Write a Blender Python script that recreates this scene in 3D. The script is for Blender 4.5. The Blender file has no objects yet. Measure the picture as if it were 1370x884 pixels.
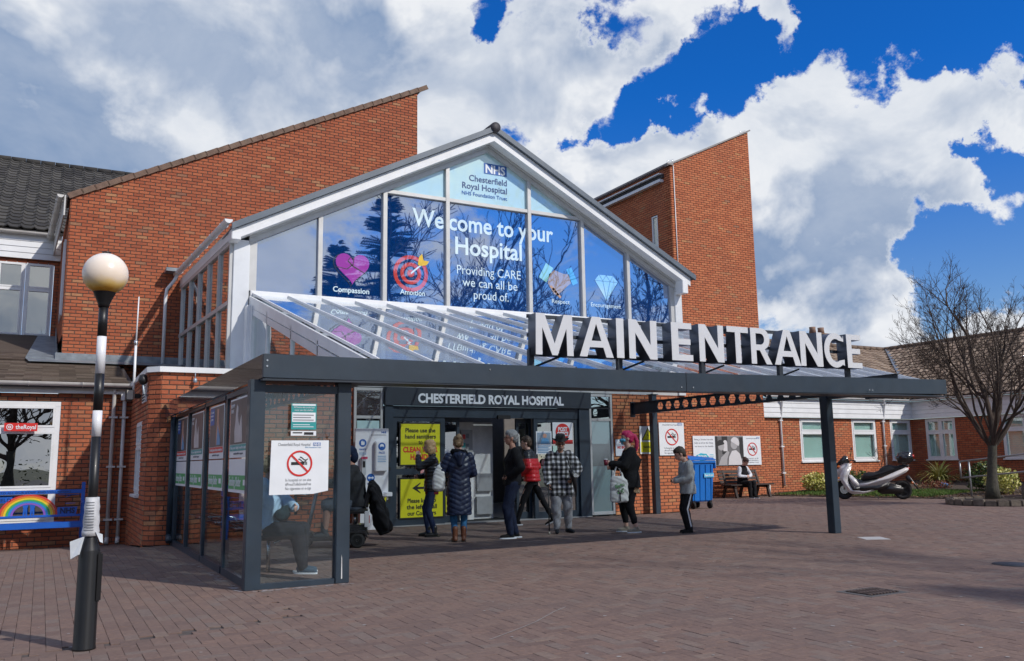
import bpy, bmesh, math, random
import numpy as np
from mathutils import Vector, Matrix
random.seed(7); RNG = np.random.default_rng(7)
PI = math.pi
SC = bpy.context.scene
COL = SC.collection

# ------------------------------------------------------------------ camera
CAMH = 1.25
Rr = ((0.8790739477, -0.4764463642, -0.0151579114),
      (-0.0588185617, -0.1399702847, 0.9884071510),
      (0.4730426738, 0.8679914096, 0.1510680030))
cam_d = bpy.data.cameras.new('camera'); cam = bpy.data.objects.new('camera', cam_d); COL.objects.link(cam)
M = Matrix(((Rr[0][0], Rr[1][0], -Rr[2][0], 0), (Rr[0][1], Rr[1][1], -Rr[2][1], 0), (Rr[0][2], Rr[1][2], -Rr[2][2], CAMH), (0, 0, 0, 1)))
cam.matrix_world = M
cam_d.sensor_width = 36; cam_d.lens = 1147.04 / 1370 * 36
cam_d.clip_start = 0.05; cam_d.clip_end = 3000
SC.camera = cam

# ------------------------------------------------------------------ light and exposure
SUN_EL = math.radians(39); SUN_AZ = math.radians(153)          # azimuth clockwise from +Y
SUN_DIR = Vector((math.cos(SUN_EL) * math.sin(SUN_AZ), math.cos(SUN_EL) * math.cos(SUN_AZ), math.sin(SUN_EL)))
sun_d = bpy.data.lights.new('sun', 'SUN'); sun_d.energy = 2.6; sun_d.angle = math.radians(1.0); sun_d.color = (1, .94, .86)
sun = bpy.data.objects.new('sun', sun_d); COL.objects.link(sun)
sun.rotation_euler = SUN_DIR.to_track_quat('Z', 'Y').to_euler()
SC.view_settings.view_transform = 'Standard'; SC.view_settings.look = 'None'
SC.view_settings.exposure = 0.42; SC.view_settings.gamma = 1.0

# ------------------------------------------------------------------ sky with clouds, by direction
W = bpy.data.worlds.new('World'); SC.world = W; W.use_nodes = True
nt = W.node_tree; nt.nodes.clear()
def N(t, **k):
    n = nt.nodes.new(t)
    for a, b in k.items(): setattr(n, a, b)
    return n
def LK(a, b): nt.links.new(a, b)
def mth(op, a, b=None, c=None, clamp=False):
    n = N('ShaderNodeMath', operation=op); n.use_clamp = clamp
    for i, v in enumerate((a, b, c)):
        if v is None: continue
        if isinstance(v, (int, float)): n.inputs[i].default_value = v
        else: LK(v, n.inputs[i])
    return n.outputs[0]
def mixc(f, a, b):
    n = N('ShaderNodeMix', data_type='RGBA')
    for s, v in ((n.inputs[0], f), (n.inputs[6], a), (n.inputs[7], b)):
        if isinstance(v, (int, float)): s.default_value = v
        elif isinstance(v, tuple): s.default_value = v
        else: LK(v, s)
    return n.outputs[2]
def pxdir(x, y):
    d = Vector(((x - 685) / 1147.04, -(y - 442) / 1147.04, 1))
    v = Vector([sum(Rr[i][j] * d[i] for i in range(3)) for j in range(3)])
    return v.normalized()
tc = N('ShaderNodeTexCoord'); D = tc.outputs['Generated']
sky = N('ShaderNodeTexSky', sky_type='NISHITA'); sky.sun_disc = False
sky.sun_elevation = SUN_EL; sky.sun_rotation = SUN_AZ; sky.air_density = 1.0; sky.dust_density = .25; sky.ozone_density = 3.0
sep = N('ShaderNodeSeparateXYZ'); LK(D, sep.inputs[0])
zc = mth('ADD', mth('MAXIMUM', sep.outputs[2], 0.0), .22)
cmb = N('ShaderNodeCombineXYZ'); LK(mth('DIVIDE', sep.outputs[0], zc), cmb.inputs[0]); LK(mth('DIVIDE', sep.outputs[1], zc), cmb.inputs[1])
def noise(vec, scale, detail, rough=.55, w=None, dist=0):
    n = N('ShaderNodeTexNoise'); n.inputs['Scale'].default_value = scale; n.inputs['Detail'].default_value = detail
    n.inputs['Roughness'].default_value = rough; n.inputs['Distortion'].default_value = dist; LK(vec, n.inputs['Vector']); return n.outputs['Fac']
def vadd(v, w):
    n = N('ShaderNodeVectorMath', operation='ADD'); LK(v, n.inputs[0]); n.inputs[1].default_value = w; return n.outputs[0]
mpn = N('ShaderNodeMapping'); LK(D, mpn.inputs[0]); mpn.inputs['Scale'].default_value = (1, 1, 1.35); DS_ = mpn.outputs[0]
nbig = noise(DS_, 3.2, 2, .5)
nmid = noise(DS_, 6.5, 12, .66, dist=.3)
nup = noise(vadd(DS_, (.022, -.012, .045)), 6.5, 5, .55, dist=.25)
nlow = noise(DS_, 6.5, 5, .55, dist=.25)
nsh = noise(DS_, 3.6, 5, .55)
wn = N('ShaderNodeTexNoise'); wn.inputs['Scale'].default_value = 7.5; wn.inputs['Detail'].default_value = 9; wn.inputs['Roughness'].default_value = .62; LK(D, wn.inputs['Vector'])
w1 = N('ShaderNodeVectorMath', operation='SUBTRACT'); LK(wn.outputs['Color'], w1.inputs[0]); w1.inputs[1].default_value = (.5, .5, .5)
w2 = N('ShaderNodeVectorMath', operation='MULTIPLY_ADD'); LK(w1.outputs[0], w2.inputs[0]); w2.inputs[1].default_value = (.22, .22, .22); LK(D, w2.inputs[2])
w3 = N('ShaderNodeVectorMath', operation='NORMALIZE'); LK(w2.outputs[0], w3.inputs[0]); DW = w3.outputs[0]      # ragged outlines for the cloud masses
def blobsum(lst, base):
    acc = base
    for (x, y, r, w) in lst:
        v = pxdir(x, y); dn = N('ShaderNodeVectorMath', operation='DOT_PRODUCT'); LK(DW, dn.inputs[0]); dn.inputs[1].default_value = v
        mr = N('ShaderNodeMapRange', interpolation_type='SMOOTHSTEP'); LK(dn.outputs['Value'], mr.inputs[0])
        a = r / 1147.0
        mr.inputs[1].default_value = math.cos(a); mr.inputs[2].default_value = math.cos(a * .15)
        mr.inputs[3].default_value = 0; mr.inputs[4].default_value = w
        acc = mth('ADD', acc, mr.outputs[0])
    return acc
COVER = [(0, 60, 420, .75), (330, 150, 380, .75), (560, 60, 240, .6), (690, 110, 150, .5), (800, 75, 120, .6), (900, 40, 100, .55), (1010, 30, 90, .6), (1075, 30, 55, .5), (760, 125, 80, .35),
         (1180, 130, 190, 1.0), (1330, 105, 62, .75), (1270, 160, 100, .5), (1000, 170, 110, .6), (900, 205, 80, .6), (840, 240, 90, .6), (1150, 290, 170, .75), (1040, 330, 130, .5), (650, 225, 150, .6), (770, 270, 100, .5), (500, 300, 200, .4),
         (1130, 445, 120, .5), (1280, 440, 140, .6), (1390, 420, 130, .6), (1310, 275, 75, .75), (1270, 300, 50, .35), (1385, 175, 55, .9), (1180, 400, 60, .3),
         (655, 8, 40, -.7), (838, 30, 50, -.8), (975, 92, 80, -1.1), (890, 130, 75, -.9), (1060, 68, 60, -.9), (810, 172, 65, -1.0), (1130, 25, 50, -1.0), (740, 200, 60, -.7), (1230, 20, 120, -1.2), (1370, 40, 100, -1.0),
         (1345, 225, 55, -1.1), (1300, 200, 30, -.4), (1255, 355, 70, -1.0), (1335, 350, 80, -1.0), (1210, 385, 50, -.45)]
DARK = [(140, 150, 260, .65), (60, 250, 180, .5), (400, 130, 160, .35), (1110, 340, 120, .75), (1010, 320, 110, .45), (830, 60, 110, .25), (1200, 320, 70, .25),
        (235, 165, 80, -.6), (60, 60, 110, -.4), (290, 200, 100, -.3), (1130, 170, 150, -.4), (640, 100, 150, -.15)]
front = N('ShaderNodeMapRange', interpolation_type='SMOOTHSTEP'); dn0 = N('ShaderNodeVectorMath', operation='DOT_PRODUCT'); LK(D, dn0.inputs[0]); dn0.inputs[1].default_value = pxdir(685, 250); LK(dn0.outputs['Value'], front.inputs[0])
front.inputs[1].default_value = .55; front.inputs[2].default_value = .80; front.inputs[3].default_value = .46; front.inputs[4].default_value = 0.08   # elsewhere: broken cloud too
cov = blobsum(COVER, front.outputs[0])
cov = mth('ADD', cov, mth('MULTIPLY', mth('SUBTRACT', nmid, .5), 3.3))
cov = mth('ADD', cov, mth('MULTIPLY', mth('SUBTRACT', nbig, .5), 1.1))
mr = N('ShaderNodeMapRange', interpolation_type='SMOOTHSTEP'); LK(cov, mr.inputs[0]); mr.inputs[1].default_value = .18; mr.inputs[2].default_value = .64
mask = mr.outputs[0]
thick = N('ShaderNodeMapRange', interpolation_type='SMOOTHSTEP'); LK(cov, thick.inputs[0]); thick.inputs[1].default_value = .3; thick.inputs[2].default_value = 1.2
dk = blobsum(DARK, .30)
dk = mth('ADD', dk, mth('MULTIPLY', mth('SUBTRACT', nsh, .5), 1.5))
dk = mth('ADD', dk, mth('MULTIPLY', mth('SUBTRACT', nup, nlow), 4.0))
dk = mth('MULTIPLY', dk, mth('ADD', mth('MULTIPLY', thick.outputs[0], .75), .25), clamp=True)
dk = mth('MULTIPLY', dk, mth('ADD', .12, mth('MULTIPLY', nlow, 1.45)))
CW = (5.5, 5.65, 5.9, 1); CG = (1.5, 2.15, 3.35, 1)
ccol = mixc(mth('MULTIPLY', mth('SUBTRACT', .62, nmid), 1.9, clamp=True), CW, (3.3, 3.8, 4.6, 1))
ccol = mixc(dk, ccol, CG)
# deep blue of the polarised clear sky
hs = N('ShaderNodeMix', data_type='RGBA', blend_type='MULTIPLY'); hs.inputs[0].default_value = 1; LK(sky.outputs[0], hs.inputs[6]); hzn = N('ShaderNodeMapRange', interpolation_type='SMOOTHSTEP'); LK(sep.outputs[2], hzn.inputs[0]); hzn.inputs[1].default_value = .02; hzn.inputs[2].default_value = .42; LK(mixc(hzn.outputs[0], (.55, .62, .72, 1), (.05, .43, .98, 1)), hs.inputs[7])
final = mixc(mask, hs.outputs[2], ccol)
bg = N('ShaderNodeBackground'); LK(final, bg.inputs[0]); bg.inputs[1].default_value = .115
wo = N('ShaderNodeOutputWorld'); LK(bg.outputs[0], wo.inputs[0])

# ------------------------------------------------------------------ materials
MATS = {}
def principled(m): return m.node_tree.nodes['Principled BSDF']
def mat(name, col, rough=.6, metal=0, var=.12, vscale=6, bump=0, bscale=60, spec=.5, coat=0, alpha=None, emit=None, dirt=0, dirtcol=(.08, .07, .06)):
    """plain surface: base colour broken up by two noises in world position, fine bump"""
    if name in MATS: return MATS[name]
    m = bpy.data.materials.new(name); m.use_nodes = True; t = m.node_tree; p = principled(m)
    p.inputs['Roughness'].default_value = rough; p.inputs['Metallic'].default_value = metal
    p.inputs['Specular IOR Level'].default_value = spec; p.inputs['Coat Weight'].default_value = coat
    geo = t.nodes.new('ShaderNodeNewGeometry')
    n = t.nodes.new('ShaderNodeTexNoise'); n.inputs['Scale'].default_value = vscale; n.inputs['Detail'].default_value = 6; t.links.new(geo.outputs['Position'], n.inputs['Vector'])
    cr = t.nodes.new('ShaderNodeMapRange'); cr.inputs[1].default_value = .3; cr.inputs[2].default_value = .7; cr.inputs[3].default_value = 1 - var; cr.inputs[4].default_value = 1 + var
    t.links.new(n.outputs['Fac'], cr.inputs[0])
    mx = t.nodes.new('ShaderNodeVectorMath'); mx.operation = 'SCALE'; mx.inputs[0].default_value = col; t.links.new(cr.outputs[0], mx.inputs['Scale'])
    out = mx.outputs[0]
    if dirt:
        n2 = t.nodes.new('ShaderNodeTexNoise'); n2.inputs['Scale'].default_value = 2.3; n2.inputs['Detail'].default_value = 8; n2.inputs['Roughness'].default_value = .7
        t.links.new(geo.outputs['Position'], n2.inputs['Vector'])
        r2 = t.nodes.new('ShaderNodeMapRange'); r2.inputs[1].default_value = .48; r2.inputs[2].default_value = .75; r2.inputs[4].default_value = dirt; t.links.new(n2.outputs['Fac'], r2.inputs[0])
        m2 = t.nodes.new('ShaderNodeMix'); m2.data_type = 'RGBA'; t.links.new(r2.outputs[0], m2.inputs[0]); t.links.new(out, m2.inputs[6]); m2.inputs[7].default_value = (*dirtcol, 1)
        out = m2.outputs[2]
    t.links.new(out, p.inputs['Base Color'])
    if bump:
        b = t.nodes.new('ShaderNodeBump'); b.inputs['Strength'].default_value = bump; b.inputs['Distance'].default_value = .01
        n3 = t.nodes.new('ShaderNodeTexNoise'); n3.inputs['Scale'].default_value = bscale; n3.inputs['Detail'].default_value = 4
        t.links.new(geo.outputs['Position'], n3.inputs['Vector']); t.links.new(n3.outputs['Fac'], b.inputs['Height']); t.links.new(b.outputs[0], p.inputs['Normal'])
    if emit: p.inputs['Emission Color'].default_value = (*emit[0], 1); p.inputs['Emission Strength'].default_value = emit[1]
    MATS[name] = m; return m
def tonemat(name, stops, rough=.85, bump=.35, bscale=70, var=.14, big=.0, bigcol=(.1, .08, .07), spec=.3):
    """masonry: each piece carries its own tone (0..1) looked up in a ramp; grain and stains in world position"""
    m = bpy.data.materials.new(name); m.use_nodes = True; t = m.node_tree; p = principled(m)
    p.inputs['Roughness'].default_value = rough; p.inputs['Specular IOR Level'].default_value = spec
    at = t.nodes.new('ShaderNodeAttribute'); at.attribute_name = 'tone'
    r = t.nodes.new('ShaderNodeValToRGB'); e = r.color_ramp.elements
    while len(e) < len(stops): e.new(.5)
    for i, (q, c) in enumerate(stops): e[i].position = q; e[i].color = (*c, 1)
    t.links.new(at.outputs['Fac'], r.inputs[0])
    geo = t.nodes.new('ShaderNodeNewGeometry')
    n = t.nodes.new('ShaderNodeTexNoise'); n.inputs['Scale'].default_value = 24; n.inputs['Detail'].default_value = 7; n.inputs['Roughness'].default_value = .65; t.links.new(geo.outputs['Position'], n.inputs['Vector'])
    cr = t.nodes.new('ShaderNodeMapRange'); cr.inputs[1].default_value = .3; cr.inputs[2].default_value = .7; cr.inputs[3].default_value = 1 - var; cr.inputs[4].default_value = 1 + var; t.links.new(n.outputs['Fac'], cr.inputs[0])
    mx = t.nodes.new('ShaderNodeVectorMath'); mx.operation = 'SCALE'; t.links.new(r.outputs[0], mx.inputs[0]); t.links.new(cr.outputs[0], mx.inputs['Scale'])
    out = mx.outputs[0]
    if big:
        n2 = t.nodes.new('ShaderNodeTexNoise'); n2.inputs['Scale'].default_value = .7; n2.inputs['Detail'].default_value = 9; n2.inputs['Roughness'].default_value = .68; t.links.new(geo.outputs['Position'], n2.inputs['Vector'])
        r2 = t.nodes.new('ShaderNodeMapRange'); r2.inputs[1].default_value = .42; r2.inputs[2].default_value = .72; r2.inputs[4].default_value = big; t.links.new(n2.outputs['Fac'], r2.inputs[0])
        m2 = t.nodes.new('ShaderNodeMix'); m2.data_type = 'RGBA'; t.links.new(r2.outputs[0], m2.inputs[0]); t.links.new(out, m2.inputs[6]); m2.inputs[7].default_value = (*bigcol, 1)
        out = m2.outputs[2]
    t.links.new(out, p.inputs['Base Color'])
    b = t.nodes.new('ShaderNodeBump'); b.inputs['Strength'].default_value = bump; b.inputs['Distance'].default_value = .006
    n3 = t.nodes.new('ShaderNodeTexNoise'); n3.inputs['Scale'].default_value = bscale; n3.inputs['Detail'].default_value = 5
    t.links.new(geo.outputs['Position'], n3.inputs['Vector']); t.links.new(n3.outputs['Fac'], b.inputs['Height']); t.links.new(b.outputs[0], p.inputs['Normal'])
    MATS[name] = m; return m
def glassmat(name, tint=(.85, .93, .92), refl=1.0, ior=1.5, rough=0.0, base=0.0, haze=0.0, hazecol=(.7, .8, .85)):
    """pane: fresnel mirror over what lies behind; base = least reflectivity (coatings), haze = film of dirt"""
    m = bpy.data.materials.new(name); m.use_nodes = True; t = m.node_tree; t.nodes.clear()
    o = t.nodes.new('ShaderNodeOutputMaterial'); tr = t.nodes.new('ShaderNodeBsdfTransparent'); tr.inputs[0].default_value = (*tint, 1)
    gl = t.nodes.new('ShaderNodeBsdfGlossy'); gl.inputs['Roughness'].default_value = rough; gl.inputs[0].default_value = (1, 1, 1, 1)
    fr = t.nodes.new('ShaderNodeFresnel'); geo = t.nodes.new('ShaderNodeNewGeometry')
    sg = t.nodes.new('ShaderNodeMath'); sg.operation = 'MULTIPLY_ADD'; t.links.new(geo.outputs['Backfacing'], sg.inputs[0]); sg.inputs[1].default_value = -2; sg.inputs[2].default_value = 1
    pw = t.nodes.new('ShaderNodeMath'); pw.operation = 'POWER'; pw.inputs[0].default_value = ior; t.links.new(sg.outputs[0], pw.inputs[1]); t.links.new(pw.outputs[0], fr.inputs[0])   # same mirror strength from both faces of a thin pane
    nz = t.nodes.new('ShaderNodeTexNoise'); nz.inputs['Scale'].default_value = 1.3; nz.inputs['Detail'].default_value = 2; t.links.new(geo.outputs['Position'], nz.inputs['Vector'])
    bp = t.nodes.new('ShaderNodeBump'); bp.inputs['Strength'].default_value = .12; bp.inputs['Distance'].default_value = .02; t.links.new(nz.outputs['Fac'], bp.inputs['Height']); t.links.new(bp.outputs[0], gl.inputs['Normal'])
    mr = t.nodes.new('ShaderNodeMapRange'); t.links.new(fr.outputs[0], mr.inputs[0]); mr.inputs[3].default_value = base; mr.inputs[4].default_value = refl
    mx = t.nodes.new('ShaderNodeMixShader'); t.links.new(mr.outputs[0], mx.inputs[0]); t.links.new(tr.outputs[0], mx.inputs[1]); t.links.new(gl.outputs[0], mx.inputs[2])
    out = mx.outputs[0]
    if haze:
        df = t.nodes.new('ShaderNodeBsdfDiffuse'); df.inputs[0].default_value = (*hazecol, 1)
        n = t.nodes.new('ShaderNodeTexNoise'); n.inputs['Scale'].default_value = 5; n.inputs['Detail'].default_value = 8; t.links.new(geo.outputs['Position'], n.inputs['Vector'])
        r2 = t.nodes.new('ShaderNodeMapRange'); r2.inputs[1].default_value = .3; r2.inputs[2].default_value = .8; r2.inputs[3].default_value = haze * .5; r2.inputs[4].default_value = haze * 1.6; t.links.new(n.outputs['Fac'], r2.inputs[0])
        m3 = t.nodes.new('ShaderNodeMixShader'); t.links.new(r2.outputs[0], m3.inputs[0]); t.links.new(out, m3.inputs[1]); t.links.new(df.outputs[0], m3.inputs[2]); out = m3.outputs[0]
    t.links.new(out, o.inputs[0]); MATS[name] = m; return m
def filmmat(name, col, mirror=.5, mcol=(.85, .93, 1), rough=.015):
    """printed film on glass: opaque colour under a mirror-like pane"""
    m = bpy.data.materials.new(name); m.use_nodes = True; t = m.node_tree; t.nodes.clear()
    o = t.nodes.new('ShaderNodeOutputMaterial'); df = t.nodes.new('ShaderNodeBsdfDiffuse'); df.inputs[0].default_value = (*col, 1)
    gl = t.nodes.new('ShaderNodeBsdfGlossy'); gl.inputs['Roughness'].default_value = rough; gl.inputs[0].default_value = (*mcol, 1)
    geo = t.nodes.new('ShaderNodeNewGeometry'); nz = t.nodes.new('ShaderNodeTexNoise'); nz.inputs['Scale'].default_value = .9; nz.inputs['Detail'].default_value = 2; t.links.new(geo.outputs['Position'], nz.inputs['Vector'])
    bp = t.nodes.new('ShaderNodeBump'); bp.inputs['Strength'].default_value = .1; bp.inputs['Distance'].default_value = .02; t.links.new(nz.outputs['Fac'], bp.inputs['Height']); t.links.new(bp.outputs[0], gl.inputs['Normal'])
    mx = t.nodes.new('ShaderNodeMixShader'); mx.inputs[0].default_value = mirror; t.links.new(df.outputs[0], mx.inputs[1]); t.links.new(gl.outputs[0], mx.inputs[2])
    t.links.new(mx.outputs[0], o.inputs[0]); MATS[name] = m; return m

# ------------------------------------------------------------------ object helpers
def tag(o, label=None, cat=None, group=None, kind=None):
    if label: o['label'] = label
    if cat: o['category'] = cat
    if group: o['group'] = group
    if kind: o['kind'] = kind
    return o
def thing(name, label, cat, loc=(0, 0, 0), rotz=0, group=None):
    o = bpy.data.objects.new(name, None); COL.objects.link(o); o.location = loc; o.rotation_euler = (0, 0, rotz); o.empty_display_size = .1
    return tag(o, label, cat, group)
def rootloc(p):
    v = Vector((0, 0, 0))
    while p is not None: v += Vector(p.location); p = p.parent
    return v
def link(name, me, parent=None, world=True, loc=None):
    """world=True: the mesh is in world coordinates and its unrotated parent chain is subtracted"""
    o = bpy.data.objects.new(name, me); COL.objects.link(o)
    if parent is not None:
        o.parent = parent
        if world and loc is None: o.location = -rootloc(parent)
    if loc is not None:
        o.location = loc
    return o
class MB:
    def __init__(s): s.v = []; s.f = []; s.m = []; s.sm = []; s.tone = None
    def add(s, vs, fs, mi=0, smooth=False):
        b = len(s.v); s.v += [tuple(p) for p in vs]
        for f in fs: s.f.append(tuple(i + b for i in f)); s.m.append(mi); s.sm.append(smooth)
        return s
    def box(s, x0, x1, y0, y1, z0, z1, mi=0):
        if x0 > x1: x0, x1 = x1, x0
        if y0 > y1: y0, y1 = y1, y0
        if z0 > z1: z0, z1 = z1, z0
        return s.add([(x0, y0, z0), (x1, y0, z0), (x1, y1, z0), (x0, y1, z0), (x0, y0, z1), (x1, y0, z1), (x1, y1, z1), (x0, y1, z1)],
              [(0, 3, 2, 1), (4, 5, 6, 7), (0, 1, 5, 4), (1, 2, 6, 5), (2, 3, 7, 6), (3, 0, 4, 7)], mi)
    def obox(s, a, b, w, h, up=(0, 0, 1), mi=0):
        """bar from a to b, width w sideways, height h along up"""
        a, b = Vector(a), Vector(b); d = (b - a).normalized(); up = Vector(up); sd = d.cross(up)
        if sd.length < 1e-4: sd = d.cross(Vector((1, 0, 0)))
        sd.normalize(); up = sd.cross(d).normalized(); vs = []
        for p in (a, b):
            for i, j in ((-1, -1), (1, -1), (1, 1), (-1, 1)): vs.append(p + sd * i * w / 2 + up * j * h / 2)
        return s.add(vs, [(0, 1, 2, 3), (7, 6, 5, 4), (0, 4, 5, 1), (1, 5, 6, 2), (2, 6, 7, 3), (3, 7, 4, 0)], mi)
    def prism(s, pts, ext, mi=0):
        """planar polygon pts extruded by vector ext"""
        n = len(pts); ext = Vector(ext); vs = [Vector(p) for p in pts] + [Vector(p) + ext for p in pts]
        return s.add(vs, [tuple(range(n)), tuple(range(2 * n - 1, n - 1, -1))] + [((i + 1) % n, i, i + n, (i + 1) % n + n) for i in range(n)], mi)
    def tube(s, pts, rad, n=10, mi=0, smooth=True, caps=True):
        pts = [Vector(p) for p in pts]
        if not isinstance(rad, (list, tuple)): rad = [rad] * len(pts)
        rings = []; prev = None
        for i, p in enumerate(pts):
            d = (pts[min(i + 1, len(pts) - 1)] - pts[max(i - 1, 0)]); d = d.normalized() if d.length > 1e-9 else Vector((0, 0, 1))
            if prev is None:
                a = d.cross(Vector((0, 0, 1)));
                if a.length < .1: a = d.cross(Vector((1, 0, 0)))
            else: a = prev - d * prev.dot(d)
            a.normalize(); prev = a; b = d.cross(a)
            r = rad[i]; rx, ry = (r if isinstance(r, (tuple, list)) else (r, r))
            rings.append([p + a * math.cos(2 * PI * k / n) * rx + b * math.sin(2 * PI * k / n) * ry for k in range(n)])
        base = len(s.v)
        for r in rings: s.v += [tuple(q) for q in r]
        for i in range(len(rings) - 1):
            for k in range(n):
                s.f.append((base + i * n + k, base + i * n + (k + 1) % n, base + (i + 1) * n + (k + 1) % n, base + (i + 1) * n + k)); s.m.append(mi); s.sm.append(smooth)
        if caps:
            s.f.append(tuple(base + k for k in range(n))[::-1]); s.m.append(mi); s.sm.append(False)
            s.f.append(tuple(base + (len(rings) - 1) * n + k for k in range(n))); s.m.append(mi); s.sm.append(False)
        return s
    def lathe(s, prof, c=(0, 0, 0), n=24, mi=0, axis='z'):
        """profile [(r,h)] about an axis through c"""
        base = len(s.v); c = Vector(c)
        for r, h in prof:
            for k in range(n):
                a = 2 * PI * k / n; u, v = math.cos(a) * r, math.sin(a) * r
                s.v.append(tuple(c + (Vector((u, v, h)) if axis == 'z' else Vector((h, u, v)) if axis == 'x' else Vector((v, h, u)))))
        for i in range(len(prof) - 1):
            for k in range(n): s.f.append((base + i * n + k, base + i * n + (k + 1) % n, base + (i + 1) * n + (k + 1) % n, base + (i + 1) * n + k)); s.m.append(mi); s.sm.append(True)
        s.f.append(tuple(base + k for k in range(n))[::-1]); s.m.append(mi); s.sm.append(False)
        s.f.append(tuple(base + (len(prof) - 1) * n + k for k in range(n))); s.m.append(mi); s.sm.append(False)
        return s
    def ball(s, c, r, n=14, m=10, mi=0):
        r = r if isinstance(r, (tuple, list)) else (r, r, r); base = len(s.v)
        for i in range(m + 1):
            t = PI * i / m
            for k in range(n):
                a = 2 * PI * k / n; s.v.append((c[0] + r[0] * math.sin(t) * math.cos(a), c[1] + r[1] * math.sin(t) * math.sin(a), c[2] + r[2] * math.cos(t)))
        for i in range(m):
            for k in range(n): s.f.append((base + i * n + k, base + (i + 1) * n + k, base + (i + 1) * n + (k + 1) % n, base + i * n + (k + 1) % n)); s.m.append(mi); s.sm.append(True)
        return s
    def mesh(s, name, mats, tone=None):
        me = bpy.data.meshes.new(name); me.from_pydata([tuple(p) for p in s.v], [], s.f)
        for q in (mats if isinstance(mats, (list, tuple)) else [mats]): me.materials.append(q)
        if s.m and max(s.m) > 0: me.polygons.foreach_set('material_index', s.m)
        if any(s.sm): me.polygons.foreach_set('use_smooth', s.sm)
        if tone is not None:
            a = me.attributes.new('tone', 'FLOAT', 'FACE')
            a.data.foreach_set('value', list(tone) if hasattr(tone, '__len__') else [float(tone)] * len(s.f))
        me.update(); return me
    def build(s, name, mats, parent=None, world=True, bevel=0, loc=None, fixn=True):
        me = s.mesh(name, mats)
        if fixn or bevel:
            bm = bmesh.new(); bm.from_mesh(me)
            if fixn: bmesh.ops.recalc_face_normals(bm, faces=bm.faces)
            if bevel: bmesh.ops.bevel(bm, geom=[e for e in bm.edges if len(e.link_faces) == 2 and e.calc_face_angle(0) > .6], offset=bevel, segments=2, affect='EDGES', clamp_overlap=True)
            bm.to_mesh(me); bm.free()
        return link(name, me, parent, world, loc)
WORK = bpy.data.scenes.new('workbench')
def eval_mesh(o):
    vl = WORK.view_layers[0]; vl.update(); dg = vl.depsgraph
    return bpy.data.meshes.new_from_object(o.evaluated_get(dg), depsgraph=dg)
def curve_mesh(splines, extrude=0.0, bevel=0.0, res=1):
    """flat filled outlines (holes allowed) in XY, thickness 2*extrude about z=0"""
    cu = bpy.data.curves.new('tmp', 'CURVE'); cu.dimensions = '2D'; cu.fill_mode = 'BOTH'; cu.extrude = extrude; cu.bevel_depth = bevel; cu.bevel_resolution = res
    for pts in splines:
        sp = cu.splines.new('POLY'); sp.points.add(len(pts) - 1); sp.use_cyclic_u = True
        for i, p in enumerate(pts): sp.points[i].co = (p[0], p[1], 0, 1)
    o = bpy.data.objects.new('tmp', cu); WORK.collection.objects.link(o); me = eval_mesh(o)
    bpy.data.objects.remove(o); bpy.data.curves.remove(cu); return me
def place(me, o, ux, uy):
    """map mesh local x,y,z to origin o + x*ux + y*uy + z*(ux x uy)"""
    ux, uy = Vector(ux).normalized(), Vector(uy).normalized(); uz = ux.cross(uy)
    me.transform(Matrix(((ux.x, uy.x, uz.x, o[0]), (ux.y, uy.y, uz.y, o[1]), (ux.z, uy.z, uz.z, o[2]), (0, 0, 0, 1)))); me.update(); return me
def text_mesh(s, size=1, align='CENTER', extrude=0.0, bold=0.0, width=None, spacing=1.0, line=1.0):
    cu = bpy.data.curves.new('tmp', 'FONT'); cu.body = s; cu.size = size; cu.align_x = align; cu.align_y = 'CENTER' if False else 'TOP_BASELINE'
    cu.extrude = extrude; cu.offset = bold; cu.space_character = spacing; cu.space_line = line; cu.resolution_u = 3
    o = bpy.data.objects.new('tmp', cu); WORK.collection.objects.link(o); me = eval_mesh(o)
    bpy.data.objects.remove(o); bpy.data.curves.remove(cu)
    if width and len(me.vertices):
        xs = [v.co.x for v in me.vertices]; w = max(xs) - min(xs); c = {'CENTER': (max(xs) + min(xs)) / 2, 'LEFT': min(xs), 'RIGHT': max(xs)}[align]
        k = width / w
        for v in me.vertices: v.co.x = (v.co.x - c) * k
    return me
def text(s, size, o, m, parent, ux=(1, 0, 0), uy=(0, 0, 1), align='CENTER', extrude=.001, bold=0.0, width=None, name='lettering', line=1.0, spacing=1.0):
    me = text_mesh(s, size, align, extrude, bold, width, spacing, line); place(me, o, ux, uy); me.materials.clear(); me.materials.append(m)
    return link(name, me, parent)
def flat(name, splines, o, m, parent, ux=(1, 0, 0), uy=(0, 0, 1), th=.001):
    me = curve_mesh(splines, th); place(me, o, ux, uy); me.materials.clear(); me.materials.append(m); return link(name, me, parent)
def circ(cx, cy, r, n=32, a0=0, a1=2 * PI): return [(cx + r * math.cos(a0 + (a1 - a0) * i / n), cy + r * math.sin(a0 + (a1 - a0) * i / n)) for i in range(n if a1 - a0 > 6.28 else n + 1)]
def rect(x0, y0, x1, y1): return [(x0, y0), (x1, y0), (x1, y1), (x0, y1)]
def rotp(pts, a, c=(0, 0)): return [(c[0] + (x - c[0]) * math.cos(a) - (y - c[1]) * math.sin(a), c[1] + (x - c[0]) * math.sin(a) + (y - c[1]) * math.cos(a)) for x, y in pts]
def shadow_copy(src, parent=None, **kw):
    c = src.copy(); COL.objects.link(c); c.parent = parent
    for k, v in kw.items(): setattr(c, k, v)
    return c
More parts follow.
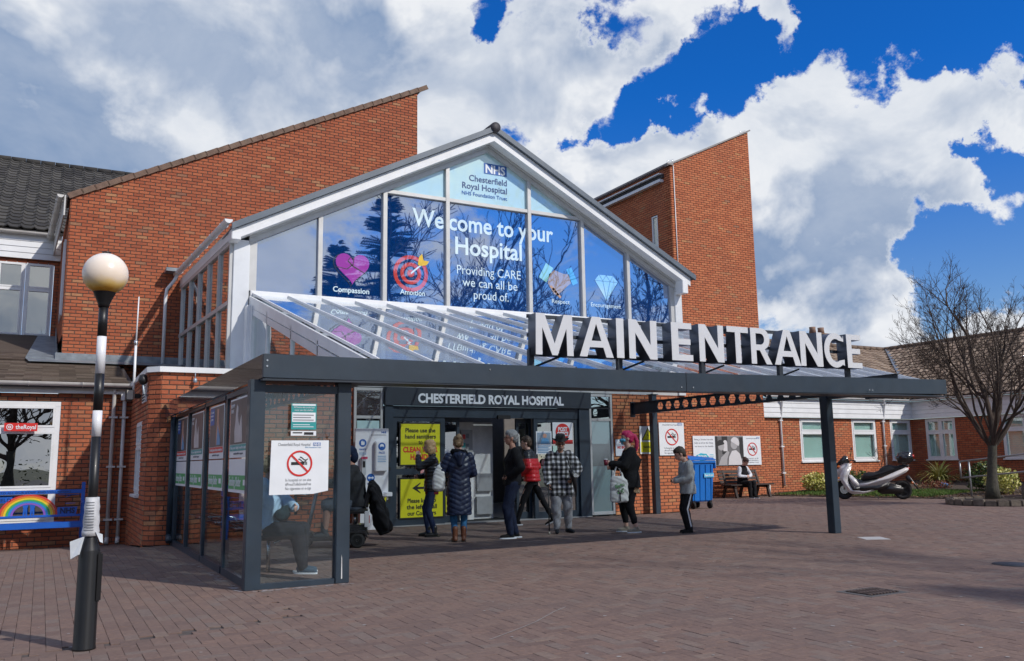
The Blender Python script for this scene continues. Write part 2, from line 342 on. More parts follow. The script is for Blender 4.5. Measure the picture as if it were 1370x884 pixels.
def clip(poly, a, b, c):
    """keep a*x+b*y+c>=0"""
    out = []
    for i in range(len(poly)):
        p, q = poly[i], poly[(i + 1) % len(poly)]; dp, dq = a * p[0] + b * p[1] + c, a * q[0] + b * q[1] + c
        if dp >= 0: out.append(p)
        if dp * dq < 0: t = dp / (dp - dq); out.append((p[0] + (q[0] - p[0]) * t, p[1] + (q[1] - p[1]) * t))
    return out
def clip_convex(poly, region):
    n = len(region); ar = sum(region[i][0] * region[(i + 1) % n][1] - region[(i + 1) % n][0] * region[i][1] for i in range(n)); s = 1 if ar > 0 else -1
    for i in range(n):
        p, q = region[i], region[(i + 1) % n]; a, b = -(q[1] - p[1]) * s, (q[0] - p[0]) * s; poly = clip(poly, a, b, -(a * p[0] + b * p[1]))
        if len(poly) < 3: return []
    return poly
# ------------------------------------------------------------------ shared materials
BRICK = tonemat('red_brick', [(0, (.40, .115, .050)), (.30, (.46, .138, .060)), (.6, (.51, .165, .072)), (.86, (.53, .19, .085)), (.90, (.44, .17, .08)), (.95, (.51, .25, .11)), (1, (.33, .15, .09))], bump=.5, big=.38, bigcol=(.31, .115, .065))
BRICK_SHADE = tonemat('shaded_red_brick', [(0, (.30, .080, .038)), (.3, (.37, .100, .046)), (.6, (.41, .120, .054)), (.86, (.43, .135, .062)), (.90, (.35, .15, .08)), (.95, (.43, .21, .10)), (1, (.24, .11, .07))], bump=.5, big=.42, bigcol=(.25, .085, .05))  # darker copy of the red brick: shade on the left walls put into the colour
MORTAR = mat('grey_brown_mortar', (.095, .066, .052), .95, var=.2, vscale=12, bump=.3, bscale=120)
PAVER = tonemat('concrete_block_paver', [(0, (.142, .096, .082)), (.35, (.166, .112, .094)), (.65, (.188, .125, .101)), (.85, (.172, .133, .116)), (1, (.208, .146, .116))], rough=.88, bump=.5, bscale=160, var=.2, big=.5, bigcol=(.132, .104, .094))
JOINT = mat('dark_joint_sand', (.085, .070, .064), .95, var=.3, vscale=9)
TILEB = tonemat('brown_interlocking_tile', [(0, (.075, .055, .045)), (.5, (.115, .085, .068)), (1, (.17, .135, .11))], bump=.6, bscale=60, big=.35, bigcol=(.12, .11, .075))
TILEG = tonemat('dark_grey_tile', [(0, (.035, .033, .032)), (.5, (.055, .051, .048)), (1, (.085, .08, .072))], bump=.6, bscale=60, big=.3, bigcol=(.10, .095, .075))
TILER = tonemat('weathered_buff_tile', [(0, (.16, .115, .085)), (.5, (.26, .19, .14)), (1, (.36, .28, .21))], bump=.6, bscale=50, big=.3, bigcol=(.16, .13, .09))
UPVC = mat('white_plastic', (.74, .75, .76), .35, var=.05, vscale=3, dirt=.22, dirtcol=(.42, .42, .40))
UPVCOLD = mat('aged_white_plastic', (.60, .58, .55), .45, var=.08, vscale=4, dirt=.5, dirtcol=(.33, .30, .27))
ALU = mat('grey_aluminium_frame', (.50, .50, .49), .42, .25, var=.06, vscale=5, dirt=.25, dirtcol=(.32, .31, .30))
ALUW = mat('pale_aluminium_panel', (.66, .68, .70), .35, .1, var=.06, vscale=1.5, dirt=.3, dirtcol=(.45, .45, .46))
STEEL = mat('slate_blue_painted_steel', (.019, .033, .050), .42, 0, var=.16, vscale=3, bump=.05, bscale=200, dirt=.45, dirtcol=(.045, .056, .068), coat=.1)
STEELG = mat('glossy_slate_painted_steel', (.030, .036, .050), .10, 0, var=.1, vscale=3, coat=.8, dirt=.1, spec=.8)
STEELD = mat('dark_blue_steel', (.020, .028, .040), .45, 0, var=.12, vscale=4)
LEAD = mat('lead_flashing', (.20, .225, .25), .5, .3, var=.25, vscale=5, bump=.5, bscale=14, dirt=.3, dirtcol=(.33, .35, .36))
BLACK = mat('black_plastic', (.012, .012, .013), .4, var=.2)
BLACKP = mat('black_gloss_paint', (.006, .006, .007), .42, var=.2, dirt=.12, dirtcol=(.03, .028, .026), coat=.1)
WHITEP = mat('white_gloss_paint', (.72, .73, .76), .35, var=.05, dirt=.25, dirtcol=(.45, .43, .40))
CHROME = mat('brushed_steel', (.55, .56, .57), .25, .9, var=.08)
RUBBER = mat('black_rubber', (.016, .016, .017), .85, var=.2, bump=.2)
PRINTW = mat('white_print', (.74, .77, .80), .35, var=.03, dirt=.1, dirtcol=(.55, .57, .6))
PRINTK = mat('black_print', (.018, .018, .02), .4, var=0)
PRINTR = mat('red_print', (.60, .025, .02), .4, var=0)
PRINTB = mat('blue_print', (.012, .10, .38), .4, var=0)
PRINTG = mat('green_print', (.04, .34, .10), .4, var=0)
PRINTT = mat('teal_print', (.03, .30, .30), .4, var=0)
PRINTGR = mat('grey_print', (.17, .18, .20), .5, var=0)
YELLOW = mat('yellow_print', (.62, .60, .012), .4, var=.03)
PALEB = mat('pale_blue_print', (.10, .28, .50), .4, var=0)
SKINP = mat('photo_skin_print', (.48, .26, .19), .5, var=.1)
DARKIN = mat('dark_interior', (.05, .045, .045), .8, var=.2)
WALLIN = mat('grey_interior_wall', (.34, .34, .34), .7, var=.06)
GLASS = glassmat('clear_glass', (.80, .88, .88), 1.0, 1.52, haze=.035)
GLASSD = glassmat('dark_window_glass', (.35, .42, .42), 1.0, 1.6, base=.30)
GLASSW = glassmat('wing_window_glass', (.92, .98, .97), 1.0, 1.55, base=.10)
GLASSR = glassmat('canopy_roof_glass', (.86, .93, .97), 1.0, 1.5, base=.20, haze=.035, hazecol=(.55, .66, .78))
GRASS = None

# ------------------------------------------------------------------ brickwork
BL, BH, PR = .236, .0785, .009
def box_piece(L, H, P, chamfer=.004):
    """one brick: front at y=-P, back at 0, centred in x,z"""
    a, b = L / 2, H / 2; c = chamfer
    v = [(-a, 0, -b), (a, 0, -b), (a, 0, b), (-a, 0, b), (-a + c, -P, -b + c), (a - c, -P, -b + c), (a - c, -P, b - c), (-a + c, -P, b - c)]
    return v, [(4, 5, 6, 7), (0, 1, 5, 4), (1, 2, 6, 5), (2, 3, 7, 6), (3, 0, 4, 7)]
BRICKMESH = {}
def brick_mesh(m, k):
    key = (m.name, k)
    if key not in BRICKMESH:
        b = MB(); v, f = box_piece(BL - .015, BH - .015, PR); b.add(v, f)
        me = b.mesh('brick', m, tone=[0.04, .2, .33, .45, .56, .66, .78, .88, .93, .97, .15, .5][k]); BRICKMESH[key] = me
    return BRICKMESH[key]
def brickwork(parent, org, ang, poly, holes=(), m=None, depth=.22, nobj=300, seedz=0, phase=0.0, mortar=None):
    """wall face: origin org=(x,y), running direction at angle ang, outside to its right-hand side (local -y).
    poly = convex outline in (u,z); holes = rectangles (u0,u1,z0,z1)"""
    m = m or BRICK; ca, sa = math.cos(ang), math.sin(ang)
    def w(u, y, z): return (org[0] + u * ca - y * sa, org[1] + u * sa + y * ca, z)
    # backing: cells cut round the holes, with reveals
    us = [p[0] for p in poly]; zs = [p[1] for p in poly]; u0, u1, z0, z1 = min(us), max(us), min(zs), max(zs)
    cu = sorted(set([u0, u1] + [h[0] for h in holes] + [h[1] for h in holes])); cz = sorted(set([z0, z1] + [h[2] for h in holes] + [h[3] for h in holes]))
    b = MB()
    for i in range(len(cu) - 1):
        for j in range(len(cz) - 1):
            mu, mz = (cu[i] + cu[i + 1]) / 2, (cz[j] + cz[j + 1]) / 2
            if any(h[0] < mu < h[1] and h[2] < mz < h[3] for h in holes): continue
            c = clip_convex(rect(cu[i], cz[j], cu[i + 1], cz[j + 1]), poly)
            if len(c) < 3: continue
            n = len(c); b.add([w(p[0], 0, p[1]) for p in c] + [w(p[0], depth, p[1]) for p in c],
                              [tuple(range(n)), tuple(range(2 * n - 1, n - 1, -1))] + [((k + 1) % n, k, k + n, (k + 1) % n + n) for k in range(n)])
    b.build('wall', mortar or MORTAR, parent)
    pieces = []
    nz = int((z1 - z0) / BH) + 2; r0 = math.floor(z0 / BH)
    for r in range(r0, r0 + nz + 1):
        za, zb = r * BH + .0075, (r + 1) * BH - .0075
        off = (r % 2) * BL / 2 + phase
        k0 = math.floor((u0 - off) / BL) - 1; k1 = math.ceil((u1 - off) / BL) + 1
        for k in range(k0, k1):
            ua, ub = k * BL + off + .0075, (k + 1) * BL + off - .0075
            segs = [(ua, ub)]
            for h in holes:
                if h[2] < (za + zb) / 2 < h[3]:
                    ns = []
                    for (p, q) in segs:
                        if q <= h[0] or p >= h[1]: ns.append((p, q)); continue
                        if p < h[0]: ns.append((p, h[0]))
                        if q > h[1]: ns.append((h[1], q))
                    segs = ns
            for (p, q) in segs:
                if q - p < .02: continue
                full = abs(q - p - (BL - .015)) < 1e-6
                c = clip_convex(rect(p, za, q, zb), poly)
                if len(c) < 3: continue
                if full and len(c) == 4 and abs(sum(c[i][0] * c[(i + 1) % 4][1] - c[(i + 1) % 4][0] * c[i][1] for i in range(4)) / 2 - (q - p) * (zb - za)) > 1e-6: full = False
                pieces.append((full, c, ((p + q) / 2, (za + zb) / 2)))
    camp = Vector((0, 0, CAMH))
    order = sorted([i for i, p in enumerate(pieces) if p[0]], key=lambda i: (Vector(w(pieces[i][2][0], 0, pieces[i][2][1])) - camp).length)[:nobj]
    single = set(order); rl = rootloc(parent)
    tones = RNG.beta(1.6, 1.6, len(pieces)); tones = np.where(RNG.random(len(pieces)) < .07, .86 + RNG.random(len(pieces)) * .14, tones * .86)
    proud = RNG.random(len(pieces))
    b = MB(); tl = []
    for i, (full, c, ctr) in enumerate(pieces):
        if i in single:
            k = int(min(9, tones[i] * 10)) if tones[i] < .86 else int(RNG.integers(7, 10))
            o = bpy.data.objects.new('brick', brick_mesh(m, k)); COL.objects.link(o); o.parent = parent
            p = w(ctr[0], -.0015 * proud[i] - .0003, ctr[1]); o.location = Vector(p) - rl; o.rotation_euler = (0, (proud[i] - .5) * .006, ang)
            continue
        n = len(c); cx = sum(q[0] for q in c) / n; cz_ = sum(q[1] for q in c) / n; P = PR + .0015 * proud[i]; s = .004
        inner = [(q[0] + (cx - q[0]) / max(1e-6, math.hypot(q[0] - cx, q[1] - cz_)) * s, q[1] + (cz_ - q[1]) / max(1e-6, math.hypot(q[0] - cx, q[1] - cz_)) * s) for q in c]
        b.add([w(q[0], .001, q[1]) for q in c] + [w(q[0], -P, q[1]) for q in inner], [tuple(range(n, 2 * n))] + [(k, (k + 1) % n, (k + 1) % n + n, k + n) for k in range(n)])
        tl += [tones[i]] * (n + 1)
    if b.f: o = link('brickwork', b.mesh('brickwork', m, tone=tl), parent); o['kind'] = 'stuff'

# ------------------------------------------------------------------ roof tiles
def tile_mesh(tw, tl, prof, thick, m, tone):
    """tile of width tw, length tl (along local +y up the slope), bold roll profile prof(u) in 0..1 -> height"""
    b = MB(); n = 8; v = []
    for j, (y, dz) in enumerate(((0, thick), (tl, 0))):
        for i in range(n + 1): v.append((tw * i / n, y, prof(i / n) + dz))
    for i in range(n + 1): v.append((tw * i / n, .002, prof(i / n) - .004))
    f = [(i, i + 1, n + 2 + i, n + 1 + i) for i in range(n)] + [(2 * n + 2 + i, 2 * n + 3 + i, i + 1, i) for i in range(n)]
    b.add(v, f, smooth=False); return b.v, b.f
def tiled_roof(parent, org, ux, uy, poly, tw, tl, prof, thick, m, nobj=300, gauge=.9):
    """tiles on the plane org + u*ux + v*uy inside convex poly; rows step up uy"""
    ux, uy = Vector(ux).normalized(), Vector(uy).normalized(); uz = ux.cross(uy)
    if uz.z < 0: uz = -uz
    o3 = Vector(org); us = [p[0] for p in poly]; vs = [p[1] for p in poly]
    b = MB(); b.prism([o3 + ux * p[0] + uy * p[1] - uz * .03 for p in poly], uz * -.08); b.build('roof_deck', DARKIN, parent)
    tv, tf = tile_mesh(tw, tl, prof, thick, m, 0); variants = []
    for k in range(6):
        bb = MB(); bb.add(tv, tf); variants.append(bb.mesh('tile', m, tone=(k + .5) / 6))
    Mx = Matrix(((ux.x, uy.x, uz.x), (ux.y, uy.y, uz.y), (ux.z, uy.z, uz.z))); cand = []
    r = 0; v = min(vs)
    while v < max(vs) - tl * .3:
        k = math.floor(min(us) / tw)
        while k * tw < max(us):
            u = k * tw; k += 1
            if len(clip_convex([(u + tw / 2 - .02, v + tl / 2 - .02), (u + tw / 2 + .02, v + tl / 2 - .02), (u + tw / 2 + .02, v + tl / 2 + .02)], poly)) >= 3: cand.append((u, v))
        v += tl * gauge; r += 1
    cam0 = Vector((0, 0, CAMH)); cand.sort(key=lambda c: (o3 + ux * c[0] + uy * c[1] - cam0).length); rl = rootloc(parent)
    b = MB(); tl_ = []
    for i, (u, v) in enumerate(cand):
        j = (RNG.random() - .5)
        base = o3 + ux * (u + j * .006) + uy * (v + j * .008) + uz * (.002 + .004 * RNG.random())
        if i < nobj:
            o = bpy.data.objects.new('tile', variants[int(RNG.integers(0, 6))]); COL.objects.link(o); o.parent = parent; o.location = base - rl; o.rotation_euler = Mx.to_euler()
        else:
            b.add([base + Mx @ Vector(p) for p in tv], tf); tl_ += [float(RNG.random())] * len(tf)
    if b.f: o = link('roof_tiles', b.mesh('roof_tiles', m, tone=tl_), parent); o['kind'] = 'stuff'
def flatprof(u): return 0
def rollprof(u): return .05 * math.exp(-((u - .25) / .13) ** 2)
def boldprof(u): return .042 * (math.sin(2 * PI * u) * .5 + .5)

def window(parent, x0, x1, z0, z1, y, frame=UPVC, glass=GLASSW, fw=.075, transoms=(), mullions=(), sash=.04, sill=True, blind=None, ux=(1, 0, 0), o=None, depth=.07, sillw=.05):
    """window in plane through (.,y): built in local (u, out) then mapped; o=(x,y) origin and ux direction allow any facing"""
    ux = Vector(ux).normalized(); nrm = Vector((ux.y, -ux.x, 0)); og = Vector((o[0], o[1], 0)) if o else Vector((0, y, 0))
    def bx(b, u0, u1, d0, d1, za, zb, mi=0):
        vs = [og + ux * u + nrm * d + Vector((0, 0, z)) for z in (za, zb) for (u, d) in ((u0, d0), (u1, d0), (u1, d1), (u0, d1))]
        b.add(vs, [(0, 3, 2, 1), (4, 5, 6, 7), (0, 1, 5, 4), (1, 2, 6, 5), (2, 3, 7, 6), (3, 0, 4, 7)], mi)
    w_ = bpy.data.objects.new('window', None); COL.objects.link(w_); w_.parent = parent; w_.location = og + ux * (x0 + x1) / 2 + Vector((0, 0, z0)) - rootloc(parent)
    b = MB()
    bx(b, x0, x1, -depth, 0, z1 - fw, z1); bx(b, x0, x1, -depth, 0, z0, z0 + fw); bx(b, x0, x0 + fw, -depth, -.001, z0 + fw, z1 - fw); bx(b, x1 - fw, x1, -depth, -.001, z0 + fw, z1 - fw)
    zc_ = [z0 + fw] + [t for t in transoms] + [z1 - fw]; uc = [x0 + fw] + list(mullions) + [x1 - fw]
    for t in transoms: bx(b, x0 + fw, x1 - fw, -depth, .004, t - fw / 2, t + fw / 2)
    for q in mullions: bx(b, q - fw / 2, q + fw / 2, -depth, .002, z0 + fw, z1 - fw)
    b.build('frame', frame, w_, bevel=.004)
    for i in range(len(uc) - 1):
        for j in range(len(zc_) - 1):
            a0 = uc[i] + (fw / 2 if i else 0); a1 = uc[i + 1] - (fw / 2 if i < len(uc) - 2 else 0); c0 = zc_[j] + (fw / 2 if j else 0); c1 = zc_[j + 1] - (fw / 2 if j < len(zc_) - 2 else 0)
            if sash:
                s = MB(); bx(s, a0, a1, -depth, .012, c1 - sash, c1 + .002); bx(s, a0, a1, -depth, .012, c0 - .002, c0 + sash); bx(s, a0, a0 + sash, -depth, .010, c0 + sash, c1 - sash); bx(s, a1 - sash, a1, -depth, .010, c0 + sash, c1 - sash)
                s.build('sash', frame, w_)
            g = MB(); bx(g, a0 + sash, a1 - sash, -depth * .5 - .004, -depth * .5, c0 + sash, c1 - sash); g.build('pane', glass, w_)
    if sill:
        b = MB(); bx(b, x0 - .04, x1 + .04, -depth, sillw + .02, z0 - .05, z0 - .002); b.build('sill', frame, w_, bevel=.006)
    if blind:
        b = MB(); bx(b, x0, x1, -.14, -.11, z0, z1); b.build('blind', blind, w_)
    return w_
# ------------------------------------------------------------------ ground
def gz(x, y):
    if x > 1.62 or y < 14.9: return 0.0
    t = min(1, max(0, (y - 14.9) / 3.4)); return -.2 * t
def gp(px, py, z=0.0):
    d = Vector(((px - 685) / 1147.04, -(py - 442) / 1147.04, 1)); v = Vector([sum(Rr[i][j] * d[i] for i in range(3)) for j in range(3)])
    t = (z - CAMH) / v.z; return Vector((v.x * t, v.y * t, z))
def proj(p):
    q = (p[0], p[1], p[2] - CAMH); c = [sum(Rr[i][j] * q[j] for j in range(3)) for i in range(3)]
    return (685 + 1147.04 * c[0] / c[2], 442 - 1147.04 * c[1] / c[2]) if c[2] > .1 else (1e9, 1e9)
tag(MB().box(-900, 900, -900, 900, -1.0, -.42).build('ground', mat('far_ground', (.07, .08, .045), .95, var=.3, vscale=.2)), kind='structure')
tag(MB().box(-26, 22.5, -60, -4.5, -.4, -.035).build('road', mat('asphalt', (.05, .05, .052), .9, var=.2, vscale=2, bump=.3)), kind='structure')
def bound(y): return 21.05 + (21.7 - y) * .33 if y > 10 else 24.9
pav = MB(); xs = [-9, -4, 0, 1.5, 1.6, 1.65, 4, 12, 26]; ys = [-4.4, 0, 8, 14.9, 16, 17, 18.3, 18.6, 22.5]
for i in range(len(xs) - 1):
    for j in range(len(ys) - 1):
        q = [(xs[i], ys[j]), (xs[i + 1], ys[j]), (xs[i + 1], ys[j + 1]), (xs[i], ys[j + 1])]; pav.add([(a, b, gz(a, b) - .012) for a, b in q], [(0, 1, 2, 3)])
paving = pav.build('paving', JOINT); tag(paving, kind='structure')
blocks = []
Wp = .102
def inview(x, y):
    px, py = proj((x, y, 0)); return -150 < px < 1520 and 600 < py < 990
def keep(x, y):
    if x > bound(y) - .05: return False
    if y > 16.4 and x > 1.4 and x < 13.8: return False
    if y > 15.1 and 1.45 < x < 4.8: return False
    if y > 18.5 and x < 1.5 or y > 21.7: return False
    return inview(x, y)
x0, y0 = -3.0, 2.584
for j in range(int(19.4 / Wp)):
    for i in range(int(27.0 / Wp)):
        c = (i - j) % 4; x, y = x0 + i * Wp, y0 + j * Wp
        if c == 0: cx, cy, a, b = x + Wp, y + Wp / 2, Wp, Wp / 2
        elif c == 3: cx, cy, a, b = x + Wp / 2, y + Wp, Wp / 2, Wp
        else: continue
        left = cx < 1.9 and cy > 6.9 + .25 * cx
        if left or not keep(cx, cy): continue
        blocks.append((cx, cy, a, b))
for i in range(-45, 19):
    for j in range(0, 62):
        cx = i * Wp + Wp / 2; cy = 6.6 + j * 2 * Wp + (i % 2) * Wp
        if cx < 1.9 and cy > 6.9 + .25 * cx + .05 and keep(cx, cy): blocks.append((cx, cy, Wp / 2, Wp))
blocks.sort(key=lambda b: b[0] ** 2 + b[1] ** 2)
pm = {}
def paver_geom(a, b, h=.03, c=.0018):
    g = .0012; a -= g; b -= g; return [(-a, -b, -h), (a, -b, -h), (a, b, -h), (-a, b, -h), (-a, -b, -c), (a, -b, -c), (a, b, -c), (-a, b, -c), (-a + c, -b + c, 0), (a - c, -b + c, 0), (a - c, b - c, 0), (-a + c, b - c, 0)], \
        [(8, 9, 10, 11), (4, 5, 9, 8), (5, 6, 10, 9), (6, 7, 11, 10), (7, 4, 8, 11), (0, 1, 5, 4), (1, 2, 6, 5), (2, 3, 7, 6), (3, 0, 4, 7)]
for k in range(8):
    b = MB(); b.add(*paver_geom(Wp / 2, Wp)); pm[k] = b.mesh('paver', PAVER, tone=(k + .5) / 8)
vis = [b for b in blocks if -5 < proj((b[0], b[1], 0))[0] < 1375 and proj((b[0], b[1], 0))[1] < 900][:300]; vs_ = set(vis)
b = MB(); tl = []
for q in blocks:
    cx, cy, a, bb = q; dz = gz(cx, cy) + float(RNG.normal(0, .0009)); tn = float(RNG.beta(2, 2))
    if q in vs_:
        o = bpy.data.objects.new('paver', pm[int(tn * 7.99)]); COL.objects.link(o); o.parent = paving; o.location = (cx, cy, dz)
        o.rotation_euler = (float(RNG.normal(0, .006)), float(RNG.normal(0, .006)), (PI / 2 if a > bb else 0) + float(RNG.normal(0, .008)))
        continue
    v, f = paver_geom(a, bb); r = float(RNG.normal(0, .008)); t1, t2 = float(RNG.normal(0, .004)), float(RNG.normal(0, .004))
    b.add([(cx + x - r * y, cy + y + r * x, z + dz + x * t1 + y * t2) for x, y, z in v], f); tl += [tn] * 9
o = link('pavers', b.mesh('pavers', PAVER, tone=tl), paving); o['kind'] = 'stuff'
# planted bed, lawn
def bedz(x, y):
    t = max(0, min(1, (x - bound(y)) / 7)); return .02 + .30 * t
for nm, col, sel in (('flower_bed', (.060, .042, .030), 0),):
    b = MB(); nx, ny = 26, 48; X = lambda i, y: bound(y) + (29.5 - bound(y)) * i / nx
    vs = [(X(i, y), y, bedz(X(i, y), y) + (.025 * math.sin(i * 5.3 + y * 7.1) * math.sin(y * 3.3 + i)) * (i > 0)) for y in [6.0 + 15.85 * j / ny for j in range(ny + 1)] for i in range(nx + 1)]
    b.add(vs, [(j * (nx + 1) + i, j * (nx + 1) + i + 1, (j + 1) * (nx + 1) + i + 1, (j + 1) * (nx + 1) + i) for j in range(ny) for i in range(nx)], smooth=True)
    tag(b.build(nm, mat('bark_and_soil', col, .95, var=.5, vscale=14, bump=1, bscale=25)), kind='structure')
GR = tonemat('grass_green', [(0, (.045, .10, .018)), (.5, (.075, .16, .025)), (1, (.16, .22, .05))], bump=0, rough=.7)
b = MB(); tl = []
for i in range(9000):
    y = 16.6 + RNG.random() * 4.6; x = bound(y) + .15 + RNG.random() * 2.6 * min(1, (21.9 - y)); z = bedz(x, y)
    a = RNG.random() * PI; h = .05 + RNG.random() * .05; w = .006 + RNG.random() * .006; lx, ly = RNG.normal(0, .02, 2)
    b.add([(x - w * math.cos(a), y - w * math.sin(a), z), (x + w * math.cos(a), y + w * math.sin(a), z), (x + lx, y + ly, z + h)], [(0, 1, 2)]); tl.append(RNG.random())
o = link('lawn_grass', b.mesh('lawn_grass', GR, tone=tl)); tag(o, 'short bright green grass of the strip behind the parked scooter', 'grass', kind='stuff')
b = MB(); tl = []
for i in range(5000):
    y = 12.5 + RNG.random() * 9.2; x = bound(y) + .05 + RNG.random() ** 1.5 * 3; z = bedz(x, y) + .01
    s = .012 + RNG.random() * .03; a = RNG.random() * 6; t = RNG.normal(0, .4)
    b.add([(x + s * math.cos(a), y + s * math.sin(a), z + s * t), (x - s * .4 * math.sin(a), y + s * .4 * math.cos(a), z + .02), (x - s * math.cos(a), y - s * math.sin(a), z), (x + s * .4 * math.sin(a), y - s * .4 * math.cos(a), z)], [(0, 1, 2, 3)]); tl.append(RNG.random())
o = link('leaf_litter', b.mesh('leaf_litter', tonemat('dry_leaf', [(0, (.07, .035, .02)), (.5, (.15, .08, .04)), (1, (.28, .19, .10))], bump=0), tone=tl)); tag(o, 'brown fallen leaves and bark scattered on the flower bed', 'leaf litter', kind='stuff')

# ------------------------------------------------------------------ left brick tower
T = thing('brick_tower', 'tall red brick tower on the left with a sloping tiled verge', 'tower', (4.5, 21.5, 0))
brickwork(T, (.24, 21.5), 0, [(0, 3.3), (8.53, 3.3), (8.53, 11.68), (0, 7.42)], m=BRICK_SHADE, depth=.3)
brickwork(T, (.13, 25), -PI / 2 + .03, [(0, 4.2), (3.5, 4.2), (3.5, 7.35), (0, 7.15)], m=BRICK_SHADE, nobj=60)
MB().prism([(.3, 21.85, 3.3), (8.7, 21.85, 3.3), (8.7, 21.85, 11.6), (.3, 21.85, 7.35)], (0, 6, 0)).build('core_wall', MORTAR, T)
TILEV = mat('brown_concrete_tile', (.17, .105, .075), .85, var=.25, vscale=8, bump=.4, dirt=.35, dirtcol=(.16, .15, .10))
sl = math.atan2(11.68 - 7.42, 8.53); L = math.hypot(8.53, 4.26); k = 0; d = 0; ca, sa = math.cos(sl), math.sin(sl)
tm = MB(); tm.prism([(0, -.06, 0), (0, 1.2, 0), (.335, 1.2, .0), (.335, -.06, .0)], (0, 0, .028)).prism([(0, -.06, -.10), (0, -.03, -.10), (.335, -.03, -.10), (.335, -.06, -.10)], (0, 0, .10)); tm = tm.mesh('verge_tile', TILEV)
while d < L + .1:
    o = bpy.data.objects.new('verge_tile', tm); COL.objects.link(o); o.parent = T; o.location = Vector((.16 + d * ca, 21.5, 7.45 + d * sa)) - Vector((4.5, 21.5, 0)); o.rotation_euler = (0, -sl - .045, 0); d += .30
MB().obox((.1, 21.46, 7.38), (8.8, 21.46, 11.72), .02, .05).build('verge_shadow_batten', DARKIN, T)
MB().obox((.12, 21.45, 3.70), (2.7, 21.45, 3.69), .03, .20).build('lead_apron', LEAD, T)
ld = MB(); ld.prism([(-.45, 21.46, 3.645), (2.7, 21.46, 3.645), (2.7, 20.95, 3.535), (-.38, 20.95, 3.535)], (0, 0, .012)); ld.prism([(-.45, 21.47, 3.66), (.2, 21.47, 3.66), (.16, 24.9, 4.61), (-.28, 24.9, 4.61)], (0, 0, .02)); ld.prism([(.16, 21.46, 3.5), (.13, 24.9, 4.5), (.13, 24.9, 4.85), (.16, 21.46, 3.78)], (-.02, 0, 0)); ld.build('lead_flashing', LEAD, T)
# eaves of its left side
MB().prism([(.10, 21.42, 7.42), (-.06, 24.9, 7.3), (-.06, 24.9, 6.75), (.10, 21.42, 6.95)], (.03, 0, 0)).build('fascia_board', UPVCOLD, T)
def gutter(parent, a, b, r=.06, m=UPVCOLD, rings=True, name='gutter'):
    a, b = Vector(a), Vector(b); d = (b - a).normalized(); s = d.cross(Vector((0, 0, 1))).normalized(); o = MB(); n = 8
    for sgn, rr in ((1, r), (-1, r * .86)):
        pts = [(math.cos(PI + PI * k / n) * rr, math.sin(PI + PI * k / n) * rr) for k in range(n + 1)]
        base = len(o.v); o.v += [tuple(a + s * x + Vector((0, 0, z))) for x, z in pts] + [tuple(b + s * x + Vector((0, 0, z))) for x, z in pts]
        for k in range(n): o.f.append((base + k, base + k + 1, base + n + 2 + k, base + n + 1 + k)); o.m.append(0); o.sm.append(True)
    for e in (a, b): o.prism([e + s * math.cos(PI + PI * k / n) * r + Vector((0, 0, math.sin(PI + PI * k / n) * r)) for k in range(n + 1)], d * .006)
    g = o.build(name, m, parent, fixn=False)
    if rings:
        L = (b - a).length; k = .4; rl = rootloc(g)
        while k < L:
            c = a + d * k; q = MB(); q.tube([c + s * math.cos(PI + PI * j / n) * (r + .004) + Vector((0, 0, math.sin(PI + PI * j / n) * (r + .004))) for j in range(n + 1)], .009, 5); q.build('gutter_bracket', m, g, world=True); k += .9
    return g
gutter(T, (.02, 21.40, 7.42), (-.16, 24.85, 7.22), .07)
window(T, .9, 2.3, 4.75, 6.55, 0, frame=UPVC, glass=GLASSD, ux=(0, -1, 0), o=(.16, 24.4), sill=False, fw=.06)

# ------------------------------------------------------------------ upper storey at far left
U = thing('upper_storey', 'white clad upper storey with a dark grey pantiled roof behind the lean to', 'building', (-3, 25, 0))
brickwork(U, (-9, 25), 0, [(0, 4.3), (9.15, 4.3), (9.15, 7.1), (0, 7.1)], holes=[(5.1, 8.99, 4.62, 6.54)], m=BRICK_SHADE, nobj=0)
for k in range(6):
    window(U, -.01 - (k + 1) * .645, -.01 - k * .645 - .012, 4.60, 6.55, 25, frame=UPVC, glass=GLASSD, transoms=(5.85,), sill=(k == 0), fw=.055, sash=.035, blind=WALLIN)
bd = MB()
for k in range(4):
    bdz = 6.62 + k * .155; o = MB().prism([(-9, 24.90, bdz), (.12, 24.90, bdz), (.12, 24.915, bdz + .15), (-9, 24.915, bdz + .15)], (0, .05, 0)).build('cladding_board', UPVC, U)
MB().box(-9, .12, 24.86, 24.96, 7.235, 7.29).build('fascia_board', UPVC, U)
gutter(U, (-9, 24.78, 7.30), (.0, 24.78, 7.30), .07)
rs = math.atan(.6)
tiled_roof(U, (-9, 24.75, 7.36), (1, 0, 0), (0, math.cos(rs), math.sin(rs)), [(0, 0), (13, 0), (13, 7.3), (0, 7.3)], .30, .36, rollprof, .030, TILEG, gauge=.85)
b = MB()
for k in range(30): b.tube([(-9 + k * .42, 31.0, 11.15), (-9 + k * .42 + .41, 31.0, 11.155)], .10, 8)
b.build('ridge_tiles', TILEG, U)

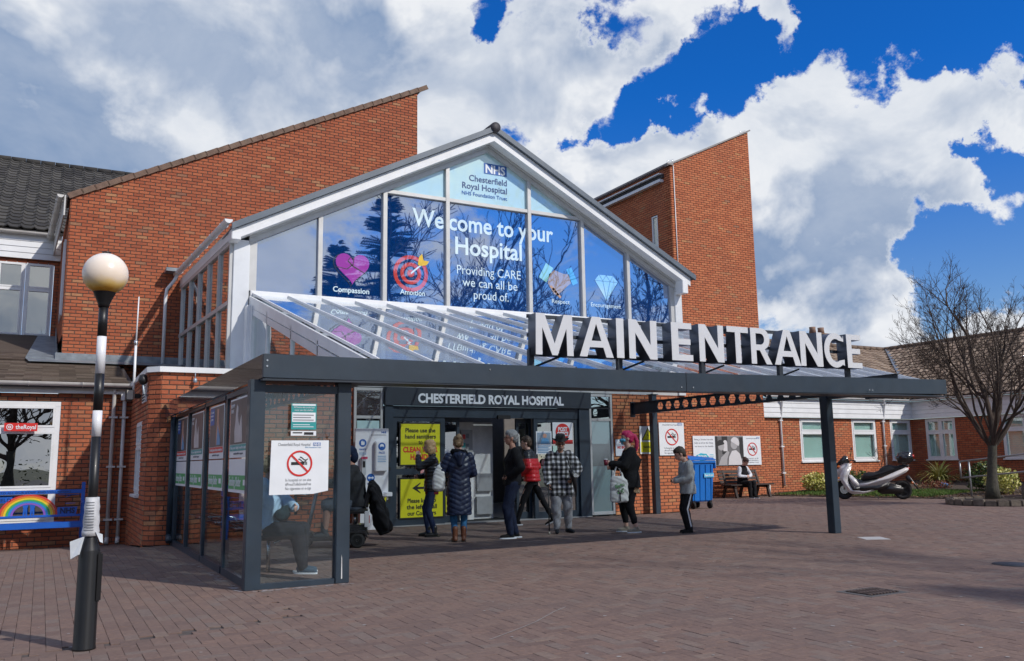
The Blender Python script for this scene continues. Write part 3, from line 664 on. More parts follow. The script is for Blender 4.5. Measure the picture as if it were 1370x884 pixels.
# ------------------------------------------------------------------ ground floor wing, far left
G = thing('lean_to_wing', 'single storey brick wing with a low brown tiled lean to roof and large window', 'building', (0, 18.5, -.2))
brickwork(G, (-7, 18.5), 0, [(0, -.22), (8.5, -.22), (8.5, 2.66), (0, 2.66)], holes=[(6.0 - 1.6, 7.26, .22, 2.52)], m=BRICK_SHADE)
MB().box(-2.6, .25, 19.2, 19.25, .2, 2.5).build('dim_room_wall', DARKIN, G)
w1 = window(G, -2.6, .26, .22, 2.50, 18.5, frame=UPVC, glass=glassmat('left_window_glass', (.12, .14, .14), 1.0, 1.6, base=.36), transoms=(.86, 1.98), mullions=(-1.15,), sash=.035, sill=True, fw=.09)
MB().box(-7, 1.48, 18.34, 18.44, 2.665, 2.80).build('fascia_board', UPVCOLD, G)
gutter(G, (-7, 18.24, 2.86), (1.46, 18.24, 2.86), .075)
rs = math.atan(.22)
tiled_roof(G, (-7, 18.22, 2.86), (1, 0, 0), (0, math.cos(rs), math.sin(rs)), [(0, 0), (8.5, 0), (8.5, 3.38), (7.1, 3.4), (7.1, 7.0), (0, 7.0)][:4] + [(0, 3.4)], .30, .34, flatprof, .028, TILEB, gauge=.62, nobj=260)
G2 = MB(); G2.prism([(-7, 21.5, 3.59), (.24, 21.5, 3.59), (.14, 25, 4.61), (-7, 25, 4.61)], (0, 0, .03)); G2.build('upper_roof_slope', TILEB.copy(), G)
rs = math.atan(.27)
tiled_roof(G, (-7, 21.48, 3.61), (1, 0, 0), (0, math.cos(rs), math.sin(rs)), [(0, 0), (7.1, 0), (7.05, 3.6), (0, 3.6)], .30, .34, flatprof, .028, TILEB, gauge=.62, nobj=40)
brickwork(G, (1.5, 18.5), -PI / 2, [(0, -.22), (.001, -.22), (.001, 2.6), (0, 2.6)], m=BRICK_SHADE, nobj=0)
st = MB().box(-.27, .27, -.003, .003, -.075, .075).build('window_sticker', PRINTR, None); st.parent = G
st.location = Vector((-.38, 18.40, 2.02)) - rootloc(G); st['label'] = 'red theRoyal sticker in the window'
text('theRoyal', .11, (-.30, 18.392, 1.985), PRINTW, G, bold=.002, width=.33)
flat('at_symbol_ring', [circ(0, 0, .055, 24), circ(0, 0, .043, 24)], (-.56, 18.392, 2.02), PRINTW, G); flat('at_symbol_loop', [circ(0, 0, .026, 16), circ(0, 0, .012, 16)], (-.56, 18.391, 2.02), PRINTW, G)
for i, (x, top, bot) in enumerate(((1.17, 2.72, -.19), (1.36, 2.55, -.19))):
    p = thing('downpipe', ['white downpipe below the gutter outlet on the left wing wall', 'white downpipe in the corner beside the brick porch'][i], 'pipe', (x, 18.4, bot), group='white downpipes in the left corner')
    b = MB().tube([(x, 18.42, bot + .04), (x, 18.42, top - .12), (x + .0, 18.36, top - .02), (x, 18.30, top + .05)] if i == 0 else [(x, 18.42, bot + .04), (x, 18.42, top)], .036, 10).build('pipe', UPVCOLD, p)
    MB().tube([(x, 18.42, bot + .12), (x - .01, 18.37, bot + .01)], .040, 10).build('shoe', UPVCOLD, p)
    if i == 1: MB().box(x - .07, x + .07, 18.33, 18.47, top, top + .12).build('hopper', UPVC, p)
    for z in (.25, 1.25, 2.2): MB().box(x - .075, x + .075, 18.37, 18.485, z, z + .035).build('pipe_clip', UPVCOLD, p)

# ------------------------------------------------------------------ brick porch block
P = thing('porch_block', 'low red brick block with rounded corner left of the smoking shelter', 'building', (3, 15.2, 0))
brickwork(P, (1.66, 15.15), 0, [(0, 0), (3.14, 0), (3.14, 2.80), (0, 2.80)], m=BRICK_SHADE)
brickwork(P, (1.5, 18.5), -PI / 2, [(0, -.22), (3.19, -.0), (3.19, 2.80), (0, 2.80)], holes=[(1.30, 2.25, .78, 2.06)], m=BRICK_SHADE, nobj=300, phase=.05)
brickwork(P, (1.502, 15.312), -PI / 4, [(0, 0), (.226, 0), (.226, 2.80), (0, 2.80)], m=BRICK_SHADE, nobj=0)
brickwork(P, (4.8, 15.17), PI / 2, [(0, 0), (1.33, 0), (1.33, 2.80), (0, 2.80)], m=BRICK_SHADE, nobj=60)
window(P, 1.30, 2.25, .78, 2.06, 0, ux=(0, -1, 0), o=(1.5, 18.5), transoms=(1.62,), mullions=(1.78,), fw=.05, blind=DARKIN)
b = MB(); b.prism([(1.44, 18.5, 2.80), (1.44, 15.28, 2.80), (1.62, 15.09, 2.80), (4.84, 15.09, 2.80), (4.84, 16.5, 2.80), (1.9, 16.5, 2.8), (1.9, 18.5, 2.8)], (0, 0, .09)); b.build('roof_edge', UPVC, P)
# wall fittings on the corner
f = thing('floodlight', 'grey square floodlight high on the corner of the brick porch', 'lamp', (1.4, 16.9, 2.5))
b = MB(); b.box(1.24, 1.36, 16.55, 16.85, 2.42, 2.62); b.box(1.36, 1.49, 16.62, 16.78, 2.47, 2.55); b.build('lamp_body', BLACK, f, bevel=.015)
MB().box(1.25, 1.35, 16.535, 16.55, 2.44, 2.60).build('lens', mat('dusty_lamp_glass', (.45, .42, .36), .3, dirt=.3), f)
v = thing('vent_grille', 'white louvred vent grille on the porch side wall', 'vent', (1.47, 16.0, 2.4))
MB().box(1.465, 1.495, 15.62, 16.14, 2.34, 2.66).build('plate', UPVC, v)
for i in range(2):
    for k in range(6): MB().prism([(1.462, 15.67 + i * .24, 2.365 + k * .048), (1.462, 15.86 + i * .24, 2.365 + k * .048), (1.455, 15.86 + i * .24, 2.39 + k * .048), (1.455, 15.67 + i * .24, 2.39 + k * .048)], (.006, 0, 0)).build('louvre', DARKIN, v)
c = thing('security_camera', 'small grey dome security camera on a bracket at the porch corner', 'camera', (1.36, 15.5, 2.7))
b = MB(); b.tube([(1.5, 15.42, 2.42), (1.42, 15.42, 2.46), (1.40, 15.42, 2.66)], .018, 8); b.build('bracket', mat('galvanised_bracket', (.30, .36, .42), .4, .4), c)
MB().lathe([(.02, .12), (.06, .10), (.075, .02), (.07, 0), (.05, -.04), (.01, -.06)], (1.40, 15.42, 2.66), 16).build('dome', BLACK, c)
a = thing('antenna_pole', 'thin white aerial pole with a pale whip above the porch side wall', 'aerial', (1.3, 15.8, 2.4))
MB().tube([(1.36, 16.6, 2.45), (1.36, 16.6, 3.42)], .022, 10).build('pole', UPVC, a); MB().tube([(1.36, 16.6, 3.42), (1.36, 16.6, 3.5)], .034, 10).build('collar', CHROME, a)
MB().tube([(1.36, 16.6, 3.48), (1.37, 16.6, 4.3)], [.014, .010], 8).build('whip', UPVC, a)
h = thing('hanging_bell', 'small grey bell shaped wall light under the white porch roof edge', 'lamp', (2.15, 15.08, 2.6))
MB().tube([(2.17, 15.07, 2.80), (2.17, 15.06, 2.70)], .008, 6).lathe([(.012, .05), (.03, .03), (.036, -.02), (.02, -.03)], (2.17, 15.06, 2.66), 12).build('bell', mat('galvanised_bracket', (.3, .36, .42), .4), h)
dp = thing('downpipe', 'dark blue downpipe between the brick porch and the smoking shelter', 'pipe', (1.85, 15.06, 0))
MB().tube([(1.86, 15.05, .12), (1.86, 15.05, 2.06)], .045, 12).build('pipe', STEEL, dp); MB().tube([(1.86, 15.05, .16), (1.86, 14.98, .06)], .052, 12).build('shoe', STEEL, dp)

# ------------------------------------------------------------------ right brick tower
T = thing('brick_tower', 'tall sunlit red brick tower behind the main entrance sign', 'tower', (19.8, 21.7, 0))
brickwork(T, (17.95, 21.7), 0, [(0, 0), (3.62, 0), (3.62, 12.80), (0, 11.02)], depth=.3)
brickwork(T, (17.95, 26.4), -PI / 2, [(0, 6.0), (4.7, 6.0), (4.7, 11.0), (0, 11.0)], holes=[(3.62, 3.95, 7.6, 9.48)], nobj=120)
brickwork(T, (21.57, 21.72), PI / 2, [(0, 0), (3, 0), (3, 12.75), (0, 12.75)], nobj=0)
MB().prism([(18.2, 22.05, 0), (21.5, 22.05, 0), (21.5, 22.05, 12.6), (18.2, 22.05, 10.95)], (0, 4.0, 0)).build('core_wall', MORTAR, T)
b = MB(); b.obox((17.8, 21.72, 10.98), (21.66, 21.72, 12.88), .16, .05); b.build('coping', mat('grey_coping', (.30, .28, .27), .8, dirt=.3), T)
MB().box(17.80, 18.05, 21.62, 26.4, 11.0, 11.06).build('parapet_coping', mat('grey_coping', (.3, .28, .27), .8), T)
MB().box(17.78, 17.94, 22.05, 26.4, 10.52, 10.62).build('fascia_board', UPVC, T); MB().box(17.86, 17.94, 22.0, 26.4, 10.66, 10.78).build('soffit_gap', DARKIN, T)
MB().box(17.76, 17.94, 22.05, 26.4, 10.78, 10.82).build('gutter', UPVC, T)
window(T, 3.62, 3.95, 7.6, 9.48, 0, frame=UPVC, glass=GLASSW, ux=(0, -1, 0), o=(17.95, 26.4), sill=False, fw=.05, sash=0, blind=WALLIN)
MB().tube([(18.08, 21.67, 11.0), (18.10, 21.67, 6.0)], .016, 6).build('conduit', UPVC, T)
spk = MB()
for i in range(26): spk.tube([(17.85 + i * .02 + (i > 12) * 3.1, 21.72, 11.05 + (i > 12) * 1.62 + (i % 13) * .008), (17.83 + i * .024 + (i > 12) * 3.05, 21.7, 11.15 + (i > 12) * 1.62 + (i % 13) * .008)], .003, 3)
spk.build('bird_spikes', CHROME, T)

# ------------------------------------------------------------------ right wing
Wg = thing('ward_wing', 'single storey sunlit brick wing with white cladding band and four windows', 'building', (25.5, 21.85, 0))
WINX = ((23.40, 24.76), (26.05, 27.34), (28.10, 29.22))
Rx = 21.85 / 22.3
WINX = ((23.86 * Rx, 25.24 * Rx), (26.56 * Rx, 27.88 * Rx), (28.70 * Rx, 29.90 * Rx))
z0w, z1w = 1.10, 2.60
brickwork(Wg, (21.57, 21.85), 0, [(0, 0), (7.83, 0), (7.83, 2.62), (0, 2.62)], holes=[(a - 21.57, b_ - 21.57, z0w, z1w) for a, b_ in WINX])
BLIND = mat('pale_teal_blind', (.50, .66, .63), .7, var=.05, vscale=2)
for a, b_ in WINX: window(Wg, a, b_, z0w, z1w, 21.85, transoms=(2.13,), sash=.045, fw=.08, blind=BLIND)
brickwork(Wg, (29.4, 21.85), -PI / 2, [(0, 0), (10.5, 0), (10.5, 2.62), (0, 2.62)], holes=[(.57, 1.79, 1.10, 2.60), (3.55, 4.4, 1.10, 2.60)], m=BRICK_SHADE)  # wall facing away from the sun: its shade is put into the darker brick
window(Wg, .57, 1.79, 1.10, 2.60, 0, ux=(0, -1, 0), o=(29.4, 21.85), transoms=(2.10,), mullions=(1.18,), fw=.07, blind=BLIND)
window(Wg, 3.55, 4.4, 1.10, 2.60, 0, ux=(0, -1, 0), o=(29.4, 21.85), transoms=(2.10,), fw=.07, blind=BLIND)
for k in range(4):
    z = 2.63 + k * .165
    MB().prism([(21.60, 21.72, z), (29.32, 21.72, z), (29.32, 21.735, z + .16), (21.60, 21.735, z + .16)], (0, .10, 0)).build('cladding_board', UPVC, Wg)
    MB().prism([(29.27, 21.75, z), (29.27, 11.3, z), (29.285, 11.3, z + .16), (29.285, 21.75, z + .16)], (.1, 0, 0)).build('cladding_board', UPVC, Wg)
gutter(Wg, (21.60, 21.62, 3.36), (29.2, 21.62, 3.36), .065, UPVC, rings=False); gutter(Wg, (29.14, 21.6, 3.36), (29.14, 11.3, 3.36), .065, UPVC, rings=False)
rs = math.atan(.55)
tiled_roof(Wg, (21.6, 21.55, 3.38), (1, 0, 0), (0, math.cos(rs), math.sin(rs)), [(0, 0), (7.5, 0), (12.4, 5.6), (0, 5.6)], .30, .36, boldprof, .034, TILER, gauge=.85, nobj=90)
tiled_roof(Wg, (29.08, 21.6, 3.38), (0, -1, 0), (math.cos(rs), 0, math.sin(rs)), [(0, 0), (13.0, 0), (13.0, 5.6), (-4.9, 5.6)], .30, .36, boldprof, .034, TILER, gauge=.85, nobj=300)
MB().obox((29.15, 21.6, 3.47), (33.95, 26.2, 6.1), .16, .03).build('valley_lead', LEAD, Wg)
b = MB()
for k in range(45): b.tube([(33.98, 8.0 + k * .42, 6.12), (33.98, 8.41 + k * .42, 6.125)], .10, 8)
for k in range(30): b.tube([(21.6 + k * .42, 26.4, 6.12), (22.01 + k * .42, 26.4, 6.125)], .10, 8)
b.build('ridge_tiles', TILER, Wg)
ch = thing('chimney', 'brown brick chimney with two pots beyond the letter N of the sign', 'chimney', (31.5, 28, 5))
MB().box(31.0, 32.1, 27.7, 28.3, 5, 6.93).build('stack', mat('brown_chimney_brick', (.20, .12, .08), .9, var=.4, vscale=9), ch)
for x in (31.2, 31.75): MB().lathe([(.17, 0), (.14, .2), (.15, .30), (.12, .30)], (x, 28, 6.93), 12).build('chimney_pot', mat('clay_pot', (.24, .15, .11), .8), ch)
for i, (x, zb) in enumerate(((23.0 * Rx, .28), (27.55, .30))):
    x = [22.88 * Rx, 28.25 * Rx][i]
    p = thing('downpipe', ['white downpipe on the sunlit wing nearest the tower', 'white downpipe between the second and third wing windows'][i], 'pipe', (x, 21.8, zb), group='white downpipes on the ward wing')
    MB().tube([(x - .12, 21.62, 3.34), (x - .06, 21.62, 3.26), (x, 21.66, 3.16), (x, 21.76, 2.6), (x, 21.79, 2.5), (x, 21.79, zb)], .036, 10).build('pipe', UPVC, p)
    for z in (.7, 1.6, 2.5): MB().box(x - .07, x + .07, 21.75, 21.84, z, z + .04).build('pipe_clip', UPVC, p)
# ------------------------------------------------------------------ main entrance building
E_ = thing('entrance_building', 'glazed gable entrance hall with blue window film and white bargeboards', 'building', (8.4, 16.5, 0))
YG = 16.5
FILM = filmmat('blue_window_film', (.003, .045, .20), .47)
FROST = filmmat('pale_frosted_film', (.50, .72, .76), .16)
LOWGL = glassmat('lower_gable_glass', (.45, .58, .66), 1.0, 1.6, base=.35)
def ztop(x): return 5.56 + (x - 3.34) * (8.21 - 5.56) / (8.43 - 3.34) if x < 8.43 else 8.21 - (x - 8.43) * (8.21 - 5.56) / (13.51 - 8.43)
brickwork(E_, (11.62, YG), 0, [(0, 0), (2.18, 0), (2.18, 2.82), (0, 2.82)], m=BRICK, nobj=300)
brickwork(E_, (13.80, YG + .02), PI / 2, [(0, 0), (5.2, 0), (5.2, 5.6), (0, 5.6)], nobj=0)
brickwork(E_, (4.75, YG), 0, [(0, 0), (.62, 0), (.62, 2.8), (0, 2.8)], m=BRICK_SHADE, nobj=0)
# glazing of the gable
MX = [4.64, 6.0, 7.43, 9.47, 10.90, 12.20]
xs = [3.34] + MX + [13.52]
def pane(x0, x1, z0, zf, m, y=YG + .03, name='pane'):
    pts = [(x0, z0), (x1, z0), (x1, zf(x1))]
    if x0 < 8.43 < x1 and zf(8.43) > max(zf(x0), zf(x1)): pts.append((8.43, zf(8.43)))
    pts.append((x0, zf(x0))); return MB().prism([(x, y, z) for x, z in pts], (0, .012, 0)).build(name, m, E_)
hw = .045
for i in range(len(xs) - 1):
    a, b_ = xs[i] + hw, xs[i + 1] - hw
    if xs[i] >= 6.0 and xs[i + 1] <= 10.95:
        pane(a, b_, 4.55, lambda x: 6.86, FILM); pane(a, b_, 6.95, lambda x: ztop(x) - .06, FROST)
    else: pane(a, b_, 4.55, lambda x: ztop(x) - .06, FILM)
    pane(a, b_, 2.86, lambda x: 4.40, LOWGL, YG + .12)
for x in MX:
    MB().box(x - hw, x + hw, YG - .05, YG + .06, 4.54, ztop(x) - .03).build('mullion', ALU, E_, bevel=.005); MB().box(x - hw, x + hw, YG + .02, YG + .16, 2.84, 4.42).build('mullion', ALU, E_)
MB().box(6.045, 10.855, YG - .04, YG + .06, 6.865, 6.945).build('transom', ALU, E_, bevel=.004)
MB().box(3.30, 13.56, YG - .07, YG + .08, 4.42, 4.55).build('sill', UPVC, E_, bevel=.01)
MB().box(2.95, 13.75, YG - .02, YG + .20, 2.78, 2.86).build('lower_rail', ALU, E_)
def slope(name, m, y0, y1, off0, off1, xa=3.25, xb=13.60, xo=0):
    for s in (0, 1):
        p, q = (xa, 8.43) if s == 0 else (8.43, xb)
        def zt(x):
            return 5.56 + (x - 3.34) * .5206 if s == 0 else 8.21 - (x - 8.43) * .5217
        MB().prism([(p, y0, zt(p) + off0), (q, y0, zt(q) + off0), (q, y0, zt(q) + off1), (p, y0, zt(p) + off1)], (0, y1 - y0, 0)).build(name, m, E_)
slope('head_frame', ALU, YG - .06, YG + .08, -.06, .045)
slope('head_trim', ALU, YG - .10, YG + .08, .047, .13)
slope('bargeboard', UPVC, YG - .34, YG - .30, .10, .30, 2.93, 13.86)
slope('soffit', UPVC, YG - .30, YG, .10, .13, 2.98, 13.80)
CAPM = mat('slate_grey_roof_cap', (.10, .125, .155), .45, var=.12, vscale=3, dirt=.3, dirtcol=(.2, .22, .24))
slope('roof_covering', CAPM, YG - .38, YG + 5.3, .33, .36, 2.86, 13.98)
slope('verge_cap', CAPM, YG - .42, YG - .36, .305, .43, 2.86, 13.98)
b = MB()
for k in range(17): b.tube([(8.43, YG - .40 + k * .33, 8.60), (8.43, YG - .40 + k * .33 + .32, 8.605)], .115, 14)
b.build('ridge_tiles', mat('dark_ridge', (.04, .04, .045), .7), E_)
MB().lathe([(.02, -.03), (.11, -.02), (.118, .02), (.118, .06)], (8.43, YG - .43, 8.60), 20, axis='y').build('ridge_end_cap', mat('dark_ridge2', (.035, .033, .04), .6), E_)
for s, x in ((0, 2.95), (1, 13.68)): MB().box(x - .08, x + .09, YG - .352, YG - .02, [5.44, 5.28][s], [5.66, 5.62][s]).build('eaves_box', UPVC, E_, bevel=.01)
# corner posts
MB().box(2.97, 3.27, YG - .06, YG + .1, 2.86, 5.52).build('corner_post', ALUW, E_, bevel=.008); MB().box(13.58, 13.80, YG - .06, YG + .1, 2.78, 5.42).build('corner_post', ALUW, E_, bevel=.008)
MB().box(3.25, 3.41, YG - .03, YG + .07, 4.55, 5.56).build('jamb', ALU, E_); MB().box(13.47, 13.60, YG - .03, YG + .07, 4.55, 5.52).build('jamb', ALU, E_)
MB().box(13.55, 13.82, YG - .09, YG + .1, 5.36, 5.43).build('post_head', ALU, E_)
# glazed side facing left
def sidep(u, z): return (2.95 - .05 * u, YG + u, z)
ux_ = Vector((-.05, 1, 0)).normalized()
for i, u in enumerate([.02, .95, 1.9, 2.85, 3.8, 4.75]):
    MB().obox(sidep(u, 2.89), sidep(u, 5.46), .09, .09, up=(1, 0, 0)).build('side_mullion', ALU, E_)
for z in (2.92, 4.30, 5.46): MB().obox(sidep(0, z), sidep(4.9, z), .09, .08).build('side_transom', ALU, E_)
SG = glassmat('side_gable_glass', (.55, .62, .62), 1.0, 1.6, base=.38)
for i in range(5):
    for za, zb in ((2.96, 4.26), (4.34, 5.42)):
        u0, u1 = .05 + i * .95, .9 + i * .95; MB().prism([sidep(u0, za), sidep(u1, za), sidep(u1, zb), sidep(u0, zb)], (.012, 0, 0)).build('side_pane', SG, E_)
MB().prism([(2.90, YG - .3, 5.50), (2.66, YG + 5.0, 5.50), (2.66, YG + 5.0, 5.70), (2.90, YG - .3, 5.70)], (.03, 0, 0)).build('side_fascia', UPVC, E_)
gutter(E_, (2.80, YG - .40, 5.80), (2.56, YG + 4.9, 5.80), .075, UPVC)
b = MB(); b.tube([(2.56, YG + 4.75, 5.74), (2.50, YG + 4.8, 5.6), (2.36, YG + 4.86, 5.4), (2.34, YG + 4.86, 5.2), (2.34, YG + 4.86, 3.6)], .04, 10); b.build('side_downpipe', UPVC, E_)
MB().box(2.30, 2.62, 21.1, 21.46, 5.80, 5.88).build('lead_tray', LEAD, E_)
# interior seen through the doors
b = MB(); b.box(5.0, 13.6, 16.9, 24, -.03, -.004); b.build('hall_floor', mat('dark_hall_floor', (.12, .115, .11), .3, spec=.6), E_)
b = MB(); b.box(5.0, 13.6, 23.9, 24, 0, 2.8); b.box(5.0, 5.1, 17, 24, 0, 2.8); b.box(13.5, 13.6, 17, 24, 0, 2.8); b.build('hall_walls', mat('hall_wall', (.16, .15, .145), .8), E_)
MB().box(2.95, 13.78, 18.9, 21.4, 2.79, 2.84).build('hall_ceiling', WALLIN, E_)
MB().prism([(3.0, 19.0, 2.86), (13.7, 19.0, 2.86), (13.7, 19.0, 5.5), (8.43, 19.0, 8.2), (3.0, 19.0, 5.3)], (0, .1, 0)).build('upper_back_wall', mat('upper_hall_wall', (.30, .30, .32), .8), E_)
b = MB(); b.box(7.95, 8.32, 17.12, 17.18, 0.02, 2.12); b.build('inner_panel', mat('inner_wall_panel', (.72, .71, .69), .7), E_)
b = MB(); b.box(8.32, 8.86, 17.25, 17.30, 0.02, 2.12); b.build('inner_partition', mat('inner_wall_panel2', (.62, .62, .62), .5), E_)
MB().box(8.34, 8.38, 17.16, 17.24, .5, 1.15).build('inner_handrail', CHROME, E_)
MB().box(8.42, 8.80, 17.17, 17.24, .62, 1.0).build('vending_tray', mat('inner_metal', (.40, .41, .42), .35, .4), E_); MB().box(8.42, 8.80, 17.17, 17.24, .12, .5).build('vending_base', mat('inner_metal', (.40, .41, .42), .35, .4), E_)
n_ = MB().box(8.0, 8.28, 17.08, 17.11, 1.45, 1.95).build('notice_frame', WALLIN, E_); MB().box(8.12, 8.28, 17.05, 17.11, 1.12, 1.32).build('green_dispenser', mat('dark_green_plastic', (.01, .10, .05), .4), E_)
for i, (cx, cz, m_) in enumerate(((8.07, 1.8, PRINTR), (8.16, 1.82, PRINTGR), (8.16, 1.6, PRINTGR), (8.07, 1.62, PRINTT))): MB().box(cx - .035, cx + .035, 17.073, 17.078, cz - .05, cz + .05).build('notice_block', m_, E_)

# door screen
DS = thing('door_screen', 'slate blue automatic door screen with lettered fascia panel', 'doorway', (8.45, 16.4, 0))
MB().box(5.99, 10.93, 16.34, 16.46, 2.41, 2.78).build('fascia_panel', STEELD, DS, bevel=.004)
me = text('CHESTERFIELD ROYAL HOSPITAL', .26, (8.44, 16.335, 2.475), PRINTW, DS, bold=.010, width=3.50, extrude=.004)
MB().box(6.0, 6.17, 16.38, 16.55, 0, 2.405).build('door_post', STEEL, DS); MB().box(10.62, 10.90, 16.38, 16.55, 0, 2.405).build('door_post', STEEL, DS)
MB().box(6.17, 10.62, 16.42, 16.55, 2.18, 2.405).build('header', STEEL, DS); MB().box(6.3, 10.6, 16.40, 16.42, 2.35, 2.39).build('header_trim', STEELD, DS)
MB().box(8.55, 8.85, 16.36, 16.44, 2.16, 2.24).build('motion_sensor', BLACK, DS)
def leaf(x0, x1, mids=(1.08,), y=16.44, st=.10, base=.16, glass=GLASSD, top=2.18):
    o = bpy.data.objects.new('door_leaf', None); COL.objects.link(o); o.parent = DS; o.location = Vector((x0, y, 0)) - rootloc(DS)
    b = MB(); b.box(x0, x0 + st, y, y + .06, 0, top); b.box(x1 - st, x1, y, y + .06, 0, top); b.box(x0 + st, x1 - st, y + .001, y + .059, top - .09, top); b.box(x0 + st, x1 - st, y + .001, y + .059, 0, base)
    for z in mids: b.box(x0 + st, x1 - st, y + .001, y + .059, z - .06, z + .06)
    b.build('frame', STEEL, o); MB().box(x0 + st, x1 - st, y + .025, y + .035, base, top - .09).build('pane', glass, o); return o
leaf(6.17, 7.33, st=.10); leaf(9.47, 10.62, mids=(), st=.09)
leaf(7.36, 7.75, mids=(), y=16.62, st=.06); leaf(9.12, 9.50, mids=(), y=16.62, st=.06)
MB().box(6.05, 10.9, 16.36, 16.6, .002, .02).build('threshold', mat('pale_threshold', (.34, .33, .32), .6, .3), DS)
MB().box(7.75, 9.1, 16.62, 17.6, .004, .012).build('door_mat', mat('black_door_mat', (.02, .02, .02), .95, bump=.4), DS)
# side lights
for nm, xa, xb, lab in (('left', 5.37, 5.98, 'narrow grey framed side window left of the doors behind the hygiene board'), ('right', 10.94, 11.58, 'narrow tall frosted side window right of the doors')):
    s = thing('side_window', lab, 'window', (xa, 16.48, 0))
    f = .055; b = MB(); b.box(xa, xa + f, 16.44, 16.52, .03, 2.76); b.box(xb - f, xb, 16.44, 16.52, .03, 2.76)
    for z0, z1 in ((.03, .10), (2.14, 2.20), (2.70, 2.76)): b.box(xa + f, xb - f, 16.441, 16.519, z0, z1)
    b.build('frame', ALU, s, bevel=.004)
    FR = filmmat('frosted_side_glass', (.13, .22, .23), .22, rough=.10) if nm == 'left' else MATS['frosted_side_glass']
    MB().box(xa + f, xb - f, 16.475, 16.485, .10, 2.14).build('pane', FR if nm == 'right' else GLASSD, s); MB().box(xa + f, xb - f, 16.475, 16.485, 2.20, 2.70).build('pane', GLASSD, s)
    if nm == 'right': MB().box(xa + f, xb - f, 16.465, 16.473, 1.12, 1.62).build('tinted_band', filmmat('grey_band', (.045, .06, .065), .2, rough=.1), s); MB().box(xa + f, xb - f, 16.464, 16.474, 2.42, 2.45).build('blind_rail', PRINTK, s)
    else:
        MB().box(xa + f + .02, xb - f - .02, 16.46, 16.47, 1.62, 2.10).build('frosted_notice', mat('frosted_notice', (.42, .60, .60), .5), s)
    MB().box(xa, xb, 16.56, 16.6, 0, 2.8).build('blind', mat('dim_green_interior', (.10, .15, .15), .8), s)

# ------------------------------------------------------------------ posters on the doors and windows
def poster(name, label, x0, x1, z0, z1, y, m, th=.006, cat='sign'):
    p = thing(name, label, cat, ((x0 + x1) / 2, y, z0)); MB().box(x0, x1, y - th, y, z0, z1).build('board', m, p); return p
p = poster('poster', 'upper yellow poster on the door asking to clean your hands', 6.32, 7.24, 1.19, 2.07, 16.43, PRINTK); YB = 16.418
MB().box(6.35, 7.21, 16.42, 16.424, 1.22, 2.04).build('yellow_sheet', YELLOW, p)
for s, sz, z, m_, w_ in (('Please use the', .12, 1.87, PRINTK, .66), ('hand sanitisers', .12, 1.745, PRINTK, .68), ('to', .12, 1.63, PRINTK, .09), ('CLEAN YOUR', .15, 1.47, PRINTR, .76), ('HANDS', .15, 1.32, PRINTR, .44)):
    text(s, sz, (6.78, YB, z), m_, p, bold=.003 if m_ == PRINTK else .006, width=w_)
p = poster('poster', 'lower yellow poster on the door with a black left arrow', 6.32, 7.30, .14, .96, 16.43, PRINTK)
MB().box(6.35, 7.27, 16.42, 16.424, .17, .93).build('yellow_sheet', YELLOW, p)
for s, z, w_ in (('Please keep to', .46, .62), ('the left on all', .335, .66), ('our Corridors', .21, .62)): text(s, .12, (6.81, YB, z), PRINTK, p, bold=.003, width=w_)
flat('arrow', [[(-.24, 0), (-.06, .11), (-.06, .09), (-.13, .022), (.26, .022), (.26, -.022), (-.13, -.022), (-.06, -.09), (-.06, -.11)]], (6.84, YB, .75), PRINTK, p)
p = poster('notice', 'small pink notice strip between the two yellow posters', 6.78, 6.98, 1.03, 1.13, 16.425, mat('pink_paper', (.6, .25, .25), .6)); text('NOTICE', .03, (6.88, 16.417, 1.07), PRINTW, p)
p = poster('floor_wedge_sign', 'yellow triangular sticker low on the sliding door', 7.42, 7.62, .2, .23, 16.61, YELLOW); flat('triangle', [[(0, 0), (.22, 0), (0, .38)]], (7.42, 16.605, .2), YELLOW, p)
p = poster('notice', 'small white notice on the sliding door beside the navy coat', 7.40, 7.62, 1.28, 1.52, 16.61, PRINTW)
for k in range(3): MB().box(7.43, 7.59, 16.60, 16.604, 1.33 + k * .05, 1.345 + k * .05).build('text_line', PRINTGR, p)
p = poster('post_office_sign', 'white and red round POST OFFICE sign on the right door leaf', 9.94, 10.46, 1.62, 2.10, 16.43, PRINTW)
MB().box(9.94, 10.46, 16.418, 16.422, 1.62, 1.71).build('red_band', PRINTR, p); flat('disc', [circ(0, 0, .185, 40)], (10.20, 16.420, 1.89), PRINTR, p)
text('POST', .125, (10.20, 16.415, 1.905), PRINTW, p, bold=.005, width=.24); text('OFFICE', .125, (10.20, 16.415, 1.80), PRINTW, p, bold=.005, width=.30)
p = poster('poster', 'portrait poster of a smiling person in blue on the right door', 9.51, 9.91, 1.40, 1.90, 16.43, PRINTW)
MB().box(9.54, 9.88, 16.418, 16.422, 1.62, 1.87).build('photo_ground', mat('photo_blue_grey', (.25, .33, .42), .5), p)
flat('photo_head', [circ(0, 0, .05, 20)], (9.73, 16.414, 1.80), SKINP, p); flat('photo_body', [[(-.11, 0), (.12, 0), (.09, .09), (.03, .125), (-.04, .125), (-.09, .09)]], (9.73, 16.415, 1.63), PALEB, p)
for k in range(5): MB().box(9.55, 9.87 - .05 * (k % 2), 16.418, 16.422, 1.435 + k * .034, 1.450 + k * .034).build('text_line', PALEB, p)
p = poster('notice', 'small pale green notice under the POST OFFICE sign', 9.94, 10.12, 1.44, 1.58, 16.43, mat('pale_green_paper', (.5, .68, .6), .6))
p = poster('sticker', 'small round dark sticker on the right door glass', 9.63, 9.77, 1.18, 1.20, 16.43, GLASSD); flat('disc', [circ(0, 0, .085, 24)], (9.72, 16.422, 1.22), mat('dark_red_disc', (.10, .04, .05), .5), p)
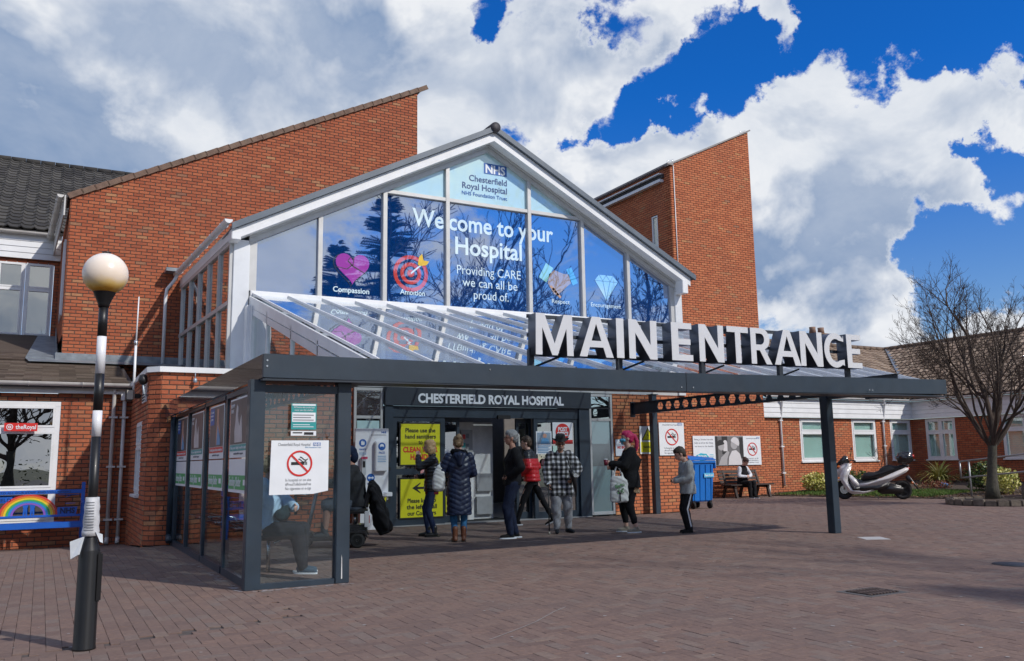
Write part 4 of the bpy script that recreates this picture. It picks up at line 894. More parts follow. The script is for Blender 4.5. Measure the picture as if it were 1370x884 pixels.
# white information signs on the brick
def nosmoke(p, cx, cz, y, r, ux=(1, 0, 0), out=Vector((0, -1, 0))):
    def O(d): return Vector((cx, y, cz)) + out * d
    flat('cigarette', [rect(-.66 * r, -.11 * r, .36 * r, .11 * r)], O(.002), PRINTK, p, ux)
    flat('ember', [rect(.41 * r, -.11 * r, .47 * r, .11 * r), rect(.52 * r, -.11 * r, .58 * r, .11 * r)], O(.002), PRINTK, p, ux)
    for k in range(2):
        pts = [(-.1 + .12 * k + t * .62, .20 + .15 * k + .13 * math.sin(t * 5.0 + 1.2) * (1 - t * .3)) for t in [i / 10 for i in range(11)]]
        flat('smoke_curl', [[(x * r, (z + .045) * r) for x, z in pts] + [(x * r, (z - .035) * r) for x, z in pts[::-1]]], O(.002), PRINTK, p, ux)
    flat('red_ring', [circ(0, 0, r, 48), circ(0, 0, r * .86, 48)], O(.003), PRINTR, p, ux)
    flat('red_bar', [rotp(rect(-.9 * r, -.065 * r, .9 * r, .065 * r), -PI / 4)], O(.0045), PRINTR, p, ux)
def nhs(p, o, w, ux=(1, 0, 0), m=PRINTB, tm=PRINTW, out=Vector((0, -1, 0))):
    o = Vector(o); flat('NHS_logo_box', [rect(-w / 2, 0, w / 2, w * .42)], o, m, p, ux); text('NHS', w * .46, o + out * .002 + Vector((0, 0, w * .045)), tm, p, ux=ux, bold=w * .014, width=w * .86, name='NHS_logo')
def smokesign(label, x0, x1, z0, z1, y, r, lines=True):
    p = poster('no_smoking_sign', label, x0, x1, z0, z1, y, PRINTW, .012); cx = (x0 + x1) / 2; h = z1 - z0; yy = y - .0135
    nosmoke(p, cx, z0 + h * .56, yy, r)
    text('Chesterfield Royal Hospital', h * .055, (cx - .04, yy, z1 - h * .085), PRINTGR, p, width=(x1 - x0) * .62); nhs(p, (x1 - (x1 - x0) * .16, yy, z1 - h * .085), (x1 - x0) * .18)
    for k, s in enumerate(('In hospital or on site', '#ProudToBeSmokeFree', 'No cigarettes or e-cigs')): text(s, h * .07, (cx, yy, z0 + h * (.20 - .075 * k)), PRINTGR, p, width=(x1 - x0) * .62)
    return p
smokesign('no smoking sign on the brick wall right of the canopy post', 12.93, 13.69, 1.34, 2.12, 16.47, .20)
p = poster('sign', 'white sign with red writing beside the frosted window', 11.66, 12.08, 1.34, 1.72, 16.47, PRINTW)
text('Please do not', .04, (11.87, 16.462, 1.64), PRINTR, p); text('NO ENTRY', .08, (11.87, 16.462, 1.51), PRINTR, p, bold=.004, width=.32); text('19', .08, (11.87, 16.462, 1.41), PRINTR, p)
p = poster('warning_sign', 'white and yellow warning sign half behind the dark canopy post', 12.36, 12.84, 1.38, 2.03, 16.47, PRINTW)
MB().box(12.39, 12.81, 16.458, 16.463, 1.42, 1.66).build('yellow_panel', YELLOW, p)
flat('warning_triangle', [[(-.19, 0), (.19, 0), (0, .30)]], (12.60, 16.462, 1.70), PRINTK, p); flat('warning_triangle', [[(-.155, 0), (.155, 0), (0, .245)]], (12.60, 16.459, 1.715), YELLOW, p)
flat('bolt', [[(-.02, 0), (.03, .09), (.0, .09), (.03, .17), (-.03, .08), (.0, .08)]], (12.60, 16.457, 1.73), PRINTK, p); text('DANGER', .07, (12.60, 16.457, 1.52), PRINTK, p, bold=.002)
# long sign on tower wall
p = poster('banner_sign', 'long white sign with a black and white photograph on the tower wall', 18.36, 21.28, 1.02, 1.98, 21.67, PRINTW, .02); yy = 21.648
PH = [mat('photo_grey_%d' % i, (c, c * .97, c * .98), .5, var=.02) for i, c in enumerate((.03, .16, .38, .62))]
MB().box(19.28, 20.50, yy - .002, yy, 1.03, 1.97).build('photo_ground', PH[1], p)
flat('photo_shape', [rect(-.0, 0, .10, .94), rect(.28, .35, .52, .94), rect(1.04, .2, 1.20, .9)], (19.29, yy - .003, 1.03), PH[0], p)
flat('photo_shape', [[(.10, .0), (.22, .25), (.30, .30), (.50, .46), (.58, .42), (.48, .2), (.46, 0)]], (19.29, yy - .004, 1.03), PH[2], p)
flat('photo_face', [circ(.24, .60, .13, 24)], (19.29, yy - .005, 1.03), PH[2], p); flat('photo_hair', [circ(.22, .66, .16, 24, .1, PI + .3)], (19.29, yy - .0055, 1.03), PH[0], p)
flat('photo_window', [circ(.42, .72, .09, 24, 0, PI) + [(.33, .45), (.51, .45)]], (19.29, yy - .0045, 1.03), PH[3], p)
flat('photo_face', [circ(.80, .66, .15, 24)], (19.29, yy - .006, 1.03), PH[2], p); flat('photo_hair', [circ(.84, .72, .19, 24, -.6, PI - .3)], (19.29, yy - .007, 1.03), PH[3], p)
flat('photo_shape', [[(.52, 0), (.56, .26), (.70, .46), (.88, .48), (1.04, .36), (1.12, .1), (1.12, 0)]], (19.29, yy - .0065, 1.03), PH[3], p)
for k, s in enumerate(('Being a Smoke free site', 'helps us all do the things', 'we love to do health')): text(s, .075, (18.42, yy, 1.84 - k * .11), PRINTGR, p, align='LEFT', width=.78)
flat('badge', [[(x * .26, z * .12) for x, z in [(1 * math.cos(t) * (1 + .07 * math.cos(7 * t)), math.sin(t) * (1 + .07 * math.cos(7 * t))) for t in [i / 40 * 2 * PI for i in range(40)]]]], (18.72, yy, 1.30), mat('cyan_print', (.05, .42, .55), .4), p)
text('PROUD', .12, (18.72, yy - .003, 1.27), PRINTW, p, bold=.006, width=.36)
for k in range(4): MB().box(19.03, 19.22 - .03 * (k % 2), yy - .001, yy, 1.22 + k * .05, 1.235 + k * .05).build('text_line', mat('cyan_print', (.05, .42, .55), .4), p)
nosmoke(p, 20.90, 1.54, yy - .001, .22); text('Chesterfield Royal Hospital', .04, (20.86, yy, 1.88), PRINTGR, p, width=.45); nhs(p, (21.16, yy, 1.88), .13)
for k, s in enumerate(('In hospital or on site', '#ProudToBeSmokeFree', 'No cigarettes or e-cigs')): text(s, .05, (20.90, yy, 1.22 - .065 * k), PRINTGR, p, width=.5)

# hygiene board on stand by the doors
p = thing('hygiene_board', 'white hygiene station board with blue round symbols and dispensers', 'board', (5.7, 16.0, 0)); HB = Vector((0, 0, 0))
X0, X1, YB_ = 5.30, 5.98, 16.12
MB().box(X0, X1, YB_, YB_ + .05, .55, 1.93).build('board', WHITEP, p, bevel=.005)
MB().box(X0 - .02, X1 + .02, YB_ - .18, YB_ + .06, .62, .70).build('shelf', WHITEP, p, bevel=.008)
for k in range(8): MB().prism([(X0 + .02 + k * .083, YB_ - .185, .49), (X0 + .06 + k * .083, YB_ - .185, .49), (X0 + .08 + k * .083, YB_ - .185, .61), (X0 + .04 + k * .083, YB_ - .185, .61)], (0, .004, 0)).build('stripe', YELLOW if k % 2 == 0 else PRINTK, p)
MB().box(X0 + .1, X1 - .1, YB_ - .05, YB_ + .06, .0, .55).build('stand', WHITEP, p)
MB().box(5.68, 5.93, YB_ - .10, YB_, 1.10, 1.68).build('mask_dispenser', WHITEP, p, bevel=.012); MB().box(5.39, 5.50, YB_ - .09, YB_, 1.02, 1.38).build('sanitiser_dispenser', mat('pale_grey_plastic', (.5, .52, .54), .4), p, bevel=.02)
MB().box(5.40, 5.52, YB_ - .093, YB_ - .09, 1.34, 1.385).build('pink_label', mat('pink_label', (.55, .05, .12), .5), p); MB().box(5.425, 5.475, YB_ - .095, YB_ - .09, 1.18, 1.30).build('level_window', PRINTK, p)
for cx, cz, r, yv in ((5.45, 1.65, .075, YB_ - .002), (5.62, .98, .08, YB_ - .002), (5.805, 1.58, .075, YB_ - .103)):
    flat('blue_disc', [circ(0, 0, r, 28)], (cx, yv, cz), PRINTB, p)
    if cz > 1.6: flat('white_hand', [[(-.03, -.04), (.03, -.04), (.04, .0), (.02, .045), (.005, .01), (-.01, .05), (-.035, .02)]], (cx, yv - .002, cz), PRINTW, p)
    elif cz < 1: flat('white_arrow', [[(-.06, 0), (-.03, .03), (-.03, .01), (.03, .01), (.03, .03), (.06, 0), (.03, -.03), (.03, -.01), (-.03, -.01), (-.03, -.03)]], (cx, yv - .002, cz), PRINTW, p)
    else: flat('white_head', [circ(0, .005, .042, 16), ], (cx, yv - .002, cz), PRINTW, p); flat('mask_mark', [rect(-.03, -.035, .03, -.002)], (cx, yv - .004, cz), PRINTB, p)
text('HANDS', .05, (5.45, YB_ - .002, 1.51), PRINTB, p, bold=.001, width=.14); text('FACE', .055, (5.805, YB_ - .103, 1.44), PRINTB, p, bold=.001, width=.12); text('SPACE', .05, (5.62, YB_ - .002, .85), PRINTB, p, bold=.001, width=.14)
text('NHS', .05, (5.88, YB_ - .002, 1.84), PRINTB, p, bold=.002, width=.1); MB().box(5.62, 5.93, YB_ - .003, YB_, 1.80, 1.808).build('rule', PRINTK, p)
for k in range(4): MB().box(5.72, 5.89, YB_ - .104, YB_ - .10, 1.28 + k * .035, 1.292 + k * .035).build('text_line', PALEB, p)
for k in range(3): MB().box(5.38, 5.52, YB_ - .003, YB_, 1.42 + k * .025, 1.428 + k * .025).build('text_line', PALEB, p)
p = thing('entry_keypad', 'two small dark grey boxes on the door post beside the hygiene board', 'keypad', (6.08, 16.36, 1.1)); MB().box(6.01, 6.10, 16.33, 16.38, 1.28, 1.52).build('box', mat('dark_grey_box', (.10, .10, .10), .4), p, bevel=.01); MB().lathe([(.05, 0), (.05, .05)], (6.06, 16.33, 1.14), 14, axis='y').build('button', BLACK, p)

# ------------------------------------------------------------------ lettering of the gable
LT = filmmat('pale_window_lettering', (.70, .86, .92), .22); PINKP = filmmat('pink_heart_print', (.38, .07, .42), .25); LTD = mat('navy_print', (.02, .06, .20), .4, var=0)
GTX = thing('window_graphics', 'welcome lettering and value symbols printed on the gable glass', 'lettering', (8.4, 16.5, 4.6)); yv = YG + .024
text('Welcome to your', .54, (8.38, yv, 6.26), LT, GTX, bold=.010, width=3.50); text('Hospital', .54, (8.46, yv, 5.74), LT, GTX, bold=.010, width=1.66)
for k, (s, w_) in enumerate((('Providing CARE', 1.58), ('we can all be', 1.36), ('proud of.', .86))): text(s, .28, (8.46 + .02 * k, yv, 5.30 - k * .265), LT, GTX, width=w_)
text('Chesterfield', .20, (8.93, yv, 7.44), LTD, GTX, align='RIGHT', width=.95, bold=.002); text('Royal Hospital', .20, (8.93, yv, 7.25), LTD, GTX, align='RIGHT', width=1.12, bold=.002); text('NHS Foundation Trust', .12, (8.93, yv, 7.10), PRINTB, GTX, align='RIGHT', width=1.13, bold=.001)
nhs(GTX, (8.64, yv, 7.66), .58)
TRED = filmmat('target_red', (.62, .07, .06), .3)
def heart(s): return [(s * 16 * math.sin(t) ** 3 / 16, s * (13 * math.cos(t) - 5 * math.cos(2 * t) - 2 * math.cos(3 * t) - math.cos(4 * t)) / 16) for t in [i / 40 * 2 * PI for i in range(40)]]
flat('heart_outline', [heart(.375), heart(.362)], (5.30, yv, 5.19), PRINTK, GTX); flat('heart', [heart(.355)], (5.33, yv - .002, 5.22), PINKP, GTX)
flat('heart_line', [[(-.34, -.02), (-.12, -.05), (.0, .05), (.02, .16), (-.04, .19), (-.09, .12), (.02, .02), (.28, -.12), (.28, -.135), (.0, .0), (-.11, .11), (-.05, .205), (.035, .17), (.015, .04), (-.11, -.065), (-.34, -.035)]], (5.33, yv - .004, 5.22), PRINTK, GTX)
text('Compassion', .155, (5.31, yv, 4.68), LT, GTX, bold=.003, width=.76)
for r0, r1 in ((.39, .31), (.235, .155)): flat('target_ring', [circ(0, 0, r0, 40), circ(0, 0, r1, 40)], (6.60, yv, 5.20), TRED, GTX)
flat('target_centre', [circ(0, 0, .08, 24)], (6.60, yv, 5.20), TRED, GTX)
flat('arrow_shaft', [rotp(rect(0, -.016, .34, .016), .72)], (6.60, yv - .003, 5.20), LT, GTX); flat('arrow_fletching', [rotp([(.26, -.02), (.40, -.12), (.50, -.10), (.42, 0), (.50, .12), (.40, .12), (.26, .03)], .82)], (6.60, yv - .004, 5.20), mat('gold_print', (.65, .42, .03), .4), GTX)
text('Ambition', .155, (6.64, yv, 4.74), LT, GTX, bold=.002, width=.56)
SLV = filmmat('pale_green_cuff', (.35, .75, .68), .45); 
flat('cuff', [rotp(rect(-.12, -.20, .10, .20), -.5)], (9.93, yv, 5.52), SLV, GTX); flat('cuff', [rotp(rect(-.08, -.20, .08, .20), .45)], (10.62, yv, 5.50), filmmat('bright_blue_cuff', (.08, .45, .80), .45), GTX)
flat('clasped_hands', [[(-.24, .12), (-.10, .22), (.14, .16), (.30, .16), (.34, -.05), (.18, -.18), (-.02, -.36), (-.12, -.34), (-.28, -.10)]], (10.24, yv, 5.38), filmmat('brown_hand_print', (.40, .31, .27), .35), GTX)
for k in range(4): flat('finger_print', [rotp(rect(-.07, -.028, .07, .028), -.7)], (10.08 + k * .055, yv - .003, 5.14 - k * .055 + .04), mat('tan_hand_print', (.45, .28, .20), .5), GTX)
text('Respect', .14, (10.30, yv, 4.83), LT, GTX, width=.48); text('Encouragement', .14, (11.56, yv, 4.83), LT, GTX, width=.86)
DM = filmmat('diamond_print', (.42, .78, .90), .62); flat('diamond', [[(-.32, .12), (-.20, .26), (.20, .26), (.34, .12), (0, -.36)]], (11.58, yv, 5.35), DM, GTX)
for q in ([(-.2, .26), (-.1, .12), (-.09, .12), (-.18, .26)], [(.0, .26), (-.1, .12), (-.09, .12), (.02, .26)], [(.0, .26), (.12, .12), (.13, .12), (.02, .26)], [(.2, .26), (.12, .12), (.13, .12), (.22, .26)], [(-.32, .12), (.34, .12), (.34, .108), (-.32, .108)], [(-.1, .12), (0, -.36), (.01, -.34), (-.085, .12)], [(.12, .12), (0, -.36), (-.01, -.34), (.105, .12)]): flat('facet_line', [q], (11.58, yv - .003, 5.35), PALEB, GTX)

# ------------------------------------------------------------------ canopy
CN = thing('entrance_canopy', 'slate blue steel canopy with a sloping glazed roof over the entrance', 'canopy', (8, 12.5, 0))
A, B, C = (1.96, 9.0), (7.57, 9.0), (13.12, 9.04)
b = MB(); b.prism([(A[0], A[1], 2.15), (B[0], B[1], 2.145), (B[0], B[1], 2.395), (A[0], A[1], 2.40)], (0, .06, 0)); b.build('front_beam', STEEL, CN, bevel=.004)
b = MB(); b.prism([(B[0], B[1] + .001, 2.145), (C[0], C[1], 2.245), (C[0], C[1], 2.485), (B[0], B[1] + .001, 2.395)], (0, .06, 0)); b.build('front_beam', STEEL, CN, bevel=.004)
MB().box(B[0] - .005, B[0] + .005, 8.994, 9.0, 2.15, 2.39).build('beam_joint', STEELD, CN)
for x, z in ((2.0, 2.33), (2.0, 2.27), (7.48, 2.20), (7.68, 2.20), (4.6, 2.33), (11.18, 2.26), (11.25, 2.26)): MB().lathe([(.010, -.004), (.012, 0)], (x, 8.998, z), 8, axis='y').build('bolt_head', CHROME, CN)
for (y0, y1) in ((9.06, 15.12),):
    MB().prism([(1.96, y0, 2.15), (1.73, y1, 2.04), (1.73, y1, 2.28), (1.96, y0, 2.40)], (.05, 0, 0)).build('side_beam', STEELG, CN)
MB().prism([(1.96, 9.0, 2.12), (13.1, 9.04, 2.20), (13.1, 9.4, 2.20), (1.96, 9.4, 2.12)], (0, 0, .02)).build('front_soffit', STEELD, CN)
MB().prism([(1.99, 9.06, 2.36), (3.36, 9.06, 2.36), (3.36, 15.1, 2.30), (1.78, 15.1, 2.26)], (0, 0, .012)).build('flat_roof', GLASSR, CN)
for k in range(5): MB().box(1.98 - k * .03, 3.34, 9.9 + k * 1.2, 9.95 + k * 1.2, 2.28, 2.34).build('roof_bearer', STEELD, CN)
MB().obox((1.96, 9.30, 2.33), (13.4, 9.34, 2.36), .16, .09).build('box_gutter', STEELD, CN)
def castel(x, y0, y1, z0, z1, first, pitch=.285, n=30):
    L = abs(y1 - y0); h = z1 - z0
    holes = []; c = first
    while c < L - .15 and len(holes) < n: holes.append([(c + hx * .105, h / 2 + hz * h * .32) for hx, hz in ((-1, 0), (-.55, 1), (.55, 1), (1, 0), (.55, -1), (-.55, -1))]); c += pitch
    me = curve_mesh([rect(0, 0, L, h)] + holes, .006); place(me, (x, y0, z0), (0, -1, 0), (0, 0, 1)); me.materials.clear(); me.materials.append(STEELD)
    o = bpy.data.objects.new('castellated_beam', None); COL.objects.link(o); o.parent = CN; o.location = Vector((x, y0, z0)) - rootloc(CN)
    link('web', me, o); b = MB(); b.box(x - .05, x + .05, y0, y1, z1 - .008, z1 + .004); b.build('top_flange', STEELD, o); MB().box(x - .05, x + .05, y0, y1, z0 - .004, z0 + .008).build('bottom_flange', STEELD, o)
castel(12.0, 16.2, 9.1, 2.29, 2.55, 1.01)
castel(3.1, 15.0, 9.1, 2.14, 2.34, .5)
MB().box(11.94, 12.06, 16.2, 16.24, 2.22, 2.58).build('end_plate', STEELD, CN)
MB().prism([(13.06, 9.08, 2.24), (13.06, 10.62, 2.27), (13.06, 10.62, 2.35), (13.06, 9.08, 2.48)], (.06, 0, 0)).build('end_beam', STEELD, CN)
for (x, y, w_, ztop_, nm) in ((11.61, 10.24, .15, 2.30, 0), (12.62, 16.26, .14, 2.76, 1)):
    MB().box(x - w_ / 2, x + w_ / 2, y - w_ / 2, y + w_ / 2, 0, ztop_).build('post', STEEL, CN, bevel=.006); MB().box(x - w_ / 2 - .03, x + w_ / 2 + .03, y - w_ / 2 - .03, y + w_ / 2 + .03, ztop_, ztop_ + .015).build('post_cap', STEEL, CN)
MB().obox((11.61, 10.24, 2.28), (11.61, 9.06, 2.28), .10, .14).build('post_arm', STEELD, CN)
# sloping glazed roof
SLP = (4.46 - 2.40) / (16.46 - 9.36)
def rz(y): return 2.40 + (y - 9.36) * SLP
NB = 16; xb_ = [3.35 + i * (13.5 - 3.35) / (NB - 1) for i in range(NB)]
for i, x in enumerate(xb_):
    MB().obox((x, 16.45, rz(16.45) + .03), (x, 9.38, rz(9.38) + .03), .026, .040).build('glazing_bar', UPVC, CN)
for i in range(NB - 1):
    a, c_ = xb_[i] + .02, xb_[i + 1] - .02
    for (ya, yb) in ((9.38, 11.75), (11.75, 14.1), (14.1, 16.45)):
        MB().prism([(a, ya, rz(ya)), (c_, ya, rz(ya)), (c_, yb - .012, rz(yb)), (a, yb - .012, rz(yb))], (0, 0, .008)).build('roof_pane', GLASSR, CN)
for y in (11.75, 14.1): MB().obox((3.35, y, rz(y) - .035), (13.5, y, rz(y) - .035), .03, .03).build('purlin', UPVC, CN)
# triangular side glazing
b = MB(); b.prism([(3.33, 16.45, 4.44), (3.33, 9.38, 2.40), (3.33, 9.9, 2.40), (3.33, 16.45, 4.24)], (-.05, 0, 0)); b.build('side_rafter', UPVC, CN)
b = MB(); b.prism([(3.28, 16.45, 4.235), (3.28, 10.0, 2.40), (3.28, 10.5, 2.40), (3.28, 16.45, 4.12)], (.03, 0, 0)); b.build('side_rafter_trim', ALUW, CN)
MB().prism([(3.31, 16.4, 4.15), (3.31, 10.4, 2.42), (3.31, 16.4, 2.42)], (.008, 0, 0)).build('side_pane', SG, CN)
for y in (14.9, 13.2, 11.7): MB().obox((3.30, y, 2.40), (3.30, y, rz(y) - .12), .04, .04, up=(1, 0, 0)).build('side_mullion', UPVC, CN)
MB().box(3.26, 3.34, 16.05, 16.42, 2.40, 4.18).build('side_end_panel', ALUW, CN)
MB().box(3.20, 3.28, 16.2, 16.5, 2.6, 4.22).build('side_corner_trim', UPVC, CN)

# ------------------------------------------------------------------ MAIN ENTRANCE letters
SG_ = thing('main_entrance_sign', 'MAIN ENTRANCE sign of large silver white block letters on the canopy', 'sign', (8, 9, 2.5))
LF = mat('silver_letter_face', (.69, .70, .72), .30, .15, var=.02, coat=.2); LS = mat('dark_letter_return', (.085, .10, .125), .35, .2, var=.08)
s_ = .17   # stroke, of a height of 1
def arcs(cx, cy, rx, ry, a0, a1, n=14): return [(cx + rx * math.cos(a0 + (a1 - a0) * i / n), cy + ry * math.sin(a0 + (a1 - a0) * i / n)) for i in range(n + 1)]
def glyph(c):
    s = s_
    if c == 'M': return [[(0, 0), (s, 0), (s + .01, .66), (.43, 0.0), (.57, 0.0), (1 - s - .01, .66), (1 - s, 0), (1, 0), (1 - .02, 1), (1 - s - .07, 1), (.5, .28), (s + .07, 1), (.02, 1)]]
    if c == 'A': return [[(0, 0), (.22, 0), (.30, .24), (.70, .24), (.78, 0), (1, 0), (.62, 1), (.38, 1)], [(.355, .40), (.645, .40), (.5, .83)]]
    if c == 'I': return [rect(0, 0, 1, 1)]
    if c == 'N': return [[(0, 0), (.23, 0), (.23, .66), (.74, 0), (1, 0), (1, 1), (.77, 1), (.77, .36), (.27, 1), (0, 1)]]
    if c == 'E': return [[(0, 0), (1, 0), (1, s - .01), (.33, s - .01), (.33, .425), (.90, .425), (.90, .425 + s - .02), (.33, .425 + s - .02), (.33, 1 - s + .01), (.97, 1 - s + .01), (.97, 1), (0, 1)]]
    if c == 'T': return [[(.38, 0), (.63, 0), (.63, 1 - s + .01), (1, 1 - s + .01), (1, 1), (0, 1), (0, 1 - s + .01), (.38, 1 - s + .01)]]
    if c == 'R': return [[(0, 0), (.25, 0), (.25, .38), (.42, .38), (.72, 0), (1.0, 0), (.66, .42)] + arcs(.52, .70, .40, .30, -PI / 3, PI / 2, 12) + [(0, 1)], [(.25, .54), (.48, .54)] + arcs(.48, .695, .18, .155, -PI / 2, PI / 2, 8) + [(.25, .85)]]
    if c == 'C': return [arcs(.55, .5, .55, .51, .24 * PI, 1.76 * PI, 26)[:1] + arcs(.55, .5, .55, .51, .30 * PI, 1.70 * PI, 28) + [(.98, .06), (.98, .24)] + arcs(.58, .5, .33, .34, 1.66 * PI, .34 * PI, 20) + [(.98, .77), (.98, .95)]]
LET = (('M', 5.20, 5.745), ('A', 5.835, 6.352), ('I', 6.405, 6.52), ('N', 6.60, 7.055), ('E', 7.30, 7.66), ('N', 7.775, 8.215), ('T', 8.28, 8.675), ('R', 8.72, 9.115), ('A', 9.165, 9.69), ('N', 9.69, 10.15), ('C', 10.19, 10.62), ('E', 10.68, 11.0))
for c, xa, xb2 in LET:
    g = [[(x * (xb2 - xa), z * .515) for x, z in sp] for sp in glyph(c)]
    zb = 2.535 + (xa - 5.2) * .0085
    o = bpy.data.objects.new('letter', None); COL.objects.link(o); o.parent = SG_; o.location = Vector((xa, 8.95, zb)) - rootloc(SG_); o['label'] = 'letter ' + c
    me = curve_mesh(g, .0025); place(me, (xa, 8.9475, zb), (1, 0, 0), (0, 0, 1)); me.materials.clear(); me.materials.append(LF); link('letter_face', me, o)
    me = curve_mesh(g, .0925); place(me, (xa, 9.0445, zb), (1, 0, 0), (0, 0, 1)); me.materials.clear(); me.materials.append(LS); link('letter_return', me, o)
for dz in (.02, .26, .50): MB().obox((5.2, 9.15, 2.54 + dz), (11.0, 9.15, 2.59 + dz), .03, .045).build('back_rail', STEELD, SG_)
for x in (5.22, 6.55, 7.95, 9.42, 10.85):
    MB().box(x - .035, x + .035, 9.08, 9.14, 2.36, 2.62 + (x - 5) * .008).build('support_post', STEELD, SG_)
    MB().obox((x + .45, 9.16, 2.55), (x + .05, 9.5, 2.36), .025, .025).build('brace', STEELD, SG_) if x < 10 else None

# ------------------------------------------------------------------ smoking shelter
SH = thing('smoking_shelter', 'slate blue glazed smoking shelter at the left end of the canopy', 'shelter', (2.2, 12, 0))
yf = 9.12
def sx(y): return 1.90 + (15.1 - y) * .004
MB().box(1.86, 2.02, yf, yf + .14, 0, 2.14).build('corner_post', STEEL, SH, bevel=.006); MB().box(2.80, 2.95, yf, yf + .14, 0, 2.13).build('corner_post', STEEL, SH, bevel=.006)
MB().box(2.02, 2.80, yf + .02, yf + .10, 2.01, 2.09).build('top_rail', STEEL, SH); MB().box(2.02, 2.80, yf + .02, yf + .10, 0.0, .055).build('base_rail', STEEL, SH)
PANEG = glassmat('shelter_glass', (.84, .90, .92), 1.0, 1.45, base=.02, haze=.012, hazecol=(.50, .62, .68))
MB().box(2.02, 2.80, yf + .055, yf + .063, .055, 2.01).build('pane', PANEG, SH)
PANES = glassmat('shelter_side_glass', (.74, .80, .82), 1.0, 1.5, base=.05)
ys = [yf + .14, 10.72, 12.22, 13.72, 15.10]
for k, y in enumerate(ys[1:4]): MB().box(sx(y), sx(y) + .07, y - .045, y + .045, 0, 2.10).build('mullion', STEEL, SH)
MB().box(1.90, 1.97, 15.02, 15.12, 0, 2.06).build('mullion', STEEL, SH)
for i in range(4):
    a, c_ = ys[i] + (.045 if i else 0), ys[i + 1] - .045 - (.035 if i == 3 else 0)
    MB().box(1.905, 1.965, a, c_, 0, .085).build('base_rail', STEEL, SH); MB().box(1.905, 1.965, a, c_, 2.04, 2.09).build('top_rail', STEEL, SH)
    MB().box(1.932, 1.938, a, c_, .085, 2.04).build('pane', PANES, SH)
for x in (2.02, 2.80): pass

for k in range(14): MB().prism([(2.79 + .005, yf - .001, .12 + k * .0), (2.83, yf - .001, .0)][:0] or [(2.86, yf - .0015, .05), (2.872, yf - .0015, .05), (2.868, yf - .0015, .26), (2.862, yf - .0015, .30)], (0, -.001, 0)).build('paint_chip', mat('bare_primer', (.6, .6, .6), .7), SH) if k == 0 else None
# front signs
p = thing('no_smoking_sign', 'large no smoking sign hung on the front glass of the shelter', 'sign', (2.4, yf, .95)); X0, X1, Z0, Z1 = 2.08, 2.70, .945, 1.505; y = yf - .012
MB().prism([(X0, y, Z0), (X0 + .46, y, Z0), (X1, y, Z0 + .03), (X1, y, Z1), (X0 + .01, y, Z1)], (0, .012, 0)).build('board', PRINTW, p)
nosmoke(p, 2.39, 1.265, y - .001, .135)
text('Chesterfield Royal Hospital', .045, (2.33, y - .001, 1.448), PRINTGR, p, width=.34); nhs(p, (2.57, y - .001, 1.448), .08); text('NHS Foundation Trust', .02, (2.53, y - .001, 1.425), PALEB, p, width=.17)
for k, s in enumerate(('In hospital or on site', '#ProudToBeSmokeFree', 'No cigarettes or e-cigs')): text(s, .042, (2.38, y - .001, 1.08 - .044 * k), PRINTGR, p, width=.27)
p = thing('notice', 'small teal and white notice high on the shelter front glass', 'notice', (2.42, yf, 1.55))
MB().box(2.29, 2.56, y, y + .004, 1.62, 1.895).build('board', PRINTT, p); MB().box(2.30, 2.55, y - .002, y - .001, 1.70, 1.80).build('white_panel', PRINTW, p); MB().box(2.30, 2.55, y - .002, y - .001, 1.872, 1.89).build('white_header', PRINTW, p)
text('All Persons who smoke here', .03, (2.425, y - .003, 1.845), PRINTW, p, width=.22); text('must use this shelter', .03, (2.425, y - .003, 1.815), PRINTW, p, width=.2); 
for k in range(3): MB().box(2.31, 2.53 - .03 * (k % 2), y - .003, y - .002, 1.715 + k * .026, 1.725 + k * .026).build('text_line', PRINTGR, p)
for k in range(2): MB().box(2.31, 2.53 - .04 * k, y - .002, y - .001, 1.645 + k * .022, 1.652 + k * .022).build('text_line', PRINTW, p)
MB().box(2.29, 2.56, y, y + .004, 1.555, 1.605).build('strip', PRINTW, p); flat('strip_mark', [rect(0, 0, .10, .012), rect(.12, -.015, .22, .012)], (2.31, y - .002, 1.58), PRINTK, p)
